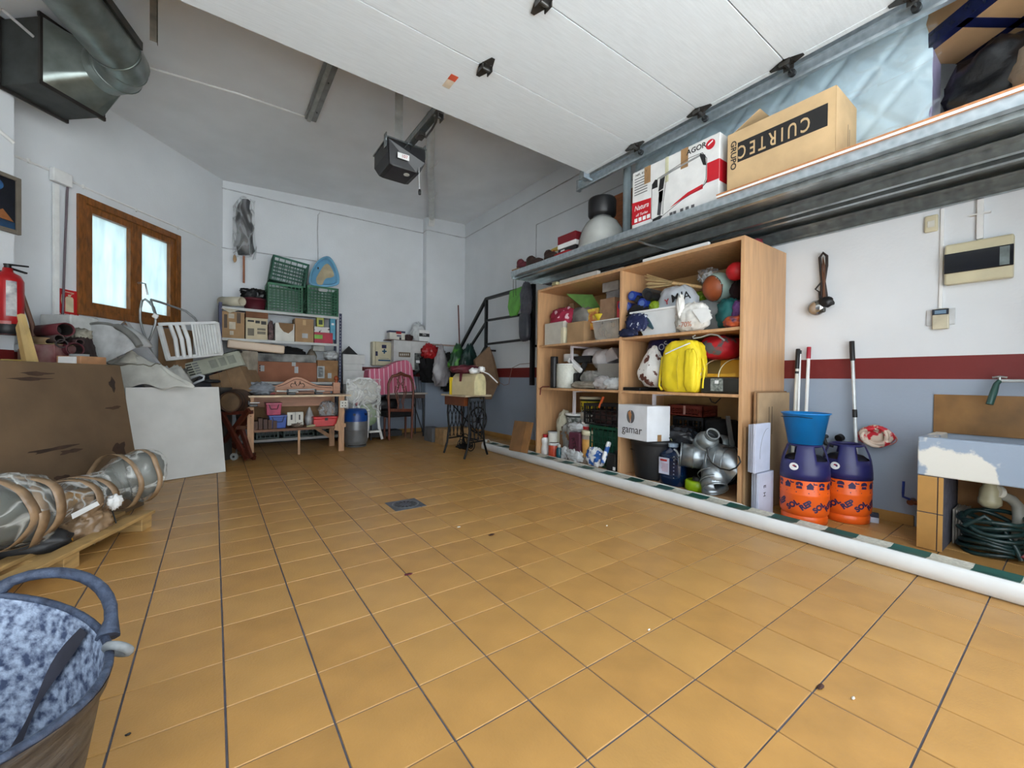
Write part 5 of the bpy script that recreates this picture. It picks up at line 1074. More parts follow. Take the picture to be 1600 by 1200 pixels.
o, yl, yr, z0, z1 = wbx(3.965,1456,1482,482,514,'case',mat((208,200,174),.4),ts,.006)
o = sub('display', B().box(3.9635,3.966,yr,yl,z1-.042,z1-.004), mat((34,44,60),.3), ts); sub('screen', B().box(3.9625,3.9635,yr+.012,yl-.012,z1-.036,z1-.012), mat((130,160,186),.2), o)
va = thing('stop_valve', 'small brass valve with a blue lever beside the tiled sink pillar', 'valve', pX(1424,784,3.95))
q = Vector(va.location)
sub('body', B().cyl(q+Vector((.05,0,0)),q+Vector((-.03,0,-.0)),.02,n=12).cyl(q+Vector((-.01,.0,-.0)),q+Vector((-.01,-.04,.0)),.016,n=10), mat((120,70,44),.35,.6), va)
sub('lever', B().tube([q+Vector((-.03,0,.02)),pX(1411,776,3.93),pX(1411,770,3.93),pX(1412,752,3.93)],.008), mat((30,60,150),.4), va, 'blue lever')
# the sink niche
a, c = pZ(1435,845,0), pZ(1473,854,0)
SKX = a.x - .0; 
print('sink', a, c)
sk = thing('utility_sink', 'masonry utility sink with flaking blue-grey paint on tiled pillars', 'sink', (3.8,.2,0))
SX = 3.50; SYL = pX(1434,682,SX).y; zt = pX(1434,682,SX).z; zl = pX(1434,741,SX).z
print('SX', SYL, zt, zl, pX(1434,845,SX), pX(1473,854,SX))
PEEL = mat((146,160,178),.7,var=.08,s=2.4,c2=(216,214,206),kind='patch',edge=(.47,.49),bump=.3,bs=20)
ap = B().box(SX,SX+.07,-.40,SYL,zl,zt).box(SX+.07,XW-.002,SYL-.06,SYL,zl,zt).box(SX+.07,XW-.002,-.40,-.34,zl,zt).box(SX+.07,XW-.002,-.39,SYL-.06,zl,zl+.04)
sub('basin', ap, PEEL, sk, bev=.008)
pyr = pX(1473,800,SX).y
sub('pillar', B().box(SX+.012,XW-.002,pyr+.004,SYL-.008,0,zl), GROUT, sk)
for k in range(2):
    for z0, z1 in ((0.004,zl*.5-.003),(zl*.5+.003,zl-.004)):
        w = (SYL-pyr)
        if k == 0: sub('tile', B().box(SX+.002,SX+.012,pyr+.028,SYL-.004,z0,z1).v and B().box(SX+.002,SX+.012,pyr+.026,SYL-.003,z0,z1), TM2, sk, bev=.0015)
        else: sub('tile', B().box(SX+.002,SX+.012,pyr,pyr+.021,z0,z1), TM3, sk, bev=.0015)
sub('pillar', B().box(SX+.012,XW-.002,-.40,-.33,0,zl), PLW, sk)
sub('rear_tile', B().box(XW-.02,XW-.002,-.33,pyr,0.0,zl), mat((150,104,56),.4,var=.1), sk)
spb = thing('splashback', 'brown splashback panel on the wall above the sink', 'splashback', (3.99,.1,.9))
a, c = pX(1458,675,3.985), pX(1458,616,3.985); sub('panel', B().box(3.985,XW-.001,-.45,a.y,a.z,c.z), mat((150,108,58),.45,var=.16,s=5), spb, bev=.002)
tpp = thing('water_tap', 'green-handled water tap over the sink', 'tap', pX(1560,592,3.9))
q = pX(1562,595,3.92)
sub('pipe', B().tube([(3.985,q.y-.3,q.z+.0),(3.95,q.y-.25,q.z+.0),q],.010), LGREY, tpp)
sub('handle', B().tube([q+Vector((0,.03,.02)),q+Vector((0,0,.026)),q+Vector((0,-.03,.02))],.006).cyl(q,q+Vector((0,0,.022)),.008,n=8), STEEL, tpp)
sub('spout', B().tube([q, q+Vector((-.01,.012,-.02)), pX(1553,612,3.88), pX(1546,632,3.86)],[.013,.014,.017,.017]), mat((44,80,74),.4), tpp, 'dark green spout')
dp = thing('drain_trap', 'grey plastic bottle trap and bent waste pipe under the sink', 'drain trap', (3.7,.25,0))
TG = mat((150,150,142),.4,var=.06); q = pX(1547,765,3.72)
sub('trap', B().lathe([(.028,.1),(.03,.02),(.042,.0),(.046,-.05),(.05,-.06),(.048,-.085),(.03,-.105),(0,-.11)],c=tuple(q),n=24), mat((176,170,140),.4), dp)
q2 = pX(1555,767,3.72); sub('waste_pipe', B().tube([q2, pX(1568,775,3.74), pX(1580,780,3.76), pX(1590,790,3.78), pX(1592,805,3.78), (3.78,pX(1591,830,3.78).y,.02)],.026,n=14), TG, dp)
sub('ring', B().cyl(q2+Vector((-.01,.0,0)),q2+Vector((.012,-.015,-.004)),.037,n=18), OFFW, dp)
th = thing('spare_tiles', 'stack of pale tiles standing on edge under the sink', 'tiles', (3.66,.55,0))
a, c = pZ(1487,852,0), pZ(1500,853,0); zt2 = pF(1490,795,(a-O).dot(F_)).z if False else .22
for k in range(5): sub('tile', B().box(a.x+.05,a.x+.26,c.y+.012*k-.02,c.y+.012*k-.011,0.002,.215-.004*(k%2)), mat((182,178,168),.6,var=.06), th)
hs = thing('garden_hose', 'coiled dark green garden hose under the sink', 'hose', (3.72,.32,0))
HM = mat((24,52,52),.35,var=.2)
for k in range(8):
    z = .02+.026*k; rx = .10+.006*(k%3); ry = .115+.01*((k*2)%3)
    obj('coil', B().tube([(rx*cos(a)*(1-.06*k/8), ry*sin(a), z+.012*sin(a*2+k)+(.05*max(0,cos(a+k)) if k>4 else 0)) for a in [2*pi*j/30 for j in range(30)]],.0125,n=8,closed=True), HM, hs)
obj('hose_end', B().tube([(-.09,.10,.16),(-.1,.02,.24),(-.05,-.05,.17),(-.08,-.10,.08),(-.1,-.12,.03)],.0125,n=8), HM, hs)
obj('brass_nozzle', B().cyl((-.1,-.12,.06),(-.1,-.15,.04),.012,n=8), mat((140,60,60),.4), hs, 'reddish nozzle')

# ================================================================ long roll on the floor
ra, rb = Vector((3.105,5.05,0)), Vector((2.93,-.45,0)); rd = (ra-rb).normalized(); rn = Vector((rd.y,-rd.x,0)); RL = (ra-rb).length
rl = thing('awning_roll', 'very long white roll with green and cream check edge lying in front of the unit', 'roll', (ra+rb)/2)
def rp(s, n, z): p = rb + rd*s + rn*n; return Vector((p.x,p.y,z))
prof = [(.03,.0),(.006,.012),(.0,.05),(.004,.085),(.016,.098),(.03,.1)]
def lev(s): return 1 + .05*noise.noise(Vector((s*.8,3,1))) 
b = B(); NS = 60
b.add([rp(RL*k/NS, n, z*lev(RL*k/NS)) for k in range(NS+1) for n, z in prof], [(k*6+j,(k+1)*6+j,(k+1)*6+j+1,k*6+j+1) for k in range(NS) for j in range(5)], True)
b.box(0,0,0,0,0,0) if False else None
b.add([rp(RL,n,z) for n,z in prof], [tuple(range(6))]); sub('front_roll', b, mat((226,228,228),.4,var=.05,s=3), rl)
GNC = mat((30,84,76),.45,var=.1); CRC = mat((206,204,190),.55,var=.12,s=60)
b = B(); L_ = .155; k = 0; s = 0
while s < RL:
    e = min(s+L_, RL)
    for st, (n0, n1, z0, z1) in enumerate(((.025,.088,.1,.094),(.098,.16,.09,.099))):
        b.mset((k+st*0) % 2 if st == 0 else (k) % 2); b.hexa([rp(s,n0,z0-.02),rp(e,n0,z0-.02),rp(e,n1,z1-.02),rp(s,n1,z1-.02),rp(s,n0,z0*lev(s)),rp(e,n0,z0*lev(e)),rp(e,n1,z1*lev(e)),rp(s,n1,z1*lev(s))])
    k += 1; s = e
b.mset(2); b.add([rp(0,.088,.079),rp(RL,.088,.079),rp(RL,.098,.079),rp(0,.098,.079)],[(0,1,2,3)])
sub('check_edge', b, [GNC, CRC, DARK], rl)
S0 = 1.7
b = B(); b.add([rp(S0+(RL-S0)*k/NS, n-.03*max(0,1-k/8)*0, z*min(1,.3+k/5)*(1+.06*noise.noise(Vector((k*.21,n,5))))) for k in range(NS+1) for n, z in [(.16,.0),(.161,.096),(.17,.104),(.178,.1),(.184,.05),(.178,0)]], [(k*6+j,(k+1)*6+j,(k+1)*6+j+1,k*6+j+1) for k in range(NS) for j in range(5)], True); b.add([rp(RL,n,z) for n,z in [(.16,.0),(.161,.096),(.17,.104),(.178,.1),(.184,.05),(.178,0)]],[tuple(range(6))])
sub('rear_roll', b, mat((222,222,216),.5,var=.06), rl)
sub('core', B().hexa([rp(0,.03,.0),rp(RL,.03,.0),rp(RL,.16,.0),rp(0,.16,.0),rp(0,.03,.078),rp(RL,.03,.078),rp(RL,.16,.075),rp(0,.16,.075)]), mat((200,200,190),.6), rl)
sub('twine', B().tube([rp(RL+.0,.05,.10),rp(RL+.02,.06,.13),rp(RL-.05,.09,.14),rp(RL-.1,.1,.105)],.006).bag(tuple(rp(RL-.02,.05,.118)),(.03,.03,.02),amp=.4,n=16), OFFW, rl)
wd = thing('wooden_board', 'brown wooden board leaning against the far end of the beech unit', 'board', (3.4,4.3,0))
q = [pF(804,657,4.9), pF(832,660,4.72), pF(822,708,4.62), pF(795,703,4.8)]
sub('plank', B().slab([q[0],q[0].lerp(q[1],.66),q[3].lerp(q[2],.68),q[3]],.02), mat((122,86,50),.6,var=.15,s=6,kind='wood'), wd)
sub('plank', B().slab([q[0].lerp(q[1],.67),q[1],q[2],q[3].lerp(q[2],.69)],.024), mat((140,98,54),.6,var=.15,s=6,kind='wood'), wd)
# floor drain and crumbs
dc = Vector((1.238,3.15,0))
dr = thing('floor_drain', 'square grey metal floor drain with a fan of slots', 'drain', dc)
obj('plate', B().box(-.125,.125,-.125,.125,-.003,.003), mat((104,110,122),.4,.5,var=.15), dr, bev=.001)
obj('grate_ring', B().lathe([(.095,.003),(.098,.006),(.104,.006),(.106,.003)],n=36), mat((140,146,152),.35,.6), dr)
for k in range(14):
    a = 2*pi*k/14; obj('slot', B().hexa([(cos(a+s_*w)*r_,sin(a+s_*w)*r_,z) for z in (.003,.0036) for r_, s_, w in ((.045,-1,.1),(.085,-1,.1),(.085,1,.1),(.045,1,.1))]), BLACK, dr)
for i, (x, y, nm, m, lb, d) in enumerate(((717,824,'paper_scrap',OFFW,'white paper scrap on the tiles right of the floor drain',.012),(638,898,'dry_leaf',MAROON,'dark dry leaf on the grout crossing in mid floor',.02),(768,836,'twig',mat((60,30,20),.8),'short dark twig on the tiles in the middle',.02),(618,709,'paper_scrap',mat((206,190,160),.7),'pale scrap on the far floor before the carved chair',.05),(948,822,'paper_scrap',OFFW,'tiny white fleck on the floor in front of the tub bay',.008),(1333,1092,'paper_scrap',OFFW,'small white crumb on the near right tiles',.008),(1282,1074,'twig',mat((70,40,30),.8),'small bent twig on the near right tiles',.016),(1014,985,'paper_scrap',WHITE,'white crumb at a grout line right of the middle',.006),(200,1149,'twig',BLACK,'tiny dark twig on the near left tiles',.006))):
    c = pZ(x,y,.001); one(nm, B().bag((c.x,c.y,c.z+.003),(d,d*.45,.003),amp=.4,seed=i+80,n=12,base=-.003), m, lb, 'debris')
# ================================================================ far end: rack, workbench, tables
RF, RB_ = 6.90, 7.28
NVM = mat((28,34,72),.45,.2,var=.1); SHW = mat((196,198,196),.45,var=.05)
rk = thing('metal_rack', 'grey metal shelving rack with navy perforated uprights on the far wall', 'shelving rack', (.83,7.1,0))
RX0, RX1 = .05, 1.64
for x in (RX0, RX1-.04):
    for y in (RF, RB_-.04):
        b = B().box(x,x+.04,y,y+.003,0,2.01).box(x if x<1 else x+.037, x+.003 if x<1 else x+.04, y,y+.04,0,2.01)
        u = sub('upright', b, NVM, rk)
        if y == RF and x > 1:
            hb_ = B()
            for k in range(38): hb_.box(x+.012,x+.024,y-.0012,y,.1+.05*k,.115+.05*k)
            sub('upright_holes', hb_, LGREY, u, kind='stuff')
RZ = (1.955, 1.53, .93, .10)
for z in RZ: sub('shelf', B().box(RX0+.005,RX1-.005,RF+.004,RB_-.004,z-.006,z).box(RX0+.005,RX1-.005,RF+.001,RF+.004,z-.036,z), SHW, rk)
def yfit(x0, x1, yt, yb, Y):
    a, c = pY(x0,yb,Y), pY(x1,yb,Y); return a.x, c.x, min(a.z,c.z), pY((x0+x1)/2,yt,Y).z
def ybox(name, Y, x0, x1, yt, yb, dy, m, label, cat='cardboard box', zb=None, bev=.004):
    xl, xr, z0, z1 = yfit(x0,x1,yt,yb,Y); z0 = zb if zb is not None else z0
    return one(name, B().box(xl,xr,Y,Y+dy,z0,z1), m, label, cat, bev=bev)
def ybag(name, Y, x0, x1, yt, yb, dy, m, label, cat='bag', zb=None, p=2.6, amp=.14, seed=1, top=1.0, n=32, fr=3.0, st=1.0):
    xl, xr, z0, z1 = yfit(x0,x1,yt,yb,Y); z0 = zb if zb is not None else z0; h = z1-z0
    return one(name, B().bag(((xl+xr)/2,Y+dy/2,z0+h/2),((xr-xl)/2,dy/2,h*.52),p=p,amp=amp,seed=seed,top=top,n=n,fr=fr,base=-h/2+.001,st=st), m, label, cat)
def ypatch(o, Y, x0, x1, yt, yb, name, m, d=.0015):
    xl, xr, z0, z1 = yfit(x0,x1,yt,yb,Y); return sub(name, B().box(xl,xr,Y-d,Y-.0002,z0,z1), m, o)
# top of the rack
def ycrate(label, Y, x0, x1, yt, yb, d, zb, m, rows, cols, tilt=0):
    xl, xr, z0, z1 = yfit(x0,x1,yt,yb,Y); th = thing('crate', label, 'crate', ((xl+xr)/2,Y+d/2,zb)); M = Matrix.Rotation(tilt,3,'Y')
    crate(th, ((xl+xr)/2,Y+d/2,zb), M@Vector((1,0,0)), (0,1,0), M@Vector((0,0,1)), xr-xl, d, z1-zb, m, rows, cols); return th, xl, xr, z1
GR1 = mat((28,112,74),.4,var=.12); GR2 = mat((22,98,76),.4,var=.12)
th, xl, xr, zc = ycrate('lower bright green crate at the middle of the rack top', 6.92, 417, 474, 444, 483, .34, RZ[0]+.001, GR1, 9, 9)
th, a2, c2, zc2 = ycrate('green crate with a small label at the right end of the rack top', 6.92, 479, 529, 448, 490, .34, RZ[0]+.001, GR1, 9, 9)
ypatch(th, 6.92, 498, 511, 451, 455, 'paper_label', LGREY, .004)
th, _, _, zt_ = ycrate('dark green crate lying tilted on top of the lower green crate', 6.93, 420, 478, 404, 444, .30, zc+.012, GR2, 6, 6, rad(8))
bt = thing('baby_bath', 'light blue child bath with a tan inside standing up on the right green crate', 'baby bath', ((a2+c2)/2,7.12,zc2+.002))
yy = 7.06; o_ = [pY(x,y,yy) for x,y in [(483,449),(483,430),(492,412),(502,403),(512,400),(518,404),(526,418),(531,435),(528,448)]]
cpt = sum(o_, Vector())/len(o_); n = len(o_)
def sm(pts, k=3):
    for _ in range(k): pts = [q for i in range(len(pts)) for q in (pts[i].lerp(pts[(i+1)%len(pts)],.25), pts[i].lerp(pts[(i+1)%len(pts)],.75))]
    return pts
o_ = sm(o_,2); n = len(o_); rings = [(1,0,0),(1.02,-.01,0),(.93,-.015,0),(.84,.05,0),(.80,.09,0)]
b = B(); b.add([cpt + (p-cpt)*s + Vector((0,dy,0)) for s,dy,_ in rings for p in o_], [(k*n+i,k*n+(i+1)%n,(k+1)*n+(i+1)%n,(k+1)*n+i) for k in range(4) for i in range(n)]+[tuple(4*n+i for i in range(n))], True)
sub('shell', b, mat((120,180,216),.3,var=.05), bt)
o2 = sm([pY(x,y,yy+.07) for x,y in [(497,446),(493,436),(500,424),(508,412),(515,412),(524,430),(518,434),(508,434),(504,446)]],2)
b = B(); b.add([p+Vector((0,.012,0)) for p in o2], [tuple(range(len(o2)))]); sub('tan_seat', b, mat((190,172,136),.5), bt)
sub('clip', B().cb(tuple(pY(497,419,yy-.02)),(.02,.01,.03)), BLACK, bt)
mp = thing('flower_pot', 'maroon plastic pot full of crumpled black plastic on the rack top', 'pot', (pY(399,480,6.98).x,7.08,RZ[0]+.001))
obj('pot', B().lathe([(0,0),(.115,0),(.125,.02),(.145,.14),(.152,.14),(.152,.17),(.142,.17),(.12,.02)],n=28), MAROON, mp)
obj('black_plastic', B().bag((0,0,.21),(.15,.12,.10),amp=.35,seed=91,n=36,fr=4).bag((-.12,-.02,.27),(.06,.04,.035),amp=.35,seed=92,n=20), mat((22,24,28),.3,var=.3,bump=.6,bs=30), mp)
cl = thing('carpet_roll', 'cream rolled sheet with a loose corner at the left end of the rack top', 'roll', (.16,7.0,RZ[0]))
a, c = pY(378,471,6.88), pY(346,471,7.2)
sub('roll', B().cyl(a,c,.062,n=28,cap=False).cyl(a,c,.052,n=28,cap=False), mat((206,198,176),.7,var=.05), cl, solid=.003)
sub('loose_corner', B().add([pY(345,481,6.875),pY(376,484,6.875),pY(359,489,6.87)],[(0,1,2)]), mat((206,198,176),.7), cl, solid=.002)
bg = thing('bagged_bust', 'black figure shape wrapped in clear plastic on a copper coloured pole on the far wall', 'wrapped figure', (.2,7.2,2.1))
b = B(); ctr = [(384,313,.05),(383,322,.075),(380,332,.10),(381,345,.10),(384,357,.085),(384,368,.10),(383,380,.115),(383,392,.11),(384,398,.08)]
b.tube([pY(x,y,7.22) for x,y,_ in ctr],[r for _,_,r in ctr],n=20); b.v = [v + Vector((1,.5,1))*.045*noise.noise(v*9) + Vector((0,-.03,0))*abs(noise.noise(Vector((v.x*14,3,v.z*6)))) for v in b.v]
b.v = [Vector((v.x, 7.22+(v.y-7.22)*.7, v.z)) for v in b.v]
sub('figure', b, mat((14,16,20),.25,var=.3,bump=.5,bs=24), bg)
b = B().tube([pY(x,y,7.21) for x,y in ((386,312),(382,325),(382,345),(382,365),(382,385),(383,403))],[.09,.13,.135,.135,.14,.13],n=24); b.v = [v + Vector((1,.3,1))*.03*noise.noise(v*12) for v in b.v]
b.v = [Vector((v.x, 7.21+(v.y-7.21)*.75, v.z)) for v in b.v]
sub('clear_bag', b, FILMC, bg)
sub('pole', B().cyl(pY(381,400,7.24),pY(381,442,7.24),.014,n=12), mat((170,104,70),.4,var=.1), bg)
sub('paper_end', B().bag(tuple(pY(367,404,7.2)),(.02,.01,.05),amp=.3,n=12), CARD, bg)
# second shelf
Y = 6.92
o = ybox('cardboard_box', Y, 344, 382, 487, 524, .3, CARD, 'brown printed carton at the left end of the second rack shelf', zb=RZ[1]+.001)
for q in ((350,355,491,512),(357,366,490,497),(370,376,489,505),(358,368,503,514),(359,365,517,523)): ypatch(o, Y, *q, 'print', mat((206,196,176),.6) if q[0] in (357,358,359) else mat((96,82,70),.7))
o = ybox('cardboard_box', Y, 384, 418, 497, 526, .3, mat((206,192,160),.7,var=.05), 'cream carton with black printing on the second rack shelf', zb=RZ[1]+.001)
for q in ((387,397,500,502.5),(408,416,502,507),(399,406,501,505),(387,397,513,524),(402,415,513,516),(402,415,518,522)): ypatch(o, Y, *q, 'print', mat((40,38,36),.6) if q[2]<505 else mat((120,112,96),.6))
ybox('cardboard_box', Y+.01, 384, 419, 487.5, 496.6, .28, mat((134,88,58),.8), 'flat dark brown carton lying on the cream one', zb=pY(400,497,Y).z+.004)
ybag('black_cable', Y+.04, 419, 428, 502, 526, .12, mat((30,28,30),.6,var=.5,c2=(150,120,120),s=20), 'tangle of dark cables between two cartons on the second rack shelf', 'cables', zb=RZ[1]+.001, amp=.25, seed=93)
o = ybox('cardboard_box', Y, 430, 460, 505, 528, .25, OFFW, 'white box with a torn brown front on the second rack shelf', zb=RZ[1]+.001)
xl, xr, z0, z1 = yfit(435,459,505,520,Y); sub('torn_patch', B().add([(xl,Y-.001,z1),(xr,Y-.001,z1),(xr-.01,Y-.001,z0+.06),(xr-.07,Y-.001,z0),(xl+.07,Y-.001,z0+.02),(xl+.02,Y-.001,z0+.08)],[(0,1,2,3,4,5)]), CARDD, o)
o = ybox('cardboard_box', Y, 461, 490, 498, 529, .28, CARD, 'plain brown carton in the middle of the second rack shelf', zb=RZ[1]+.001)
ypatch(o, Y, 473, 478, 500, 508, 'tape', CARDL); ypatch(o, Y, 472, 481, 521, 528, 'white_label', LGREY)
ybox('carton', Y+.02, 491, 515, 511, 519, .2, mat((210,206,206),.6,var=.3,c2=(60,30,40),s=9,kind='patch',edge=(.36,.4)), 'small white and black box on the red box of the second rack shelf', 'box', zb=RZ[1]+.062)
o = ybox('carton', Y, 491, 520, 519.5, 530, .22, mat((186,24,60),.5), 'red and green tea box at the bottom of the pile on the second rack shelf', 'box', zb=RZ[1]+.001); ypatch(o, Y, 491, 504, 523, 529, 'green_print', mat((130,190,70),.5))
o = ybox('carton', Y+.03, 495, 506, 496, 510, .08, mat((196,200,90),.5), 'small yellow-green carton on the pile at the right of the second rack shelf', 'box', zb=None); ypatch(o, Y+.03, 498, 504, 500, 507, 'print', mat((40,60,40),.5))
o = ybox('carton', Y+.01, 516, 524, 497, 521, .1, mat((70,160,190),.4,var=.08), 'tall turquoise carton at the right end of the second rack shelf', 'box', zb=RZ[1]+.064); ypatch(o, Y+.01, 518, 522, 505, 508, 'print', WHITE)
# third level
o = one('roll_of_paper', B().beam(pY(355,537,6.93),pY(444,547,6.93),.14,.12,(0,0,1)), mat((206,176,150),.4,var=.2,c2=(226,206,180),s=20,kind='wave',edge=(.3,.7)), 'long peach and cream wrapped parcel sloping over the third rack shelf', 'parcel', bev=.02)
sub('end_band', B().beam(pY(433,546,6.928),pY(444,547.2,6.928),.144,.124), mat((206,120,110),.5), o) if False else None
ybag('black_coat', 6.96, 405, 480, 541, 562, .28, BLACKC, 'black cloth bundle heaped in the middle of the third rack shelf', 'cloth', seed=95, amp=.2, p=2.2)
ybag('beige_lamp', 6.98, 480, 497, 545, 563, .2, mat((150,138,122),.6,var=.2), 'greyish beige lamp shade at the right of the third rack shelf', 'lamp shade', seed=96, top=.4, amp=.04)
ybox('clear_box', 7.02, 489, 507, 539, 548, .14, mat((170,170,160),.2,alpha=.8), 'clear plastic box on the lamp shade', 'box')
ybag('plastic_bag', 6.98, 508, 529, 548, 562, .2, PLASTIC, 'pale plastic bag at the right end of the third rack shelf', seed=97, amp=.22)
o = ybox('cardboard_box', 6.90, 389, 495, 565.5, 592, .34, mat((158,104,78),.85,var=.06,s=5), 'very long reddish brown carton on the third rack shelf', zb=RZ[2]+.001)
for i in range(3):
    for j in range(3): ypatch(o, 6.90, 395+5*i, 397+5*i, 570+4*j, 572+4*j, 'dark_print', DARK)
for q in ((407,413,571,580),(456,462,566,572),(460,466,573,583)): ypatch(o, 6.90, *q, 'pale_print', LGREY)
o = ybox('cardboard_box', 6.91, 496, 528, 563, 592, .3, mat((164,124,84),.85), 'brown carton with a black and white picture on the third rack shelf', zb=RZ[2]+.001)
ypatch(o, 6.91, 495.5, 507, 572, 591, 'picture_frame', LGREY, .004); ypatch(o, 6.905, 497, 505, 574, 589, 'picture', mat((50,54,58),.5,var=.5,c2=(160,164,160),s=20), .004); ypatch(o, 6.91, 512, 518, 583, 591, 'label', LGREY)
ybox('cardboard_box', 6.93, 348, 384, 558, 592, .3, mat((170,150,126),.8,var=.1), 'pale carton at the left end of the third rack shelf', zb=RZ[2]+.001)
ybox('cardboard_box', 6.95, 387, 494, 553, 565, .2, mat((150,150,146),.6,var=.2,c2=(30,30,30),s=6), 'layer of pale folded papers on the very long carton', 'papers', zb=pY(440,565.5,6.9).z+.004)
# bottom level crates
for k, (x0, x1, lb) in enumerate(((399,437,'dark green crate at the left of the lowest rack shelf'),(442,492,'dark green crate in the middle of the lowest rack shelf'),(494,520,'green crate with clear bag at the right of the lowest rack shelf'))):
    ycrate(lb, 6.93, x0, x1, 655, 683, .32, RZ[3]+.001, mat((26,66,56),.4,var=.15), 4, 5)
# backing sheet behind the bench
one('cardboard_sheet', B().slab([(.43,6.435,.347),(1.35,6.435,.347),(1.35,6.455,.745),(.43,6.455,.745)],.012,(0,1,0)), CARDD, 'large brown cardboard sheet behind the workbench shelf', 'cardboard')

# ---- workbench
wbh = thing('workbench', 'pale pine workbench with a thin top and one lower shelf in front of the rack', 'workbench', (.92,6.2,0))
WX0, WX1, WY0, WY1, WT, WS = .33, 1.45, 5.93, 6.5, .77, .345
PK = mat((206,160,122),.6,var=.12,s=6,kind='wood',stretch=(8,8,1)); PKH = mat((206,160,122),.6,var=.12,s=6,kind='wood',stretch=(1,8,8))
for x, y in ((WX0,WY0),(WX1-.07,WY0),(WX0+.03,WY1-.05),(WX1-.08,WY1-.05)): sub('leg', B().box(x,x+.07,y,y+.045,0,WT-.02), PK, wbh, bev=.003)
sub('middle_post', B().box(.885,.91,WY0+.02,WY0+.045,0,WS-.03), PK, wbh)
sub('top', B().box(WX0-.01,WX1+.08,WY0-.03,WY1,WT-.02,WT), mat((150,120,96),.6,var=.1), wbh); sub('front_edge', B().box(WX0-.01,WX1+.08,WY0-.034,WY0-.03,WT-.022,WT+.001), mat((232,206,170),.5), wbh)
sub('lower_shelf', B().box(WX0+.05,WX1-.03,WY0+.02,WY1-.03,WS-.03,WS), mat((134,92,64),.6,var=.15,s=5,kind='wood',stretch=(1,8,8)), wbh)
sub('brace', B().beam((1.12,6.44,.33),(1.38,6.44,.14),.03,.05), PK, wbh); sub('brace', B().beam((WX1-.10,WY0+.01,WS-.06),(WX1-.02,WY0+.01,.55),.03,.06), PK, wbh)
sub('side_rail', B().box(WX1-.12,WX1+.02,WY0-.002,WY0+.02,WS-.02,WS+.03), PK, wbh)
yy = WY0-.012; ps = thing('power_strip', 'white double socket plate on the right front leg of the workbench', 'socket', (pY(537,632,yy).x,yy,.66))
xl, xr, z0, z1 = yfit(531,543,626,637,yy-.002); sub('plate', B().box(xl,xr,yy-.014,yy+.0105,z0,z1), OFFW, ps, bev=.003)
for i in (0,1):
    for j in (0,1): c = (xl+(xr-xl)*(.3+.4*i),yy-.016,z0+(z1-z0)*(.3+.4*j)); sub('socket_hole', B().cyl(c,(c[0],yy-.013,c[2]),.008,n=10), DARK, ps)
# headboard behind the bench
hd_ = thing('bed_headboard', 'pinkish wooden bed headboard with a scrolled arch standing on the workbench', 'headboard', (.9,6.42,WT))
PW = mat((206,150,118),.5,var=.08,s=5,kind='wood',stretch=(1,6,6)); yy = 6.40
arch = [(432,602),(441,599),(449,594),(458,590),(464,589),(471,590),(480,594),(488,599),(497,602),(520,603),(520,611),(395,611),(395,603),(420,603)]
pts = [(pY(x,y,yy).x, pY(x,y,yy).z) for x,y in arch]; b = B(); b.prism(pts, .025, Matrix.Translation((0,yy,0))); sub('arched_panel', b, PW, hd_, bev=.004)
sub('arch_groove', B().tube([pY(x,y,yy-.003) for x,y in ((434,604),(444,601),(452,597),(459,593.5),(464,592.5),(470,593.5),(478,597),(488,602),(500,605),(518,606))],.004,n=5), mat((120,70,50),.5), hd_)
for s_ in (-1,1): sub('iron_scroll', B().tube([pY(465+s_*x,y,yy-.006) for x,y in ((1,603),(3,600),(5,597),(4,595.5),(2.5,597),(5,600),(9,599),(11,602),(10,605),(8,604.5))],.004,n=5), mat((40,34,30),.4,.4), hd_)
for x0, x1 in ((388.5,395),(520,531)):
    xl, xr, z0, z1 = yfit(x0,x1,598,613,yy); sub('post', B().box(xl,xr,yy-.02,yy+.04,WT+.001,pY(392,597,yy).z), PW, hd_, bev=.004)
    c = ((xl+xr)/2,yy+.01,pY(392,597,yy).z); sub('finial', B().lathe([(.02,0),(.03,.006),(.016,.02),(.03,.04),(.034,.06),(.026,.085),(.012,.095),(0,.1)],c=c,n=16), mat((170,76,30),.3,var=.1), hd_)
sub('lower_panel', B().box(.42,1.38,6.45,6.47,WT+.001,WT+.03), PW, hd_)
hp = one('wood_apron', B().hexa([(.50,6.38,.60),(1.28,6.38,.60),(1.36,6.40,.60),(.44,6.40,.60),(.36,6.38,.742),(1.40,6.38,.742),(1.40,6.40,.742),(.36,6.40,.742)]), PW, 'pinkish curved wooden rail under the workbench top', 'rail')
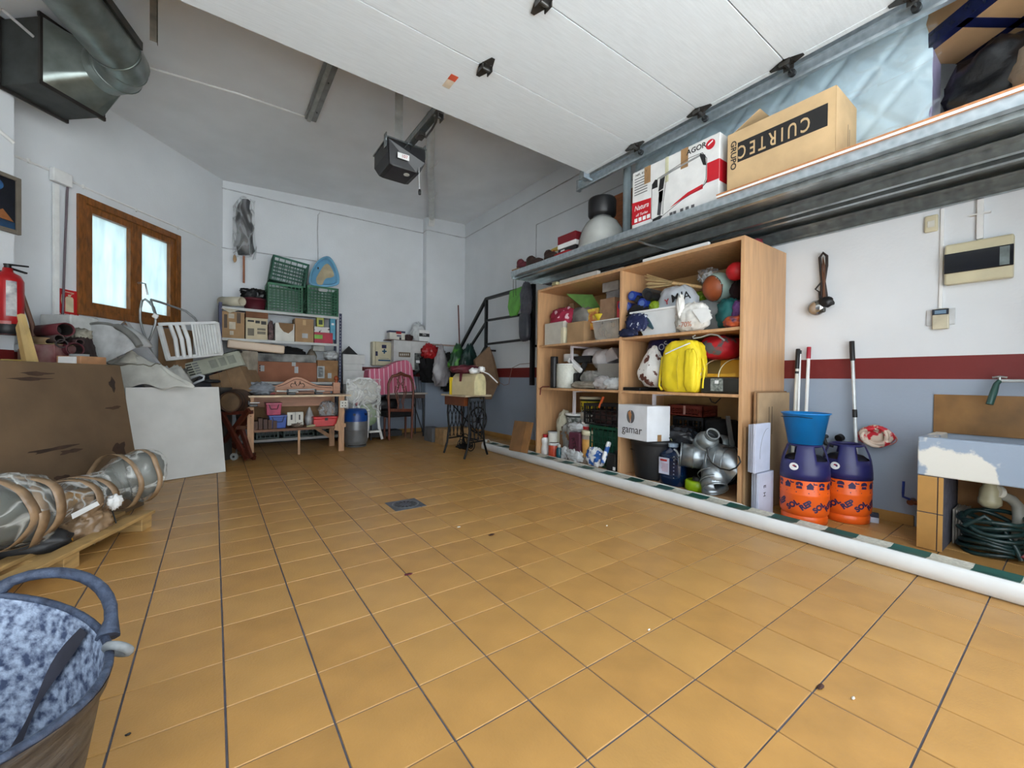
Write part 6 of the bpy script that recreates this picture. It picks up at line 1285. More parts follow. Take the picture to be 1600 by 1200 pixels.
# on the bench top
TT = WT+.0015
ybag('grey_cloth', 6.0, 387, 430, 598, 617, .25, mat((150,156,164),.9,var=.12), 'crumpled pale grey cloth at the left end of the workbench top', 'cloth', zb=TT, seed=101, amp=.3, p=2)
for i,(x0,y0_,x1,y1_,m,lb) in enumerate(((432,611,466,612.5,OFFW,'white plastic strip on the left of the bench clamps'),(448,609.5,492,608.5,LGREY,'long pale bar lying across the workbench top'),(404,614.5,430,615,RED,'red hand tool lying at the front of the workbench top'))):
    a = pY(x0,y0_,6.1+.05*i); c = pY(x1,y1_,6.1+.05*i); a.z = max(a.z,TT+.012); c.z = max(c.z,TT+.012); one('bench_strip', B().beam(a,c,.025,.02), m, lb, 'tool', bev=.003)
for i,(x,y,lb) in enumerate(((455,607,'black clamp in the middle of the workbench top'),(498,608,'black clamp at the right of the workbench top'),(395,620,'black vice clamped to the left front edge of the workbench'))):
    c = pY(x,y,6.05 if i<2 else WY0-.06); z = TT if i < 2 else WT-.13
    cl_ = thing('bench_clamp', lb, 'clamp', (c.x,c.y,z)); obj('body', B().box(-.05,.05,-.02,.02,0,.03).box(-.05,-.03,-.02,.02,0,.07), mat((30,30,34),.4), cl_, bev=.004); obj('screw', B().cyl((-.06,0,.045),(.07,0,.045),.008,n=8), STEEL, cl_)
# under the bench
SS = WS+.001
def tote(label, x0, x1, yt, yb, Y, m, zb):
    xl, xr, z0, z1 = yfit(x0,x1,yt,yb,Y); th = thing('storage_tote', label, 'box', ((xl+xr)/2,Y+.1,zb))
    sub('bin', B().hexa([(xl+.008,Y+.01,zb),(xr-.008,Y+.01,zb),(xr-.008,Y+.2,zb),(xl+.008,Y+.2,zb),(xl,Y,z1-.02),(xr,Y,z1-.02),(xr,Y+.21,z1-.02),(xl,Y+.21,z1-.02)]), m, th, bev=.006)
    sub('lid', B().box(xl-.006,xr+.006,Y-.006,Y+.216,z1-.02,z1), m, th, bev=.004)
    sub('handle', B().tube([(xl+.03,Y-.004,z1-.02),(xl+.05,Y-.012,(zb+z1)/2),(xr-.05,Y-.012,(zb+z1)/2),(xr-.03,Y-.004,z1-.02)],.005,n=6), DARK, th); return z1
zt3 = tote('blue lidded plastic box on the workbench shelf', 421, 448, 649, 667, 6.02, mat((44,84,170),.3,var=.1), SS)
tote('crimson lidded plastic box on top of the blue one', 416, 440, 629.5, 649, 6.03, mat((196,60,100),.3,var=.15,c2=(130,20,60)), zt3+.002)
tx_ = thing('toolbox', 'red metal toolbox at the right end of the workbench shelf', 'toolbox', (1.28,6.1,SS))
xl, xr, z0, z1 = yfit(490,529,651,668,5.99); sub('body', B().box(xl,xr,5.99,6.16,SS,z1-.03), mat((206,30,34),.35,var=.06), tx_, bev=.006); sub('lid', B().box(xl-.003,xr+.003,5.987,6.163,z1-.03,z1), mat((206,34,38),.35,var=.06), tx_, bev=.008); sub('latch', B().box((xl+xr)/2-.018,(xl+xr)/2+.018,5.978,5.99,z1-.05,z1-.015), BLACK, tx_)
o = ybox('switch_box', 6.0, 449, 474, 644, 660, .05, OFFW, 'white double rocker switch box on the workbench shelf', 'switch', zb=SS+.03); ypatch(o, 6.0, 454, 457, 648, 656, 'slot', BLACK); ypatch(o, 6.0, 467, 469, 648, 656, 'slot', BLACK); ypatch(o, 6.0, 461.2, 461.8, 644, 660, 'slot', GREY)
ybag('jug', 6.12, 477, 492, 637, 662, .12, mat((190,190,190),.4), 'greyish white plastic jug behind the red toolbox', 'jug', zb=SS, seed=103, top=.3, amp=.06)
ybag('clear_bag', 6.2, 500, 528, 628, 652, .15, FILM, 'clear plastic bag behind the red toolbox', seed=104, amp=.25)
ybag('clear_bag', 5.99, 452, 476, 659, 668, .12, mat((126,110,96),.3,var=.4,bump=.4), 'flat clear bag of bits in front of the white switch box', zb=SS, seed=105, amp=.3)
one('metal_can', B().cyl((1.0,6.03,SS),(1.10,6.0,SS+.02),.018,n=14), mat((196,190,150),.4), 'pale spray tube lying beside the red toolbox', 'tube')
for k in range(5): one('wood_offcut', B().box(.40+.052*k,.444+.052*k,6.0+.012*(k%2),6.2,SS,SS+.10+.012*((k*3)%4)), mat((92-6*(k%3),58-4*(k%3),38),.6,var=.2,s=8,kind='wood'), ('dark wood offcut nearest the left leg on the workbench shelf','second dark wood offcut from the left leg of the workbench','middle dark wood offcut on the workbench shelf','fourth dark wood offcut from the left leg of the workbench','dark wood offcut right beside the blue box')[k], 'wood offcut', 'dark wood offcuts on the workbench shelf')

# ---- grey gas cylinder, wrapped high chair, small desk, carved chair
gx = thing('gas_cylinder', 'grey gas cylinder with a blue plastic collar right of the workbench', 'gas cylinder', (1.695,6.27,0))
obj('body', B().lathe([(.145,0),(.15,.01),(.15,.05),(.162,.07),(.165,.1),(.165,.245),(.168,.25),(.165,.255),(.165,.36),(.163,.38)],n=40), mat((128,130,132),.35,.3,var=.1), gx)
obj('base_slots', B().lathe([(.151,.02),(.151,.035)],n=10,a0=-2.6,a1=-.6), BLACK, gx)
obj('collar', B().lathe([(.167,.37),(.168,.40),(.165,.46),(.15,.52),(.13,.545),(.12,.54),(.05,.46),(0,.46)],n=40), mat((22,72,150),.3,var=.08), gx)
for a in (-1.95,-.9): obj('collar_grip', B().cb((.163*cos(a),.163*sin(a),.475),(.035,.035,.03),(0,0,a)), mat((10,30,70),.3), gx)
text('gas', .03, WHITE, Matrix.Translation((.07,-.153,.40)) @ frame((0,0,0),(1,.45,0),UZ), gx, world=False) if False else None
hc = thing('high_chair', 'white folded high chair wrapped in clear crinkled plastic behind the gas cylinder', 'high chair', (1.86,6.6,0))
Y = 6.5
def arc_tube(b, pts, r): return b.tube([pY(x,y,Y) for x,y in pts], r, n=10)
sub('backrest', B().bag(tuple(pY(566,612,6.56)),(.235,.07,.20),p=3,amp=.05,seed=110,n=36), mat((214,214,206),.4,var=.06,bump=.4,bs=14), hc)
sub('seat_cushion', B().bag(tuple(pY(572,648,6.56)),(.16,.07,.17),p=3,amp=.08,seed=111,n=30), mat((170,176,156),.6,var=.25,c2=(120,150,110),s=9), hc)
sub('frame', arc_tube(arc_tube(B(),((543,640),(542,612),(548,597),(560,591),(578,592),(589,600),(592,615),(590,645),(592,670)),.018),((553,600),(552,640),(553,668)),.012), WHITE, hc)
sub('leg', arc_tube(B(),((590,640),(592,665),(597,686)),.02), WHITE, hc); sub('leg', arc_tube(B(),((576,640),(575,668),(574,684)),.017), WHITE, hc); sub('leg', arc_tube(B(),((545,640),(545,690)),.017), WHITE, hc)
sub('foot_rest', B().cb(tuple(pY(585,674,6.46)),(.18,.10,.03)), WHITE, hc, bev=.01)
sub('red_buckle', B().bag(tuple(pY(558,630,6.46)),(.03,.02,.04),amp=.1,n=14), RED, hc)
def hcf(u,v):
    p = pY(541+54*u, 592+60*v, 6.46); return (p.x, 6.455 - .03*sin(pi*u) + .014*noise.noise(Vector((p.x*22,p.z*22,3))), p.z)
sub('plastic_wrap', B().sheet(hcf,36,36), film((228,230,228),5,.18,.7), hc)
dk = thing('sewing_desk', 'small white-topped desk under a pink striped sheet at the far wall', 'desk', (2.5,6.95,0))
sub('top', B().box(2.04,3.02,6.70,7.15,.73,.755), mat((206,196,186),.5), dk); sub('apron', B().box(2.3,2.98,6.72,6.74,.66,.73), mat((84,66,60),.5), dk)
for x, y in ((2.06,6.74),(2.96,6.74),(2.06,7.1),(2.96,7.1)): sub('leg', B().cyl((x,y,0),(x,y,.73),.014,n=10), mat((56,56,60),.4,.4), dk)
sub('machine_body', B().bag((2.35,6.95,.56),(.22,.14,.12),p=3,amp=.15,seed=113,n=24), BLACK, dk); sub('brace', B().tube([(2.75,6.74,.66),(2.96,6.74,.05)],.01), DARK, dk)
sub('shelf_box', B().box(2.1,2.6,6.8,7.1,.03,.12), DARK, dk)
pks = mat((204,104,132),.8,var=.1,c2=(226,186,198),s=4.2,kind='wave',edge=(.08,.16),stretch=(1.0,.1,.12))
o3 = sm([pY(x,y,6.72) for x,y in ((577,617),(575,580),(582,575),(600,577),(615,568),(628,563),(638,562),(645,570),(646,596),(652,611),(620,613),(600,617))],2)
n = len(o3); b = B(); cc = sum(o3,Vector())/n
def stf(p): return Vector((p.x, 6.70+.02*noise.noise(p*7)+.10*max(0,(p.z-.8))*1.2, p.z))
b.add([stf(p) for p in o3]+[Vector((p.x,7.0,p.z)) for p in o3], [tuple(range(n)),tuple(range(2*n-1,n-1,-1))]+[(i,n+i,n+(i+1)%n,(i+1)%n) for i in range(n)])
one('striped_sheet', b, pks, 'pink sheet with white stripes thrown over a machine on the desk', 'sheet')
ch = thing('carved_chair', 'reddish wooden chair with a pierced shield back and black seat', 'chair', (2.49,6.45,0))
Y = 6.42; CW_ = mat((120,60,38),.35,var=.2,s=8,kind='wood',stretch=(6,6,1))
def P_(x,y,Y=Y): return pY(x,y,Y)
sub('back_stile', B().tube([P_(608,688),P_(608,650),P_(607,610),P_(607,600),P_(610,592)],.020,n=8), CW_, ch); sub('back_stile', B().tube([P_(643,685),P_(644,650),P_(646,610),P_(645,600),P_(642,592)],.020,n=8), CW_, ch)
sub('crest_rail', B().tube([P_(609,595),P_(613,588),P_(620,586.5),P_(626,583.5),P_(633,586.5),P_(640,588),P_(644,595)],[.02,.022,.026,.034,.026,.022,.02],n=8), CW_, ch)
for s_ in (-1,1):
    sub('splat', B().tube([P_(626+s_*x,y) for x,y in ((2,588),(5,598),(3,605),(6,612),(4,620),(2,628),(5,638))],.009,n=6), CW_, ch)
    sub('splat', B().tube([P_(626+s_*x,y) for x,y in ((6,592),(1,600),(5,606),(8,603),(9,612),(6,622),(4,632),(3,640))],.009,n=6), CW_, ch)
sub('shoe_rail', B().beam(P_(609,641),P_(644,641),.03,.045), CW_, ch)
sub('seat', B().box(P_(606,650).x-.02,P_(645,650).x+.02,Y+.0,Y+.42,.38,.46), BLACKC, ch, bev=.02)
for x, y in ((2.30,6.80),(2.66,6.80)): sub('leg', B().cyl((x,y,0),(x,y,.38),.016,.02,n=10), CW_, ch)
# stack of white boxes, dark pyramid
o_ = [((536,554,579,594.5,'bottom white box of the stack beside the rack',6.85),),]
for x0,x1,yt,yb,lb,Y,dm in ((536,573,579,600,'bottom white box of the stack beside the rack',6.98,1),(536,566,569,578.5,'middle white box of the stack beside the rack',6.98,1),(536,570,554,568.5,'topmost white box of the stack beside the rack',6.98,1)):
    ybox('white_box', Y, x0, x1, yt, yb, .3, mat((206,207,205),.5,var=.04), lb, 'box')
xl, xr, z0, z1 = yfit(536,573,600.5,690,6.98); one('white_cabinet', B().box(xl,xr,6.98,7.3,0,pY(550,600,6.98).z-.004), mat((190,190,188),.5), 'white cabinet under the stack of white boxes behind the high chair', 'cabinet')
pyz = pY(550,553.5,7.0).z; xa, xb = pY(537,553,7.0).x, pY(559,553,7.0).x
py_ = B(); c = ((xa+xb)/2, 7.12); py_.add([(xa,7.0,pyz),(xb,7.0,pyz),(xb,7.24,pyz),(xa,7.24,pyz),(c[0],c[1],pY(545,540,7.05).z)],[(3,2,1,0),(0,1,4),(1,2,4),(2,3,4),(3,0,4)]); one('pyramid_shade', py_, DARK, 'dark grey pyramid lying on the topmost white box', 'pyramid')
# cabinets on the wall
fa = thing('first_aid_cabinet', 'cream first aid cabinet with a blue cross on the far wall', 'first aid cabinet', (2.4,7.25,1.25))
xl, xr, z0, z1 = yfit(582,614,534,571,7.2); sub('case', B().box(xl,xr,7.2,7.349,z0,z1), mat((206,198,168),.35,var=.04), fa, bev=.02)
TB = mat((30,90,130),.4)
sub('door_line', B().box(xl+.045,xl+.052,7.198,7.2,z0+.01,z1-.01), mat((150,144,120),.5), fa)
cx_, cz_ = pY(600.5,549,7.2).x, pY(600.5,549,7.2).z
sub('cross', B().box(cx_-.04,cx_+.04,7.196,7.2,cz_-.012,cz_+.012).box(cx_-.012,cx_+.012,7.196,7.2,cz_-.04,cz_+.04), TB, fa)
for q in ((596.5,603.5,539,544),(586.5,590,549,556)): ypatch(fa, 7.2, *q, 'blue_lock', mat((34,40,84),.3), .008)
ypatch(fa, 7.2, 591, 610, 562, 564, 'blue_line', TB, .003); text('Primeros Auxilios', .022, TB, frame((pY(600.5,560,7.2).x,7.197,pY(600.5,560,7.2).z),(1,0,0),UZ), fa)
ec = thing('meter_cabinet', 'wide pale meter cabinet with two doors on the far wall', 'cabinet', (3.0,7.1,1.3))
xl, xr, z0, z1 = yfit(615,672,533,577,7.05); EC = mat((206,207,206),.45,var=.04)
xr = min(xr, 3.18+.3); sub('case', B().box(xl,xr,7.05,7.185,z0,z1), EC, ec, bev=.006)
xm = pY(642,550,7.05).x
sub('door', B().box(xl+.03,xm-.01,7.04,7.052,z0+.03,z1-.02), EC, ec, bev=.006); sub('door', B().box(xm+.01,xr-.02,7.04,7.052,z0+.03,z1-.02), EC, ec, bev=.006)
bp = ypatch(ec, 7.04, 623, 641, 550.5, 557.5, 'brass_plate', mat((120,104,84),.4), .006); 
for k in range(5): ypatch(ec, 7.033, 625+3*k, 626.5+3*k, 552.5, 555.5, 'plate_mark', OFFW, .002)
ypatch(ec, 7.04, 647.5, 664, 552, 579, 'dark_window', mat((50,54,56),.2,var=.4,c2=(120,124,120),s=18), .006)
ypatch(ec, 7.03, 650, 657, 563, 567, 'white_tag', WHITE, .003)
mc = thing('wall_switches', 'cluster of dark switches and cables under the meter cabinet', 'switches', (3.02,7.1,1.1))
for k, (x, y, w) in enumerate(((650,572,5),(657,570,5),(653,579,7),(649,583,4))):
    c = pY(x,y,7.08); sub('switch', B().cb((c.x,7.10,c.z),(.012*w,.06,.012*w)), BLACK, mc, bev=.008)
for k in range(3): sub('cable', B().tube([pY(648+5*k,580,7.12),pY(650+4*k,600,7.16),pY(655+2*k,640,7.17)],.005,n=5), DARK, mc)
ztc = z1
rb1 = thing('carton', 'white, blue and red battery box on the meter cabinet', 'box', (2.6,7.1,ztc))
xl, xr, z0, z1 = yfit(609,633,517,532.5,7.06); 
sh2 = one('wall_board', B().box(xl-.02,3.17,7.055,7.34,ztc+.001,ztc+.012), mat((110,90,80),.6), 'thin brown board on top of the meter cabinet', 'board'); z0 = ztc+.013
sub('body', B().box(xl,xr,7.07,7.2,z0,z1-.03), OFFW, rb1, bev=.003); sub('lid', B().box(xl-.006,xr+.006,7.065,7.205,z1-.03,z1), mat((50,64,96),.4), rb1, bev=.003); ypatch(rb1, 7.064, 619, 627, 518, 521.5, 'red_print', RED); ypatch(rb1, 7.069, 620, 627, 524, 525.5, 'blue_print', NAVY); ypatch(rb1, 7.069, 624, 627, 527, 531, 'diamond_mark', DARK)
rb2 = thing('carton', 'white box with a black band at the right end of the meter cabinet', 'box', (3.1,7.1,ztc)); xl, xr, z0_, z1 = yfit(655,671,516,532,7.075)
sub('body', B().box(xl,xr,7.08,7.18,z0,z1), WHITE, rb2, bev=.003); ypatch(rb2, 7.08, 655, 671, 521, 525.5, 'black_band', BLACK); text('Div', .05, WHITE, frame(((xl+xr)/2,7.076,pY(663,523,7.08).z),(1,0,0),UZ), rb2)
ybag('plastic_bag', 7.1, 643, 668, 505, 531, .1, PLASTIC, 'pale crumpled bag behind the black-banded box', zb=z0, seed=115, amp=.28, top=.5)
ybag('red_cables', 7.09, 634, 646, 523, 532, .1, mat((70,30,30),.6,var=.4,c2=(30,30,30),s=20), 'small heap of dark red cables between the two boxes on the meter cabinet', 'cables', zb=z0, seed=116, amp=.35)
# coat rail and hanging things near the corner
CH = mat((106,66,56),.6,var=.4,c2=(206,190,180),s=20,kind='wave',edge=(.4,.45))
one('coat_rail', B().beam(pY(672,538,7.17),pY(718,541,7.17),.02,.03), CH, 'red and white coat rail on the pilaster', 'coat rail')
ybag('black_coat', 6.90, 660, 692, 552, 598, .2, BLACKC, 'long black coat hanging from the coat rail', 'coat', seed=121, amp=.3, p=2.6, st=.25)
ybag('red_hood', 6.86, 663, 688, 539, 560, .16, RED, 'bright red hood hanging over the black coat', 'hood', seed=122, amp=.35, p=2.6, st=.5)
ybag('plastic_bag', 6.74, 679, 704, 543, 604, .16, mat((182,178,182),.3,var=.1,bump=.5,bs=14,alpha=.93), 'long translucent grey shopping bag hanging right of the black coat', seed=123, amp=.32, top=.35, p=2.6, st=.3)
ybag('dark_coat', 6.84, 692, 714, 555, 612, .14, BLACKC, 'dark coat behind the hanging bags near the corner', 'coat', seed=128, amp=.3, st=.25)
ybag('green_bag', 6.35, 706, 731, 540, 582, .16, mat((34,76,44),.4,var=.3,c2=(80,150,50),s=7,kind='patch',edge=(.42,.5)), 'dark green leafy patterned carrier bag hanging on the stair rail', seed=124, amp=.35, top=.4, st=.4, p=3)
ybag('green_bag', 6.2, 723, 750, 540, 583, .16, mat((30,64,58),.35,var=.3,bump=.4), 'plain bottle green carrier bag right of the leafy one', seed=125, amp=.35, top=.3, st=.4, p=3)
pb_ = thing('paper_bag', 'large brown paper carrier hanging behind the cream sewing machine lid', 'bag', (3.6,5.85,.9))
q = [pY(742,562,5.9),pY(765,541,5.9),pY(779,600,5.9),pY(768,624,5.9),pY(752,624,5.9)]; b = B(); n = 5
b.add(q+[v+Vector((.05,.14,0)) for v in q],[tuple(range(n)),tuple(range(2*n-1,n-1,-1))]+[(i,n+i,n+(i+1)%n,(i+1)%n) for i in range(n)]); sub('bag', b, mat((140,112,86),.8,var=.08), pb_, bev=.01)
sub('side_fold', B().slab([pY(765,541,5.89),pY(772,560,5.86),pY(781,598,5.86),pY(779,604,5.89)],.004), mat((120,94,70),.8), pb_)
bh = thing('broom', 'reddish broom handle standing in the corner left of the stair rail', 'broom', (3.75,7.0,0)); sub('handle', B().cyl((3.86,6.98,.03),pY(716,477,6.98),.013,n=10), mat((110,60,50),.5), bh); sub('head', B().cb((3.85,6.98,.05),(.2,.05,.1)), DARK, bh, bev=.01)
# stair rail
X = 3.8; SRM = mat((18,19,22),.35,.3,var=.1)
sr = thing('stair_rail', 'black steel stair handrail section fixed to the right wall beyond the unit', 'railing', (3.85,5.5,1.0))
P = lambda x,y,X=X: pX(x,y,X)
def bar(nm, a, c, w=.035): sub(nm, B().beam(a,c,w,w), SRM, sr)
ya = P(760,467).y; yb2 = P(833,448).y; zt = P(760,467).z
bar('handrail', P(700,580), Vector((X,ya,zt)), .045); bar('handrail', Vector((X,ya,zt)), Vector((X,yb2,zt)), .045)
bar('middle_rail', P(716,572), P(760,503)); bar('middle_rail', P(760,501), P(833,489))
bar('lower_rail', P(735,582), P(760,540)); bar('lower_rail', P(760,538), P(833,529))
bar('post', P(760,467), Vector((X,ya,1.35)), .045); bar('post', Vector((X,yb2,zt+.02)), Vector((X,yb2,.92)), .055)
for y in (ya, yb2): bar('wall_fixing', Vector((X,y,1.5)), Vector((3.998,y,1.5)), .03)
gb_ = thing('green_bag', 'bright green string bag hanging from the steel shelf end', 'bag', P(810,465,3.7)); o3 = [P(x,y,3.70) for x,y in ((796,455),(822,444),(823,466),(812,478),(806,492),(796,494),(793,480))]; n = len(o3); b = B(); b.add(o3+[v+Vector((.05,.02,0)) for v in o3],[tuple(range(n)),tuple(range(2*n-1,n-1,-1))]+[(i,n+i,n+(i+1)%n,(i+1)%n) for i in range(n)]); sub('bag', b, mat((112,190,80),.6,var=.12,bump=.4), gb_, bev=.01)
sub('cord', B().tube([P(802,464,3.68),P(802,430,3.68)],.004,n=5).tube([P(806,462,3.68),P(806,430,3.68)],.004,n=5), DARK, gb_)
one('grey_jacket', B().bag(tuple(P(822,470,3.72)),(.05,.12,.26),p=2.4,amp=.2,seed=131,n=30), mat((92,94,106),.5,var=.2,bump=.4), 'shiny grey jacket hanging behind the bright green bag', 'jacket')
one('grey_bag', B().bag(tuple(P(820,510,3.72)),(.05,.11,.22),p=3.5,amp=.06,seed=132,n=30), mat((74,78,90),.4,var=.15,bump=.3), 'dark grey plastic bag hanging below the grey jacket', 'bag')
one('cable', B().tube([pX(x,y,3.99) for x,y in ((835,567),(812,569),(800,575),(797,588),(795,600),(788,602),(780,597))],.005,n=5), mat((150,120,110),.5), 'thin loose cable curling on the red stripe behind the unit', 'cable')
# treadle sewing table
SY = 5.1
sw_ = thing('sewing_table', 'old treadle sewing machine table with black cast iron legs', 'sewing table', (3.0,5.3,0))
tq = [pZ(690,617,.79), pZ(727,621,.79), pZ(768,619,.79)]
IR = mat((20,20,22),.4,.5,var=.1)
d1 = Vector((2.62,5.48)); TZ = .80
cor = [pF(689,618.5,5.55), pF(727,622.5,5.05), pF(768,619.5,5.45)]
for v in cor: v.z = TZ
cor.append(cor[0]+(cor[2]-cor[1]))
sub('table_top', B().hexa([Vector((v.x,v.y,TZ-.022)) for v in cor]+[Vector((v.x,v.y,TZ)) for v in cor]), mat((206,190,164),.4,var=.06), sw_, bev=.003)
A_, B__, C_, D_ = cor
ux = (B__-A_).normalized(); uy = (C_-B__).normalized(); LA = (B__-A_).length; LB = (C_-B__).length
def Q(a, b2, z): p = A_ + ux*a*LA + uy*b2*LB; return Vector((p.x,p.y,z))
sub('drawer', B().hexa([Q(.05,.1,.66),Q(.85,.1,.66),Q(.85,.3,.66),Q(.05,.3,.66),Q(.05,.1,TZ-.024),Q(.85,.1,TZ-.024),Q(.85,.3,TZ-.024),Q(.05,.3,TZ-.024)]), mat((120,64,34),.4,var=.15,s=6,kind='wood'), sw_)
for e, fr_ in ((0.08,'far'),(0.92,'near')):           # two cast iron end frames, lattice and scroll feet
    g = B()
    def E_(b2, z): return Q(e, b2, z)
    for b2 in (.22,.78): g.tube([E_(b2,TZ-.03),E_(b2-.03*(1 if b2<.5 else -1),.55),E_(b2+.02*(1 if b2<.5 else -1),.35),E_(b2-.04*(1 if b2<.5 else -1),.15),E_(b2-.16*(1 if b2<.5 else -1),.01)],.014,n=6)
    g.tube([E_(.22,TZ-.03),E_(.78,TZ-.03)],.012,n=6).tube([E_(.2,.2),E_(.8,.2)],.010,n=6)
    sub('end_frame', g, IR, sw_)
    g = B()
    for k in range(4):
        x0 = .25+.14*k; g.tube([E_(x0+.05*sin(3*pi*j/12), .22+.5*j/12) for j in range(13)],.006,n=5).tube([E_(x0+.07-.05*sin(3*pi*j/12), .22+.5*j/12) for j in range(13)],.006,n=5)
    sub('lattice', g, IR, sw_)
g = B().tube([Q(t2,.55,.22) for t2 in (.08,.5,.92)],.010,n=6).tube([Q(.08,.3,.68),Q(.92,.7,.25)],.008,n=6).tube([Q(.92,.3,.68),Q(.08,.7,.25)],.008,n=6); sub('cross_stay', g, IR, sw_)
wc = Q(.86,.62,.47); wr = .165
def circ(c, r, n=28): return [c + uy*(r*cos(2*pi*k/n)) + Vector((0,0,r*sin(2*pi*k/n))) for k in range(n)]
g = B().tube(circ(wc,wr),.010,closed=True,n=6).tube(circ(wc,.03),.012,closed=True,n=6)
for k in range(6): a = 2*pi*k/6; g.tube([wc, wc + uy*(wr*.5*cos(a+.25))+Vector((0,0,wr*.5*sin(a+.25))), wc + uy*(wr*cos(a))+Vector((0,0,wr*sin(a)))],.006,n=5)
sub('drive_wheel', g, IR, sw_)
g = B()
for c3, rr in ((Q(.45,.5,.18),.09),(Q(.62,.6,.12),.07),(Q(.3,.5,.12),.06)): g.tube(circ(c3,rr,18),.007,closed=True,n=5).tube(circ(c3,rr*.5,14),.007,closed=True,n=5)
g.hexa([Q(.3,.3,.09),Q(.7,.3,.09),Q(.7,.6,.12),Q(.3,.6,.12),Q(.3,.3,.105),Q(.7,.3,.105),Q(.7,.6,.135),Q(.3,.6,.135)]); sub('treadle', g, IR, sw_)
cv = thing('machine_cover', 'cream arched wooden sewing machine cover on the treadle table', 'cover', Q(.5,.5,TZ))
g = B(); c0 = Q(.28,.30,TZ+.001); L1, L2, H = .52, .26, .27
pa = [(-.5,0),(.5,0),(.5,.6),(.42,.85),(.22,.98),(0,1),(-.22,.98),(-.42,.85),(-.5,.6)]
a0, c0 = pF(706,617.5,5.27), pF(741,619,5.0); a0.z = c0.z = TZ+.001; dl = (c0-a0); dn_ = Vector((-dl.y,dl.x,0)).normalized()
if dn_.y < 0: dn_ = -dn_
w2 = .20
g.add([a0 + dn_*(w2*(px_+.5)) + Vector((0,0,H*pz_)) for px_,pz_ in pa] + [c0 + dn_*(w2*(px_+.5)) + Vector((0,0,H*pz_)) for px_,pz_ in pa], [tuple(range(9)),tuple(range(17,8,-1))]+[(i,9+i,9+(i+1)%9,(i+1)%9) for i in range(9)])
sub('cover', g, mat((206,190,150),.5,var=.06), cv, bev=.004)
e0 = c0 + dl.normalized()*.0015; g = B(); g.add([e0 + dn_*(w2*(px_*.94+.5)) + Vector((0,0,H*pz_*.96+.004)) for px_,pz_ in pa],[tuple(range(9))]); sub('end_panel', g, mat((226,216,168),.5), cv)
one('yellow_carton', B().beam(a0-dl.normalized()*.03+Vector((0,0,.12)),a0-dl.normalized()*.008+Vector((0,0,.12)),.2,.235) if False else B().hexa([a0-dl.normalized()*.05,a0-dl.normalized()*.006,a0-dl.normalized()*.006+dn_*.16,a0-dl.normalized()*.05+dn_*.16]+[v+Vector((0,0,.22)) for v in (a0-dl.normalized()*.05,a0-dl.normalized()*.006,a0-dl.normalized()*.006+dn_*.16,a0-dl.normalized()*.05+dn_*.16)]), YELLOW, 'yellow box at the left end of the cream machine cover', 'box')
tz = TZ+H
one('maroon_cloth', B().bag((a0.lerp(c0,.35)+dn_*.1+Vector((0,0,H+.05))),(.2,.11,.05),amp=.35,seed=141,n=30), MAROON, 'maroon cloth heaped on the cream machine cover', 'cloth')
m1 = a0.lerp(c0,.35); one('maroon_cloth', B().slab([m1+Vector((0,0,H+.05)),m1+dl*.14+Vector((0,0,H+.05)),m1+dl*.10-dn_*.012+Vector((0,0,H-.10)),m1+dl*.02-dn_*.012+Vector((0,0,H-.10))],.006), MAROON, 'maroon tie end hanging down the front of the machine cover', 'cloth')
b0 = a0.lerp(c0,.8)+dn_*.08+Vector((0,0,H+.03)); one('white_ribbon', B().bag(tuple(b0),(.07,.04,.03),amp=.5,seed=142,n=22).bag(tuple(b0+dl*.3+Vector((0,0,.02))),(.04,.03,.03),amp=.4,seed=143,n=18).tube([b0+dl*.3,b0+dl*.6+Vector((0,0,-.04)),b0+dl*.95+Vector((0,0,-.14))],.008,n=6), WHITE, 'white ribbon bow lying at the right end of the machine cover', 'ribbon')
bx = ybox('cardboard_box', 5.62, 693, 735, 670, 697, .3, mat((186,150,104),.8), 'low tan carton on the floor under the treadle table', zb=0)
one('grey_box', B().box(2.78,2.95,6.0,6.3,0,.22), mat((120,124,130),.5), 'small blue-grey box on the floor behind the treadle table', 'box', bev=.004)
# ================================================================ left side: duct, sign, extinguisher, the pile
DUM = mat((140,150,146),.32,.6,var=.14,s=7); DUD = mat((62,66,64),.5,.3,var=.2)
dz0 = 3.20
n1, n2 = pZ(65,129,dz0), pZ(160,184,dz0)
f1, f2 = pZ(23,146,dz0), pZ(107,188,dz0)
dct = thing('air_duct', 'galvanised air duct with a square plenum box hanging below the ceiling at the top left', 'duct', ((n1.x+n2.x)/2,(n1.y+n2.y)/2,dz0))
dd_ = (n2-n1).normalized(); nn_ = Vector((dd_.y,-dd_.x,0)); HB = .50
n1x = n1 - dd_*.0; zt = dz0+HB
bk1 = n1 - nn_*.40; bk2 = n2 - nn_*.40
g = B().hexa([bk1,bk2,n2,n1]+[Vector((v.x,v.y,zt)) for v in (bk1,bk2,n2,n1)]); sub('plenum_box', g, DUD, dct, bev=.003)
for o in (0, -.36):
    g = B(); p, q = n1+nn_*(o+.01), n2+nn_*(o+.01)
    for za, zb2 in ((dz0-.02,dz0+.012),(zt-.012,zt+.02)): g.hexa([Vector((v.x,v.y,z)) for z in (za,zb2) for v in (p-nn_*.02-dd_*.02,q-nn_*.02+dd_*.02,q+dd_*.02,p-dd_*.02)])
    for v in (p,q): g.hexa([Vector((w.x,w.y,z)) for z in (dz0,zt) for w in (v-nn_*.02-dd_*.015,v-nn_*.02+dd_*.015,v+dd_*.015,v-dd_*.015)])
    sub('flange', g, mat((50,46,44),.5,.3), dct)
DD = Vector((-.31175652,-.95016056,0)).normalized(); ZD = dz0+.27
ce = pZ(203,112,ZD)                                # centre of the elbow
R = .165; n = 32
rc = (n1+n2)/2 + nn_*.0; rc.z = ZD-.02
rect = []
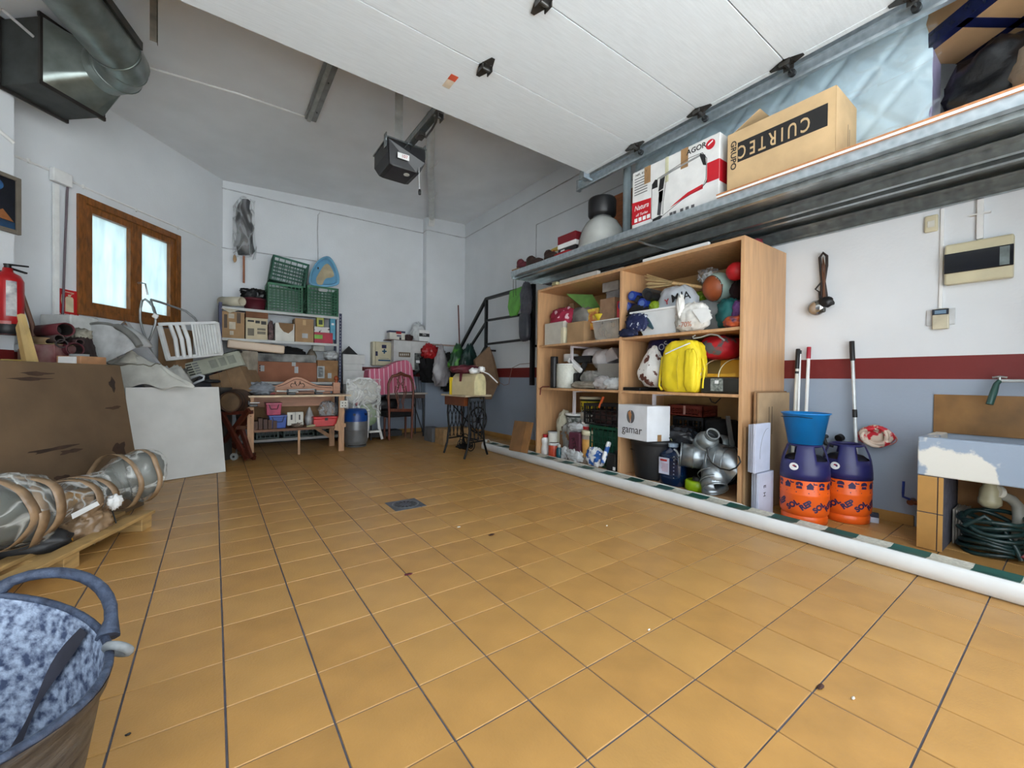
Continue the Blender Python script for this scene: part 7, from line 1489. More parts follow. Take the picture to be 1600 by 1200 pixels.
for i in range(n):
    a = 2*pi*i/n; ca, sa = cos(a), sin(a); m = max(abs(ca),abs(sa)); L2 = (n2-n1).length/2
    rect.append(rc + dd_*(L2*ca/m) + Vector((0,0,.24*sa/m)) + nn_*.012)
out = rc + nn_*.20 + dd_*.06
cir = [out + dd_*(R*cos(2*pi*i/n)) + Vector((0,0,R*sin(2*pi*i/n)+.02)) for i in range(n)]
g = B(); g.add(rect+cir, [(i,(i+1)%n,n+(i+1)%n,n+i) for i in range(n)], True); sub('transition', g, DUM, dct)
e1 = out + Vector((0,0,.02)); e2 = e1 + nn_*.13 - dd_*.01; e3 = e2 + nn_*.10 + DD*.08; e4 = e3 + DD*.14 + nn_*.02; far = e4 + DD*3.4
g = B().tube([e1, e1.lerp(e2,.6), e2, e3, e4], R, n=32, cap=False); sub('elbow', g, DUM, dct)
sub('round_duct', B().tube([e4-DD*.02, e4+DD*1.5, far], R*.98, n=32, cap=False), DUM, dct)
for t in (0,.62,1.24,1.9): 
    c = e4 + DD*t; s1 = DD.cross(Vector((0,0,1))).normalized()
    sub('seam_ring', B().tube([c + s1*(R*1.0*cos(2*pi*k/32)) + Vector((0,0,R*1.0*sin(2*pi*k/32))) for k in range(32)], .006, closed=True, n=6), DUM, dct)
for t in (0,1): c = e2.lerp(e3,t); dv = (e3-e1).normalized(); s1 = dv.cross(Vector((0,0,1))).normalized(); s2 = s1.cross(dv); sub('seam_ring', B().tube([c + s1*(R*1.01*cos(2*pi*k/32)) + s2*(R*1.01*sin(2*pi*k/32)) for k in range(32)], .005, closed=True, n=6), DUM, dct)
s1 = DD.cross(Vector((0,0,1))).normalized(); s1 = s1 if s1.dot(R_) > 0 else -s1
sub('side_rail', B().beam(e4+s1*(R+.005)+Vector((0,0,.05)), far+s1*(R+.005)+Vector((0,0,.05)), .02, .06), DUD, dct)
for k in range(2): sub('hanger', B().beam(e4+DD*(.5+1.2*k)+Vector((0,0,R-.01)), e4+DD*(.5+1.2*k)+Vector((0,0,.20+.12)), .03,.004), GALV, dct)

# painting, sign, extinguisher
pg = thing('painting', 'framed dark space painting with a blue planet on the near left wall', 'painting', pN(15,320,.01))
c0 = pN(31,280,.02); c1 = pN(31,368,.02); w = .62; zt_, zb_ = c0.z, c1.z
def N_(t, z, off): p = Vector((c0.x,c0.y,0)) - DL*t; return Vector((p.x,p.y,z)) + NL*off
FRM = mat((120,112,100),.5,var=.1)
for q in ((0,.03,zb_,zt_),(w-.03,w,zb_,zt_),(.03,w-.03,zb_,zb_+.03),(.03,w-.03,zt_-.03,zt_)): sub('frame', B().slab([N_(q[1],q[2],-.015),N_(q[0],q[2],-.015),N_(q[0],q[3],-.015),N_(q[1],q[3],-.015)],.03,NL), FRM, pg, bev=.003)
sub('canvas', B().slab([N_(w-.03,zb_+.03,-.012),N_(.03,zb_+.03,-.012),N_(.03,zt_-.03,-.012),N_(w-.03,zt_-.03,-.012)],.012,NL), mat((14,20,34),.5,var=.3), pg)
def ell(tc, zc, rt, rz, off, n=24): return [N_(tc+rt*cos(2*pi*i/n), zc+rz*sin(2*pi*i/n), off) for i in range(n)]
sub('painted_planet', B().add(ell(.19,zt_-.10,.085,.055,.0015),[tuple(range(23,-1,-1))]), mat((60,130,180),.5,var=.5,c2=(20,60,110),s=8), pg)
sub('painted_peak', B().add([N_(.26,zb_+.10,.0015),N_(.04,zb_+.09,.0015),N_(.11,zb_+.17,.0015),N_(.15,zb_+.14,.0015)],[(0,1,2,3)]), mat((176,110,60),.5,var=.2), pg)
sub('painted_sea', B().add([N_(w-.04,zb_+.034,.0015),N_(.034,zb_+.034,.0015),N_(.034,zb_+.085,.0015),N_(w-.04,zb_+.11,.0015)],[(0,1,2,3)]), mat((40,80,120),.5,var=.3), pg)
sg = thing('fire_sign', 'red sign with a white extinguisher symbol on the slanting left wall', 'sign', pL(107,476,.01))
a, c = pL(92,451,.006), pL(123,501,.006); tl, tr = tof(a), tof(c); z1 = pL(107,453,.006).z; z0 = pL(107,495,.006).z - .02
def Lq(u, v, off): p = PL + DL*(tl+(tr-tl)*u) + NL*off; return Vector((p.x,p.y,z0+(z1-z0)*v))
SR = mat((196,30,34),.4,var=.05); SC_ = mat((222,210,176),.5)
sub('plate', B().slab([Lq(0,0,.001),Lq(1,0,.001),Lq(1,1,.001),Lq(0,1,.001)],.006,NL), SR, sg)
def flat(pts, m, nm, off=.0085): sub(nm, B().add([Lq(u,v,off) for u,v in pts],[tuple(range(len(pts)))]), m, sg)
flat([(.30,.24),(.72,.24),(.72,.70),(.66,.76),(.36,.76),(.30,.70)], SC_, 'symbol'); flat([(.44,.77),(.58,.77),(.58,.84),(.44,.84)], SC_, 'symbol')
sub('symbol_hose', B().tube([Lq(u,v,.009) for u,v in ((.58,.84),(.72,.90),(.3,.92),(.14,.8),(.10,.6),(.16,.45),(.2,.3))],.004,n=5), SC_, sg)
text('EXTINTOR', .055, WHITE, frame(Lq(.5,.09,.0085), DL, UZ), sg, sx=.8)
ex = thing('fire_extinguisher', 'red fire extinguisher with a white label on the near left wall', 'fire extinguisher', pN(10,525,.12))
cx = pN(12,470,.10); rr = .085; zb = pN(12,522,.10).z; zt = pN(12,425,.10).z
Mx = Matrix.Translation((cx.x,cx.y,zb)); H = zt-zb
sub('cylinder', B().lathe([(0,0),(.07,0),(rr,.02),(rr,H*.86),(rr*.8,H*.95),(.03,H),(.025,H+.03),(0,H+.03)],n=28,M=Mx), mat((176,24,30),.3,var=.08), ex)
sub('base_ring', B().lathe([(rr*.98,-.004),(rr*1.03,.0),(rr*1.03,.07),(rr,.075)],n=28,M=Mx), BLACK, ex)
d0 = (O-cx); d0.z = 0; a0 = math.atan2(d0.y,d0.x)
sub('label', B().lathe([(rr*1.015,H*.28),(rr*1.015,H*.84)],n=10,M=Mx,a0=a0-.1,a1=a0+.55), mat((226,224,220),.4,var=.3,c2=(30,30,60),s=10), ex)
sub('label', B().lathe([(rr*1.02,H*.1),(rr*1.02,H*.2)],n=10,M=Mx,a0=a0-.9,a1=a0+.2), mat((206,120,116),.4), ex)
sub('valve', B().cyl((cx.x,cx.y,zt+.02),(cx.x,cx.y,zt+.06),.02,n=12).beam((cx.x,cx.y,zt+.055)-DL*.03 if False else Vector((cx.x,cx.y,zt+.055))-DL*.02, Vector((cx.x,cx.y,zt+.075))+DL*.13,.02,.012).beam(Vector((cx.x,cx.y,zt+.035)), Vector((cx.x,cx.y,zt+.02))+DL*.12,.02,.012), BLACK, ex)
sub('wall_hook', B().beam(Vector((cx.x,cx.y,zt)), Vector((cx.x,cx.y,zt))-NL*.10,.03,.02), DARK, ex)
# side table hidden behind the brown board, carrying rolls and boxes
G = lambda x,y,f=3.35: pF(x,y,f)
stz = 1.03
tb0 = F_*3.05+R_*-2.95; 
def K(r, f, z): v = F_*f + R_*r; return Vector((v.x,v.y,z))
st_ = thing('side_table', 'low dark table behind the brown board on the left', 'table', K(-3.25,3.2,0))
sub('top', B().hexa([K(-3.9,2.5,stz-.03),K(-3.14,2.5,stz-.03),K(-3.16,3.2,stz-.03),K(-3.9,3.68,stz-.03)]+[K(-3.9,2.5,stz),K(-3.14,2.5,stz),K(-3.16,3.2,stz),K(-3.9,3.68,stz)]), CARDD, st_)
for r_, f_ in ((-3.85,2.55),(-3.2,2.55),(-3.22,3.15),(-3.85,3.55)): sub('leg', B().cyl(K(r_,f_,0),K(r_,f_,stz-.03),.025,n=8), DARK, st_)
def kbox(name, x0, x1, yt, yb, f, d, m, label, cat='box', zb=None, bev=.004, skew=0):
    a, c = G(x0,yb,f), G(x1,yb,f); z1 = G((x0+x1)/2,yt,f).z; z0 = zb if zb is not None else min(a.z,c.z)
    g = B().hexa([Vector((v.x,v.y,z0)) for v in (a,c,c+F_*d,a+F_*d)]+[Vector((v.x,v.y,z1)) for v in (a,c,c+F_*d,a+F_*d)]); return one(name, g, m, label, cat, bev=bev)
def kbag(name, x0, x1, yt, yb, f, d, m, label, cat='bag', zb=None, seed=1, amp=.14, p=2.6, top=1.0, n=32):
    a, c = G(x0,yb,f), G(x1,yb,f); z1 = G((x0+x1)/2,yt,f).z; z0 = zb if zb is not None else min(a.z,c.z); cc = (a+c)/2 + F_*d/2
    Mr = Matrix.Translation((cc.x,cc.y,(z0+z1)/2)) @ Matrix.Rotation(math.atan2(R_.y,R_.x),4,'Z')
    return one(name, B().bag((0,0,0),((c-a).length/2,d/2,(z1-z0)*.52),p=p,amp=amp,seed=seed,top=top,n=n,base=-(z1-z0)/2+.001,M=Mr), m, label, cat)
TZ2 = stz+.001
kbox('wooden_box', 27, 55, 545, 567, 3.22, .2, mat((106,76,60),.7), 'small brown box behind the cream planks on the side table', zb=TZ2)
o = kbox('glass_box', 52, 85, 538, 570, 3.2, .18, mat((110,40,44),.2,var=.5,c2=(150,120,116),s=9), 'red boxed glassware with a gold rim on the side table', zb=TZ2)
kbox('box_lid', 49, 82, 536.5, 540, 3.19, .2, mat((206,184,134),.5), 'thin gold-coloured tray on the boxed glassware', 'tray', zb=G(60,538,3.2).z+.003)
kbox('carton', 88, 126, 556, 572, 3.15, .2, mat((190,140,100),.7), 'orange-brown carton lid beside the jar on the side table', zb=TZ2)
kbox('carton', 90, 116, 557, 569, 3.12, .02, WHITE, 'white packet leaning on the orange-brown carton', zb=TZ2)
jr = thing('glass_jar', 'clear plastic jar on the side table left of the white fabric', 'jar', G(124,569,3.2)); 
r_ = 12*3.2/648; h_ = 26*3.2/648; jr.location.z = TZ2
obj('body', B().lathe([(0,0),(r_,0),(r_*1.02,.01),(r_,h_*.8),(r_*.9,h_*.9)],n=20), mat((170,176,176),.15,alpha=.5), jr); obj('lid', B().lathe([(r_*.95,h_*.86),(r_*.95,h_),(0,h_)],n=20), mat((150,156,156),.3), jr)
def kroll(name, x0,y0_,x1,y1_, f0, f1, r, m, label, cat='roll', hollow=True):
    a, c = G(x0,y0_,f0), G(x1,y1_,f1); th = thing(name, label, cat, (a+c)/2-Vector((0,0,r)))
    sub('roll', B().cyl(a,c,r,n=24,cap=not hollow), m, th, solid=.006 if hollow else 0)
    if hollow: sub('inner', B().cyl(a.lerp(c,.02),c.lerp(a,.02),r*.84,n=20,cap=False).cyl(a.lerp(c,.4),a.lerp(c,.42),r*.84,n=20), mat((50,44,42),.7), th)
RM1 = mat((96,30,38),.6,var=.12)
kroll('maroon_roll', 103,515,58,519,3.28,3.5,.052,RM1,'maroon rolled sheet topmost of the pile left of the sign')
kroll('maroon_roll', 118,546,84,544,3.25,3.5,.05,mat((84,26,36),.6,var=.12),'lower maroon rolled sheet near the jar')
kroll('brown_roll', 93,529,56,532,3.2,3.5,.028,mat((66,52,50),.6,var=.1),'small dark brown roll below the topmost maroon one')
kroll('brown_roll', 97,537,84,534,3.2,3.5,.030,mat((52,44,44),.6,var=.1),'dark grey roll end between the maroon rolls')
kroll('beige_roll', 78,534,40,529,3.22,3.5,.026,mat((150,124,90),.7,var=.1),'beige rolled sheet under the brown roll')
kroll('maroon_roll', 125,535,104,537,3.3,3.5,.024,mat((76,50,50),.6),'thin dim maroon roll pointing at the white fabric')
kbag('cloth_bundle', 85, 122, 525, 556, 3.45, .2, mat((60,46,46),.7,var=.3), 'dark stuffed bundle behind the rolls', 'bundle', zb=TZ2, seed=152)
kbox('paper_tray', 62, 110, 491, 520, 3.62, .25, mat((206,208,206),.5), 'white plastic tray standing behind the maroon roll', 'tray', zb=TZ2, bev=.01)
kbag('paper_heap', 103, 126, 512, 530, 3.5, .12, mat((170,166,150),.8,var=.3), 'crumpled pale paper beside the top maroon roll', 'paper', seed=153, amp=.3)
one('wood_pole', B().cyl(G(27,438,3.30), K(-3.93,3.66,.02) if False else G(50,506,3.40), .015, n=10).cyl(G(50,506,3.40), G(56,560,3.45), .015, n=10), mat((120,84,66),.5), 'thin brown pole leaning beside the extinguisher', 'pole')
pk_ = mat((214,182,120),.6,var=.1,s=6,kind='wood')
one('wood_plank', B().slab([G(26,492,2.98),G(32,490,2.98),G(54,568,3.0),G(42,568,3.0)],.03,F_), pk_, 'front cream plank leaning over the side table', 'plank')
one('wood_plank', B().slab([G(24,512,3.06),G(29,500,3.06),G(46,568,3.08),G(34,568,3.08)],.03,F_), mat((196,160,98),.6,var=.12,s=6,kind='wood'), 'rear cream plank leaning behind the front one', 'plank')
kbox('yellow_plate', 0, 14, 561, 568, 3.1, .1, mat((206,184,100),.5), 'yellowish edge of a dish at the far left of the side table', 'dish', zb=TZ2)
kbox('grey_wedge', 10, 28, 538, 548, 3.3, .05, mat((150,154,156),.5), 'grey pointed metal piece beside the planks', 'metal piece', zb=None)
# brown board and white board
BBM = mat((112,90,66),.75,var=.12,s=3,bump=.08,bs=60)
tR = K(-3.085,3.24,1.075); bR = K(-2.84,3.18,.0); tL = tR - DL*0 + K(0,0,0)
dirb = (G(0,565,2.36)-tR); dirb.z = 0; dirb.normalize(); Lb = 1.15
q = [bR+dirb*Lb, bR, tR, tR+dirb*Lb]
bb_ = thing('brown_board', 'big scuffed brown board leaning against the side table at the left', 'board', (bR+bR+dirb*Lb)/2)
sub('board', B().slab(q,.022), BBM, bb_, bev=.006)
nb = (q[1]-q[0]).cross(q[3]-q[0]).normalized(); 
for (u, v, w_, h_) in ((.12,.70,.07,.012),(.13,.42,.06,.05),(.14,.34,.05,.02),(.62,.93,.10,.012),(.66,.90,.13,.01),(.6,.5,.16,.012),(.5,.47,.08,.014),(.10,.86,.03,.05),(.58,.33,.05,.02)):
    p = q[1] + (q[0]-q[1])*u + (q[2]-q[1])*v; e1_ = (q[0]-q[1]).normalized(); e2_ = (q[2]-q[1]).normalized(); s_ = 1 if nb.dot(O-p) > 0 else -1
    g = B(); pts = [p + e1_*(w_*cos(a)*(1+.35*sin(3*a+u*9))) + e2_*(h_*sin(a)*(1+.3*cos(4*a+v*7))) + nb*s_*(.0225 if s_>0 else .0015) for a in [2*pi*k/16 for k in range(16)]]
    g.add(pts,[tuple(range(16))]); sub('scuff_mark', g, mat((72,50,36),.8,var=.3), bb_)
BR_ = Vector((.101,5.279,0)); uW = Vector((.957,.291,0)); nW = Vector((.291,-.957,0))
TR_ = pP(341,605,BR_,uW); TL_ = pP(195,604,TR_,nW); BL_ = BR_ + (TL_-TR_); BL_.z = 0
wbd = one('white_board', B().slab([BL_,BR_,TR_,Vector((TL_.x,TL_.y,TR_.z))],.018), mat((206,206,202),.5,var=.04,s=4), 'square white panel leaning on the pile left of the barrel', 'panel', bev=.003)
# the pile behind the white board
wf_ = thing('parasol_fabric', 'heap of white parasol fabric with a peaked top behind the boards', 'fabric', G(215,640,4.3))
def pf_(u, v):                                      # draped cone with folds
    a = -pi*.98 + pi*1.0*u; r = .07 + .50*v**.9; z = 1.19 - .30*v**1.1 + .02*sin(a*9)*v; c = G(205,560,4.10)
    return (c.x + R_.x*cos(a)*r*1.1 + F_.x*sin(a)*r*.2, c.y + R_.y*cos(a)*r*1.1 + F_.y*sin(a)*r*.2, z + .03*noise.noise(Vector((a*3,v*4,2))))
sub('canopy', B().sheet(pf_,60,24), mat((206,206,198),.8,var=.06,bump=.2), wf_, solid=.004)
c = G(205,560,4.10)
sub('peak', B().lathe([(.0,1.25),(.03,1.23),(.09,1.14),(.11,1.12)],c=(c.x,c.y,0),n=16), mat((210,208,196),.8), wf_)
sub('rim_cord', B().tube([Vector(pf_(k/30,.35))+Vector((0,0,.01)) for k in range(31)],.006,n=5), mat((150,146,130),.6), wf_)
kbag('cloth_bundle', 205, 285, 575, 700, 4.3, .3, mat((196,196,190),.8,var=.08,bump=.2), 'white cloth mass under the parasol fabric', 'cloth', zb=0, seed=161, amp=.1)
kbox('dark_case', 205, 216, 640, 705, 4.2, .3, BLACK, 'dark case between the brown and the white boards', 'case', zb=0)
cd_ = thing('curved_panel', 'large curved white plastic shell with grey edge behind the parasol fabric', 'panel', G(165,560,4.0))
def cp_(u, v):
    a = pi*(.92 - .78*u); cc = G(148,566,3.75); rr_ = .40; h_ = .36
    p = cc + R_*(rr_*cos(a)) + Vector((0,0,h_*sin(a))); return p + F_*(.05+.14*v) - R_*(.0*v)
sub('shell', B().sheet(cp_,24,3), mat((206,208,208),.4), cd_, solid=.01)
g = B(); ps = [Vector(cp_(k/24,0)) for k in range(25)]; g.add(ps+[G(165,566,3.75)],[tuple(range(26))]); sub('face', g, mat((212,214,214),.4), cd_)
sub('grey_edge', B().tube([Vector(cp_(k/24,-.02)) for k in range(9,25)],[.012]*8+[.03]*8,n=8), mat((126,126,122),.5), cd_)
one('grey_strip', B().slab([G(160,530,3.9),G(172,520,3.9),G(192,548,3.95),G(183,560,3.95)],.01,F_), mat((130,130,126),.5,var=.1), 'grey flat strip with rounded end beside the curved shell', 'strip', bev=.003)
cb_ = thing('cardboard_sheet', 'tilted pale grey printed carton standing on its corner behind the tube chair', 'cardboard box', G(205,560,4.35))
q = [G(172,518,4.2),G(194,502,4.22),G(262,590,4.3),G(232,612,4.26)]; sub('panel', B().slab(q,.05,F_), mat((176,178,182),.6,var=.05), cb_)
sub('brown_corner', B().slab([G(189,507,4.18),G(194,501.5,4.18),G(199,508,4.18),G(194,507,4.18)],.004,F_), CARDD, cb_)
for k in range(3): a = G(179+1.5*k,519-2*k,4.18); sub('small_print', B().beam(a,a+R_*.10+Vector((0,0,.09)),.004,.006), mat((130,130,136),.6), cb_)
# tubular frame chair
tc = thing('tube_frame', 'bent aluminium tube frame of a folding seat in front of the window', 'chair frame', G(235,590,4.6)); AL = mat((160,164,166),.3,.6,var=.06)
sub('tube', B().tube([G(x,y,4.62) for x,y in ((223,567),(227,545),(236,525),(243,505),(243,490),(240,480),(233,472),(227,467.5),(222,470),(219,485),(219,500),(223,517),(235,545),(244,568),(246,583))],.012,n=8), AL, tc)
sub('tube', B().tube([G(236,468,4.62),G(250,472,4.75),G(290,486,5.0),G(304,497,5.05),G(307,502,5.05)],.013,n=8), AL, tc)
sub('tube', B().tube([G(236,469,4.6),G(240,485,4.6),G(246,498,4.6)],.011,n=8), AL, tc)
sub('hinge_joint', B().cb(tuple(G(243,494,4.59)),(.05,.05,.05),(0,.5,0)), WHITE, tc, bev=.01)
# white slatted lounger back, carton behind
sl_ = thing('slatted_lounger', 'white plastic lounger section with vertical slats standing on the pile', 'lounger', G(298,560,4.8)); f=4.8
def ls(x0,y0_,x1,y1_,w,d=.03): sub('slat', B().slab([G(x0,y0_,f),G(x0+w,y0_,f),G(x1+w,y1_,f),G(x1,y1_,f)],d,F_), WHITE, sl_, bev=.004)
sub('frame_bar', B().slab([G(246,504,f-.02),G(337,502,f+.05),G(338,506,f+.05),G(247,509,f-.02)],.04,F_), WHITE, sl_, bev=.005)
sub('frame_bar', B().slab([G(258,558,f-.02),G(344,550,f+.05),G(345,555,f+.05),G(259,564,f-.02)],.04,F_), WHITE, sl_, bev=.005)
sub('frame_bar', B().slab([G(244,509,f-.02),G(250,509,f-.02),G(264,562,f-.02),G(258,562,f-.02)],.04,F_), WHITE, sl_, bev=.005)
sub('frame_bar', B().slab([G(334,503,f+.05),G(339,503,f+.05),G(346,553,f+.05),G(341,553,f+.05)],.04,F_), WHITE, sl_, bev=.005)
for x, w_ in ((268,6),(278,6),(288,5)): 
    g = B().tube([G(x-2,508,f),G(x+6,530,f-.03),G(x+10,558,f)],[.022]*3,n=8); sub('slat', g, WHITE, sl_)
for k in range(9): ls(298+4.3*k,507,306+4.2*k,556-.5*k,2.9)
kbox('cardboard_box', 247, 276, 513, 578, 4.84, .25, CARDD, 'brown carton behind the white slatted lounger', 'cardboard box', zb=.9)
kbag('cloth_bundle', 262, 290, 575, 605, 4.9, .25, mat((110,110,104),.7,var=.3), 'dim grey bundle behind the top edge of the white panel', 'bundle', zb=.9, seed=171, amp=.25)
ps_ = kbox('storage_chest', 236, 325, 606, 725, 4.65, .4, mat((70,68,66),.7,var=.2), 'dark storage chest carrying the pile behind the white panel', 'chest', zb=0)
# air-conditioner grille panel
ac = thing('grille_panel', 'beige slotted appliance grille panel lying aslant on the tilted carton', 'grille', G(328,575,5.0)); f = 4.95
ACM = mat((176,178,162),.5,var=.06)
q = [G(276,571,f),G(370,548,f+.12),G(380,570,f+.12),G(286,593,f)]
sub('panel', B().slab(q,.05,F_), ACM, ac, bev=.006)
def AQ(u,v,o=0): p = (q[0].lerp(q[1],u)).lerp(q[3].lerp(q[2],u),v); return p - F_*o
for u0,u1 in ((.02,.11),(.13,.22),(.24,.32)):
    for r2 in range(5): sub('louvre', B().slab([AQ(u0,.12+.17*r2,.004),AQ(u1,.12+.17*r2,.004),AQ(u1,.2+.17*r2,.004),AQ(u0,.2+.17*r2,.004)],.004,F_), DARK if u0<.23 else GREY, ac)
for u0,u1 in ((.5,.62),(.66,.76),(.80,.92)): sub('window', B().slab([AQ(u0,.2,.005),AQ(u1,.2,.005),AQ(u1,.75,.005),AQ(u0,.75,.005)],.003,F_), mat((150,154,142),.4), ac)
sub('black_edge', B().slab([G(296,567,f+.06),G(372,546,f+.18),G(374,550,f+.18),G(300,572,f+.06)],.06,F_), BLACK, ac)
kbox('pale_carton', 362, 388, 548, 570, 5.25, .2, mat((176,166,150),.7,var=.15), 'small pale patterned carton behind the grille panel', 'cardboard box', zb=1.0)
tcn = thing('cardboard_box', 'brown carton tilted between the grille panel and the barrel', 'cardboard box', G(350,600,5.1)); f=5.02
q = [G(326,587,f),G(375,572,f+.1),G(392,610,f+.1),G(340,640,f)]; sub('carton', B().slab(q,.3,F_), mat((136,108,78),.8,var=.1), tcn, bev=.004)
for u in (.3,.55): sub('flap_line', B().beam(q[0].lerp(q[1],u)-F_*.003,q[3].lerp(q[2],u)-F_*.003,.01,.004), CARDD, tcn)
kb_ = thing('white_strap', 'white plastic loop lying on the pile above the white panel', 'strap', G(300,595,4.75))
sub('loop', B().tube([G(x,y,4.75) for x,y in ((283,606),(290,597),(300,590),(312,586),(319,588),(318,593),(308,597),(298,602),(290,607))],.013,n=8), mat((206,210,214),.4), kb_)
kbag('dark_bag', 300, 332, 593, 612, 4.85, .2, mat((40,44,52),.6,var=.2), 'dark blue-grey bag under the white loop', zb=.92, seed=172)
# barrel on a crossed stand
ba = thing('wooden_barrel', 'small dark wooden barrel on the crossed stand beside the workbench', 'barrel', G(362,650,4.85)); BRM = mat((84,56,38),.5,var=.25,s=8,kind='wood',stretch=(6,6,1))
c = G(359,628,4.78); ax = (F_*.97-R_*.25).normalized(); M = Matrix.Translation(c) @ ax.to_track_quat('Z','Y').to_matrix().to_4x4()
sub('staves', B().lathe([(.118,.0),(.128,.05),(.142,.14),(.145,.2),(.142,.26),(.128,.35),(.118,.40)],n=28,M=M).lathe([(.118,.0),(.104,.0),(.104,.03)],n=28,M=M), BRM, ba)
sub('barrel_head', B().lathe([(0,.03),(.105,.03)],n=28,M=M), mat((120,92,62),.5,var=.2,s=6,kind='wood'), ba)
for a, r_ in ((.02,.126),(.08,.136),(.32,.136),(.38,.126)): sub('hoop', B().lathe([(r_-.002,a-.014),(r_+.002,a),(r_-.001,a+.014)],n=28,M=M), mat((46,42,40),.5,.4), ba)
bs2 = thing('barrel_stand', 'reddish brown crossed wooden stand under the barrel', 'stand', G(372,715,4.85))
sm_ = mat((88,38,24),.4,var=.2,s=8,kind='wood',stretch=(6,6,1))
for x0,y0_,x1,y1_,f0,f1 in ((389,640,350,690,4.75,4.9),(346,645,386,718,4.8,4.72),(392,648,362,690,5.05,5.1),(356,690,398,716,5.1,4.95),(378,672,392,715,4.78,4.74)):
    a, c2 = G(x0,y0_,f0), G(x1,y1_,f1); a.z = min(a.z,.60 if False else a.z); c2.z = max(c2.z,.02); sub('leg', B().beam(a,c2,.035,.05), sm_, bs2, bev=.003)
sub('stretcher', B().beam(G(383,712,4.72),G(398,709,4.98),.03,.03), sm_, bs2); sub('stretcher', B().beam(G(372,668,4.8),G(385,668,5.05),.03,.04), sm_, bs2)
sub('cradle', B().beam(G(346,646,4.82),G(394,644,4.82),.05,.04), sm_, bs2)
tl_ = thing('trolley', 'small folding trolley with a white wheel behind the barrel stand', 'trolley', G(368,720,5.05))
c = G(366,716,4.95); c.z = .045; sub('wheel', B().cyl(c-F_*.012,c+F_*.012,.043,n=24), mat((196,198,196),.4), tl_); sub('wheel_hub', B().cyl(c-F_*.016,c-F_*.012,.014,n=12), DARK, tl_)
sub('axle', B().cyl(c,c+F_*.2+R_*.12,.008,n=8), STEEL, tl_); sub('pole', B().tube([c+F_*.02,G(373,690,5.1),G(376,650,5.2)],.009,n=8), STEEL, tl_)
kbag('grey_cover', 350, 364, 645, 695, 5.1, .1, mat((150,154,160),.6,var=.1), 'pale grey cloth hanging behind the crossed stand', 'cloth', seed=173)

# ================================================================ pallet with the wrapped machine, builder's tub
PLM = mat((206,168,108),.6,var=.18,s=5,kind='wood',stretch=(1,1,6))
pw = thing('pallet', 'raw wooden pallet carrying the wrapped machine', 'pallet', (-.6,3.0,0))
e = pZ(243,797,.10); e2 = pZ(0,918,.10); dl = (e2-e); dl.z=0; dl.normalize(); pn = Vector((dl.y,-dl.x,0)); pn = pn if pn.dot(R_) < 0 else -pn
def PP(s, t, z): p = e + dl*s + pn*t; return Vector((p.x,p.y,z))
PLN = 1.75
for t0, t1 in ((0,.09),(.17,.25),(.31,.38)): sub('deck_board', B().hexa([PP(0,t0,.082),PP(PLN,t0,.082),PP(PLN,t1,.082),PP(0,t1,.082)]+[PP(0,t0,.104),PP(PLN,t0,.104),PP(PLN,t1,.104),PP(0,t1,.104)]), PLM, pw, bev=.003)
for s0 in (.02,.62,1.3): sub('bearer', B().hexa([PP(s0,.01,0),PP(s0+.10,.01,0),PP(s0+.10,.38,0),PP(s0,.38,0)]+[PP(s0,.01,.082),PP(s0+.10,.01,.082),PP(s0+.10,.38,.082),PP(s0,.38,.082)]), PLM, pw, bev=.003)
wm = thing('wrapped_machine', 'long machine wrapped in clear film and brown tape lying on the pallet', 'wrapped machine', PP(.6,.2,.11))
TPM = mat((162,134,104),.25,var=.15,s=14,bump=.6,bs=18)
WFM = film((206,208,204),6,.14,.7)
CLR = film((214,216,214),3.5,.08,.6,(1,2.5,2.5))
INM = mat((60,68,60),.35,var=.35,s=5,c2=(104,106,100))
GRN = mat((58,70,60),.4,var=.3)
def nz_(v, amp, sd, fr): return v + Vector((noise.noise(v*fr+Vector((sd,0,0))), noise.noise(v*fr+Vector((0,sd,0))), noise.noise(v*fr+Vector((0,0,sd)))))*amp
def tubeN(pts, rs, amp, sd, n=48, fr=7, sq=1.0):
    b = B().tube(pts, rs, n=n); zc = [Vector(p) for p in pts]
    b.v = [v + Vector((noise.noise(v*fr+Vector((sd,0,0))), noise.noise(v*fr+Vector((0,sd,0))), noise.noise(v*fr+Vector((0,0,sd)))))*amp + Vector((1,1,1))*amp*.8*(.4-abs(noise.noise(v*fr*2.6+Vector((sd,sd,0))))) for v in b.v]; return b
def dens(pts, k=10):
    out_ = []; 
    for i in range(len(pts)-1):
        for j in range(k): out_.append(pts[i].lerp(pts[i+1], j/k))
    return out_+[pts[-1]]
m1 = [pF(238,742,2.78), pF(222,742,2.72), pF(195,748,2.66), pF(170,757,2.58), pF(140,768,2.46)]
sub('motor_head', tubeN(dens(m1), [.08,.11,.13,.145,.155,.16,.165,.168,.17,.17,.168,.166,.165,.163,.16,.158,.155,.152,.15,.145,.14,.135,.13,.125,.12,.118,.115,.112,.11,.108,.105,.102,.10,.098,.095,.093,.09,.09,.09,.09,.09], .018, 3), WFM, wm)
sub('inner_green', tubeN(dens(m1), [max(.03,q_-.022) for q_ in [.08,.11,.13,.145,.155,.16,.165,.168,.17,.17,.168,.166,.165,.163,.16,.158,.155,.152,.15,.145,.14,.135,.13,.125,.12,.118,.115,.112,.11,.108,.105,.102,.10,.098,.095,.093,.09,.09,.09,.09,.09]], .018, 3), INM, wm) 
m2 = [pF(150,768,2.5), pF(115,782,2.36), pF(80,792,2.24), pF(45,800,2.12), pF(5,802,2.0), pF(-60,812,1.86)]
sub('clear_sleeve', tubeN(dens(m2), .115, .02, 9), CLR, wm); sub('shaft', tubeN(dens(m2), .055, .004, 2), mat((110,104,92),.4,var=.4,c2=(196,140,50),s=5), wm)
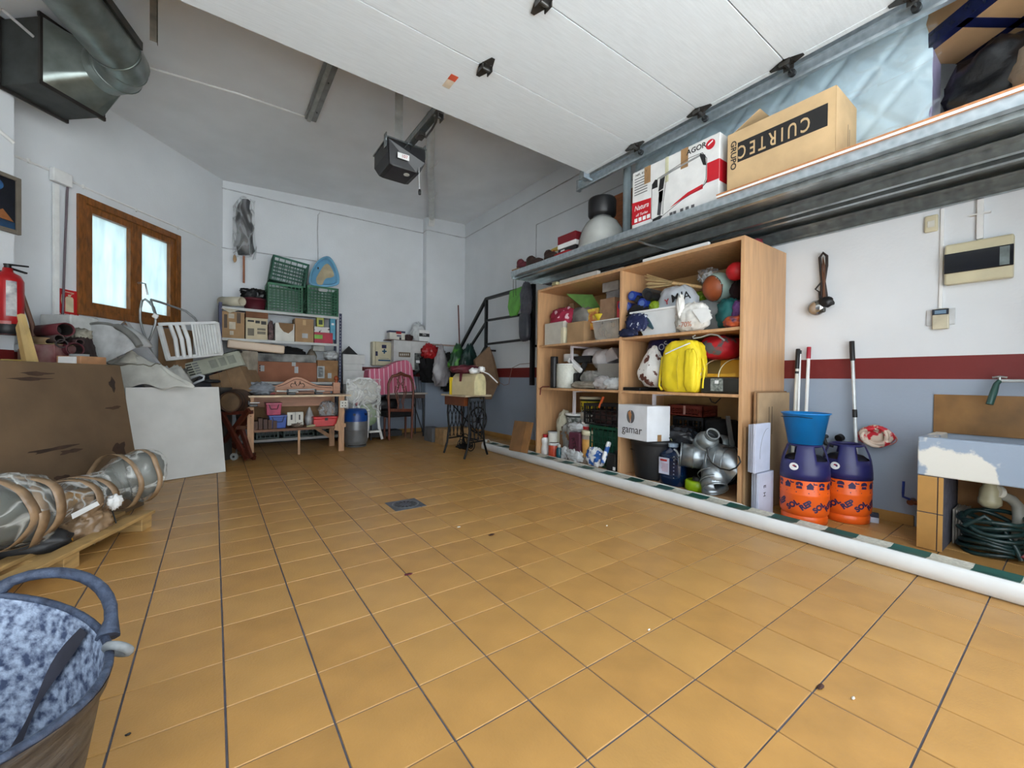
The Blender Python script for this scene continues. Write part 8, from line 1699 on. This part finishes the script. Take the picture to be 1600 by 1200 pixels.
m3 = dens([pF(62,800,2.16),pF(45,800,2.12),pF(5,802,2.0),pF(-60,812,1.86)]); r3 = [.04+.135*min(1,(k/9)**.6) for k in range(len(m3))]
sub('left_bulge', tubeN(m3, r3, .02, 6), WFM, wm); sub('left_core', tubeN(m3, [max(.02,q_-.024) for q_ in r3], .02, 6), INM, wm)
sub('left_knob', B().bag((0,0,0),(.08,.08,.07),p=2.3,amp=.16,seed=182,n=26,M=Matrix.Translation(pF(14,762,2.0))), WFM, wm)
sub('taped_lump', B().bag((0,0,0),(.11,.10,.10),p=2.4,amp=.22,seed=183,n=40,M=Matrix.Translation(pF(133,822,2.40))), TPM, wm)
sub('taped_lump', B().bag((0,0,0),(.10,.08,.075),p=2.4,amp=.22,seed=184,n=36,M=Matrix.Translation(pF(120,797,2.36))), TPM, wm)
sub('taped_lump', B().bag((0,0,0),(.055,.05,.04),p=2.4,amp=.25,seed=185,n=26,M=Matrix.Translation(pF(172,785,2.5))), TPM, wm)
sub('torn_film', B().bag((0,0,0),(.03,.02,.04),p=2,amp=.5,seed=186,n=22,M=Matrix.Translation(pF(180,784,2.45))), WHITE, wm)
def band(c, d, r, w, tilt=.3, sd=3):
    c = Vector(c); d = Vector(d).normalized(); u = d.cross(Vector((0,0,1))).normalized(); v = u.cross(d); n = 30
    n = 44; pa = [nz_(c + d*(tilt*r*cos(2*pi*k/n)) + (u*cos(2*pi*k/n) + v*sin(2*pi*k/n))*r, .018, sd, 7) for k in range(n)]
    sub('tape_band', B().add([p - d*w/2 for p in pa] + [p + d*w/2 for p in pa], [(k,(k+1)%n,n+(k+1)%n,n+k) for k in range(n)], True), TPM, wm, solid=.0015)
dm = m1[0]-m1[2]; band(m1[1].lerp(m1[2],.1), dm, .174, .028, .25); band(m1[2].lerp(m1[3],.6), dm, .168, .028, .45)
dm2 = m2[1]-m2[2]
band(m2[1].lerp(m2[0],.2), dm2, .123, .045, .8, 9); band(m2[2].lerp(m2[1],.4), dm2, .124, .045, .8, 9); band(m2[3].lerp(m2[4],.35), dm2, .182, .05, -.4, 6); band(m2[4], dm2, .184, .05, .5, 6); band(m2[4].lerp(m2[5],.5), dm2, .184,.05,.2, 6)
sub('white_label', B().slab([pF(112,803,2.22),pF(152,783,2.36),pF(156,789,2.36),pF(114,811,2.22)],.003,-F_), WHITE, wm, bev=.001)
sub('orange_part', tubeN(dens([pF(62,848,2.12),pF(104,846,2.26)]), .03, .003, 3), mat((206,140,20),.4), wm); sub('orange_part', tubeN(dens([pF(66,862,2.14),pF(106,858,2.28)]), .018, .002, 4), mat((206,140,20),.4), wm)
sub('dark_part', B().bag((0,0,0),(.16,.08,.06),amp=.15,seed=187,n=26,M=Matrix.Translation(pF(42,850,2.12))), DARK, wm)
for a_, b_, f_ in (((175,797),(184,831),2.52),((53,846),(70,889),2.13),((31,855),(31,882),2.12)): sub('tie_strap', B().tube([pF(*a_,f_),pF((a_[0]+b_[0])/2+1,(a_[1]+b_[1])/2,f_-.01),pF(*b_,f_)],.004,n=5), BLACK, wm)
# builder's tub
tu = thing('builders_tub', 'mortar-stained black rubber tub with loop handles in the near left corner', 'tub', (-.47,1.14,0))
MORT = mat((160,174,196),.75,var=.2,s=60,c2=(54,66,94),kind='patch',edge=(.36,.62),bump=.9,bs=26)
OUTM = mat((86,82,78),.45,var=.35,s=9,c2=(34,34,36),bump=.5,bs=18,stretch=(1,1,5))
RIMM = mat((70,82,104),.6,var=.3,s=40,c2=(34,42,60),bump=.6)
tcx = Vector((-.475,1.17,.455)); ta = math.atan2(R_.y,R_.x)
def TP(r_, a, z, tilt=.10): 
    rx, ry = .295, .30; p = R_*(rx*r_*cos(a)) + F_*(ry*r_*sin(a)); zz = z + tilt*(-r_*cos(a))*.5*max(0,(z+.45)/.45) - .02*r_*sin(2*a)
    return tcx + Vector((p.x,p.y,0)) + Vector((0,0,zz))
n = 56
def ringm(g, lst, ms_):
    vs = [TP(r_,2*pi*i/n,z) + Vector((0,0,0)) for r_,z in lst for i in range(n)]
    g.add(vs,[(k*n+i,k*n+(i+1)%n,(k+1)*n+(i+1)%n,(k+1)*n+i) for k in range(len(lst)-1) for i in range(n)],True)
g = B(); ringm(g, [(.98,0),(.96,-.05),(.90,-.15),(.82,-.26),(.74,-.36),(.70,-.395),(.4,-.40),(.01,-.40)], 0); sub('inner_face', g, MORT, tu)
g = B(); ringm(g, [(1.03,-.004),(1.01,-.03),(.98,-.035),(.95,-.10),(.90,-.20),(.83,-.32),(.76,-.42),(.72,-.43),(.01,-.43)], 0); sub('outer_face', g, OUTM, tu)
g = B().tube([TP(1.005,2*pi*i/n,.0) for i in range(n)],.008,closed=True,n=8); sub('rim', g, RIMM, tu)
def handle(a0, a1, up, out_):
    pts = [TP(1.02,a0,-.0)]; 
    for k in range(1,12):
        t = k/12; a = a0+(a1-a0)*t; s = sin(pi*t)**.6; p = TP(1.0+out_*s,a,up*s); pts.append(p)
    pts.append(TP(1.02,a1,0)); sub('loop_handle', B().tube(pts,[.020]+[.0125]*11+[.022],n=10), RIMM, tu)
handle(2.0, 1.0, .055, .14)
hp_ = TP(1.05,.80,.006); sub('eyelet', B().tube([hp_ + R_*(.022*cos(a)) + Vector((0,0,.016*sin(a))) - F_*.012*sin(a) for a in [2*pi*k/18 for k in range(18)]],.009,closed=True,n=8), mat((150,156,160),.6,var=.3,s=20), tu)
g = B(); g.sheet(lambda u,v: TP(.968-.275*v - .014, 1.22+(.09+.05*sin(9*v))*(u-.5)+.62*v+.03*sin(6*v), -.01-.385*v), 3, 16); sub('dark_streak', g, mat((62,62,74),.8,var=.2), tu)
wr_ = one('white_bracket', B().slab([pF(60,1196,.80),pF(70,1196,.80),pF(93,1152,.95),pF(91,1150,.95)],.04,F_).slab([pF(58,1240,.80),pF(86,1240,.80),pF(91,1158,.94),pF(84,1175,.94)],.02,F_), WHITE, 'white rag of plastic under the side of the near tub', 'plastic', bev=.004)
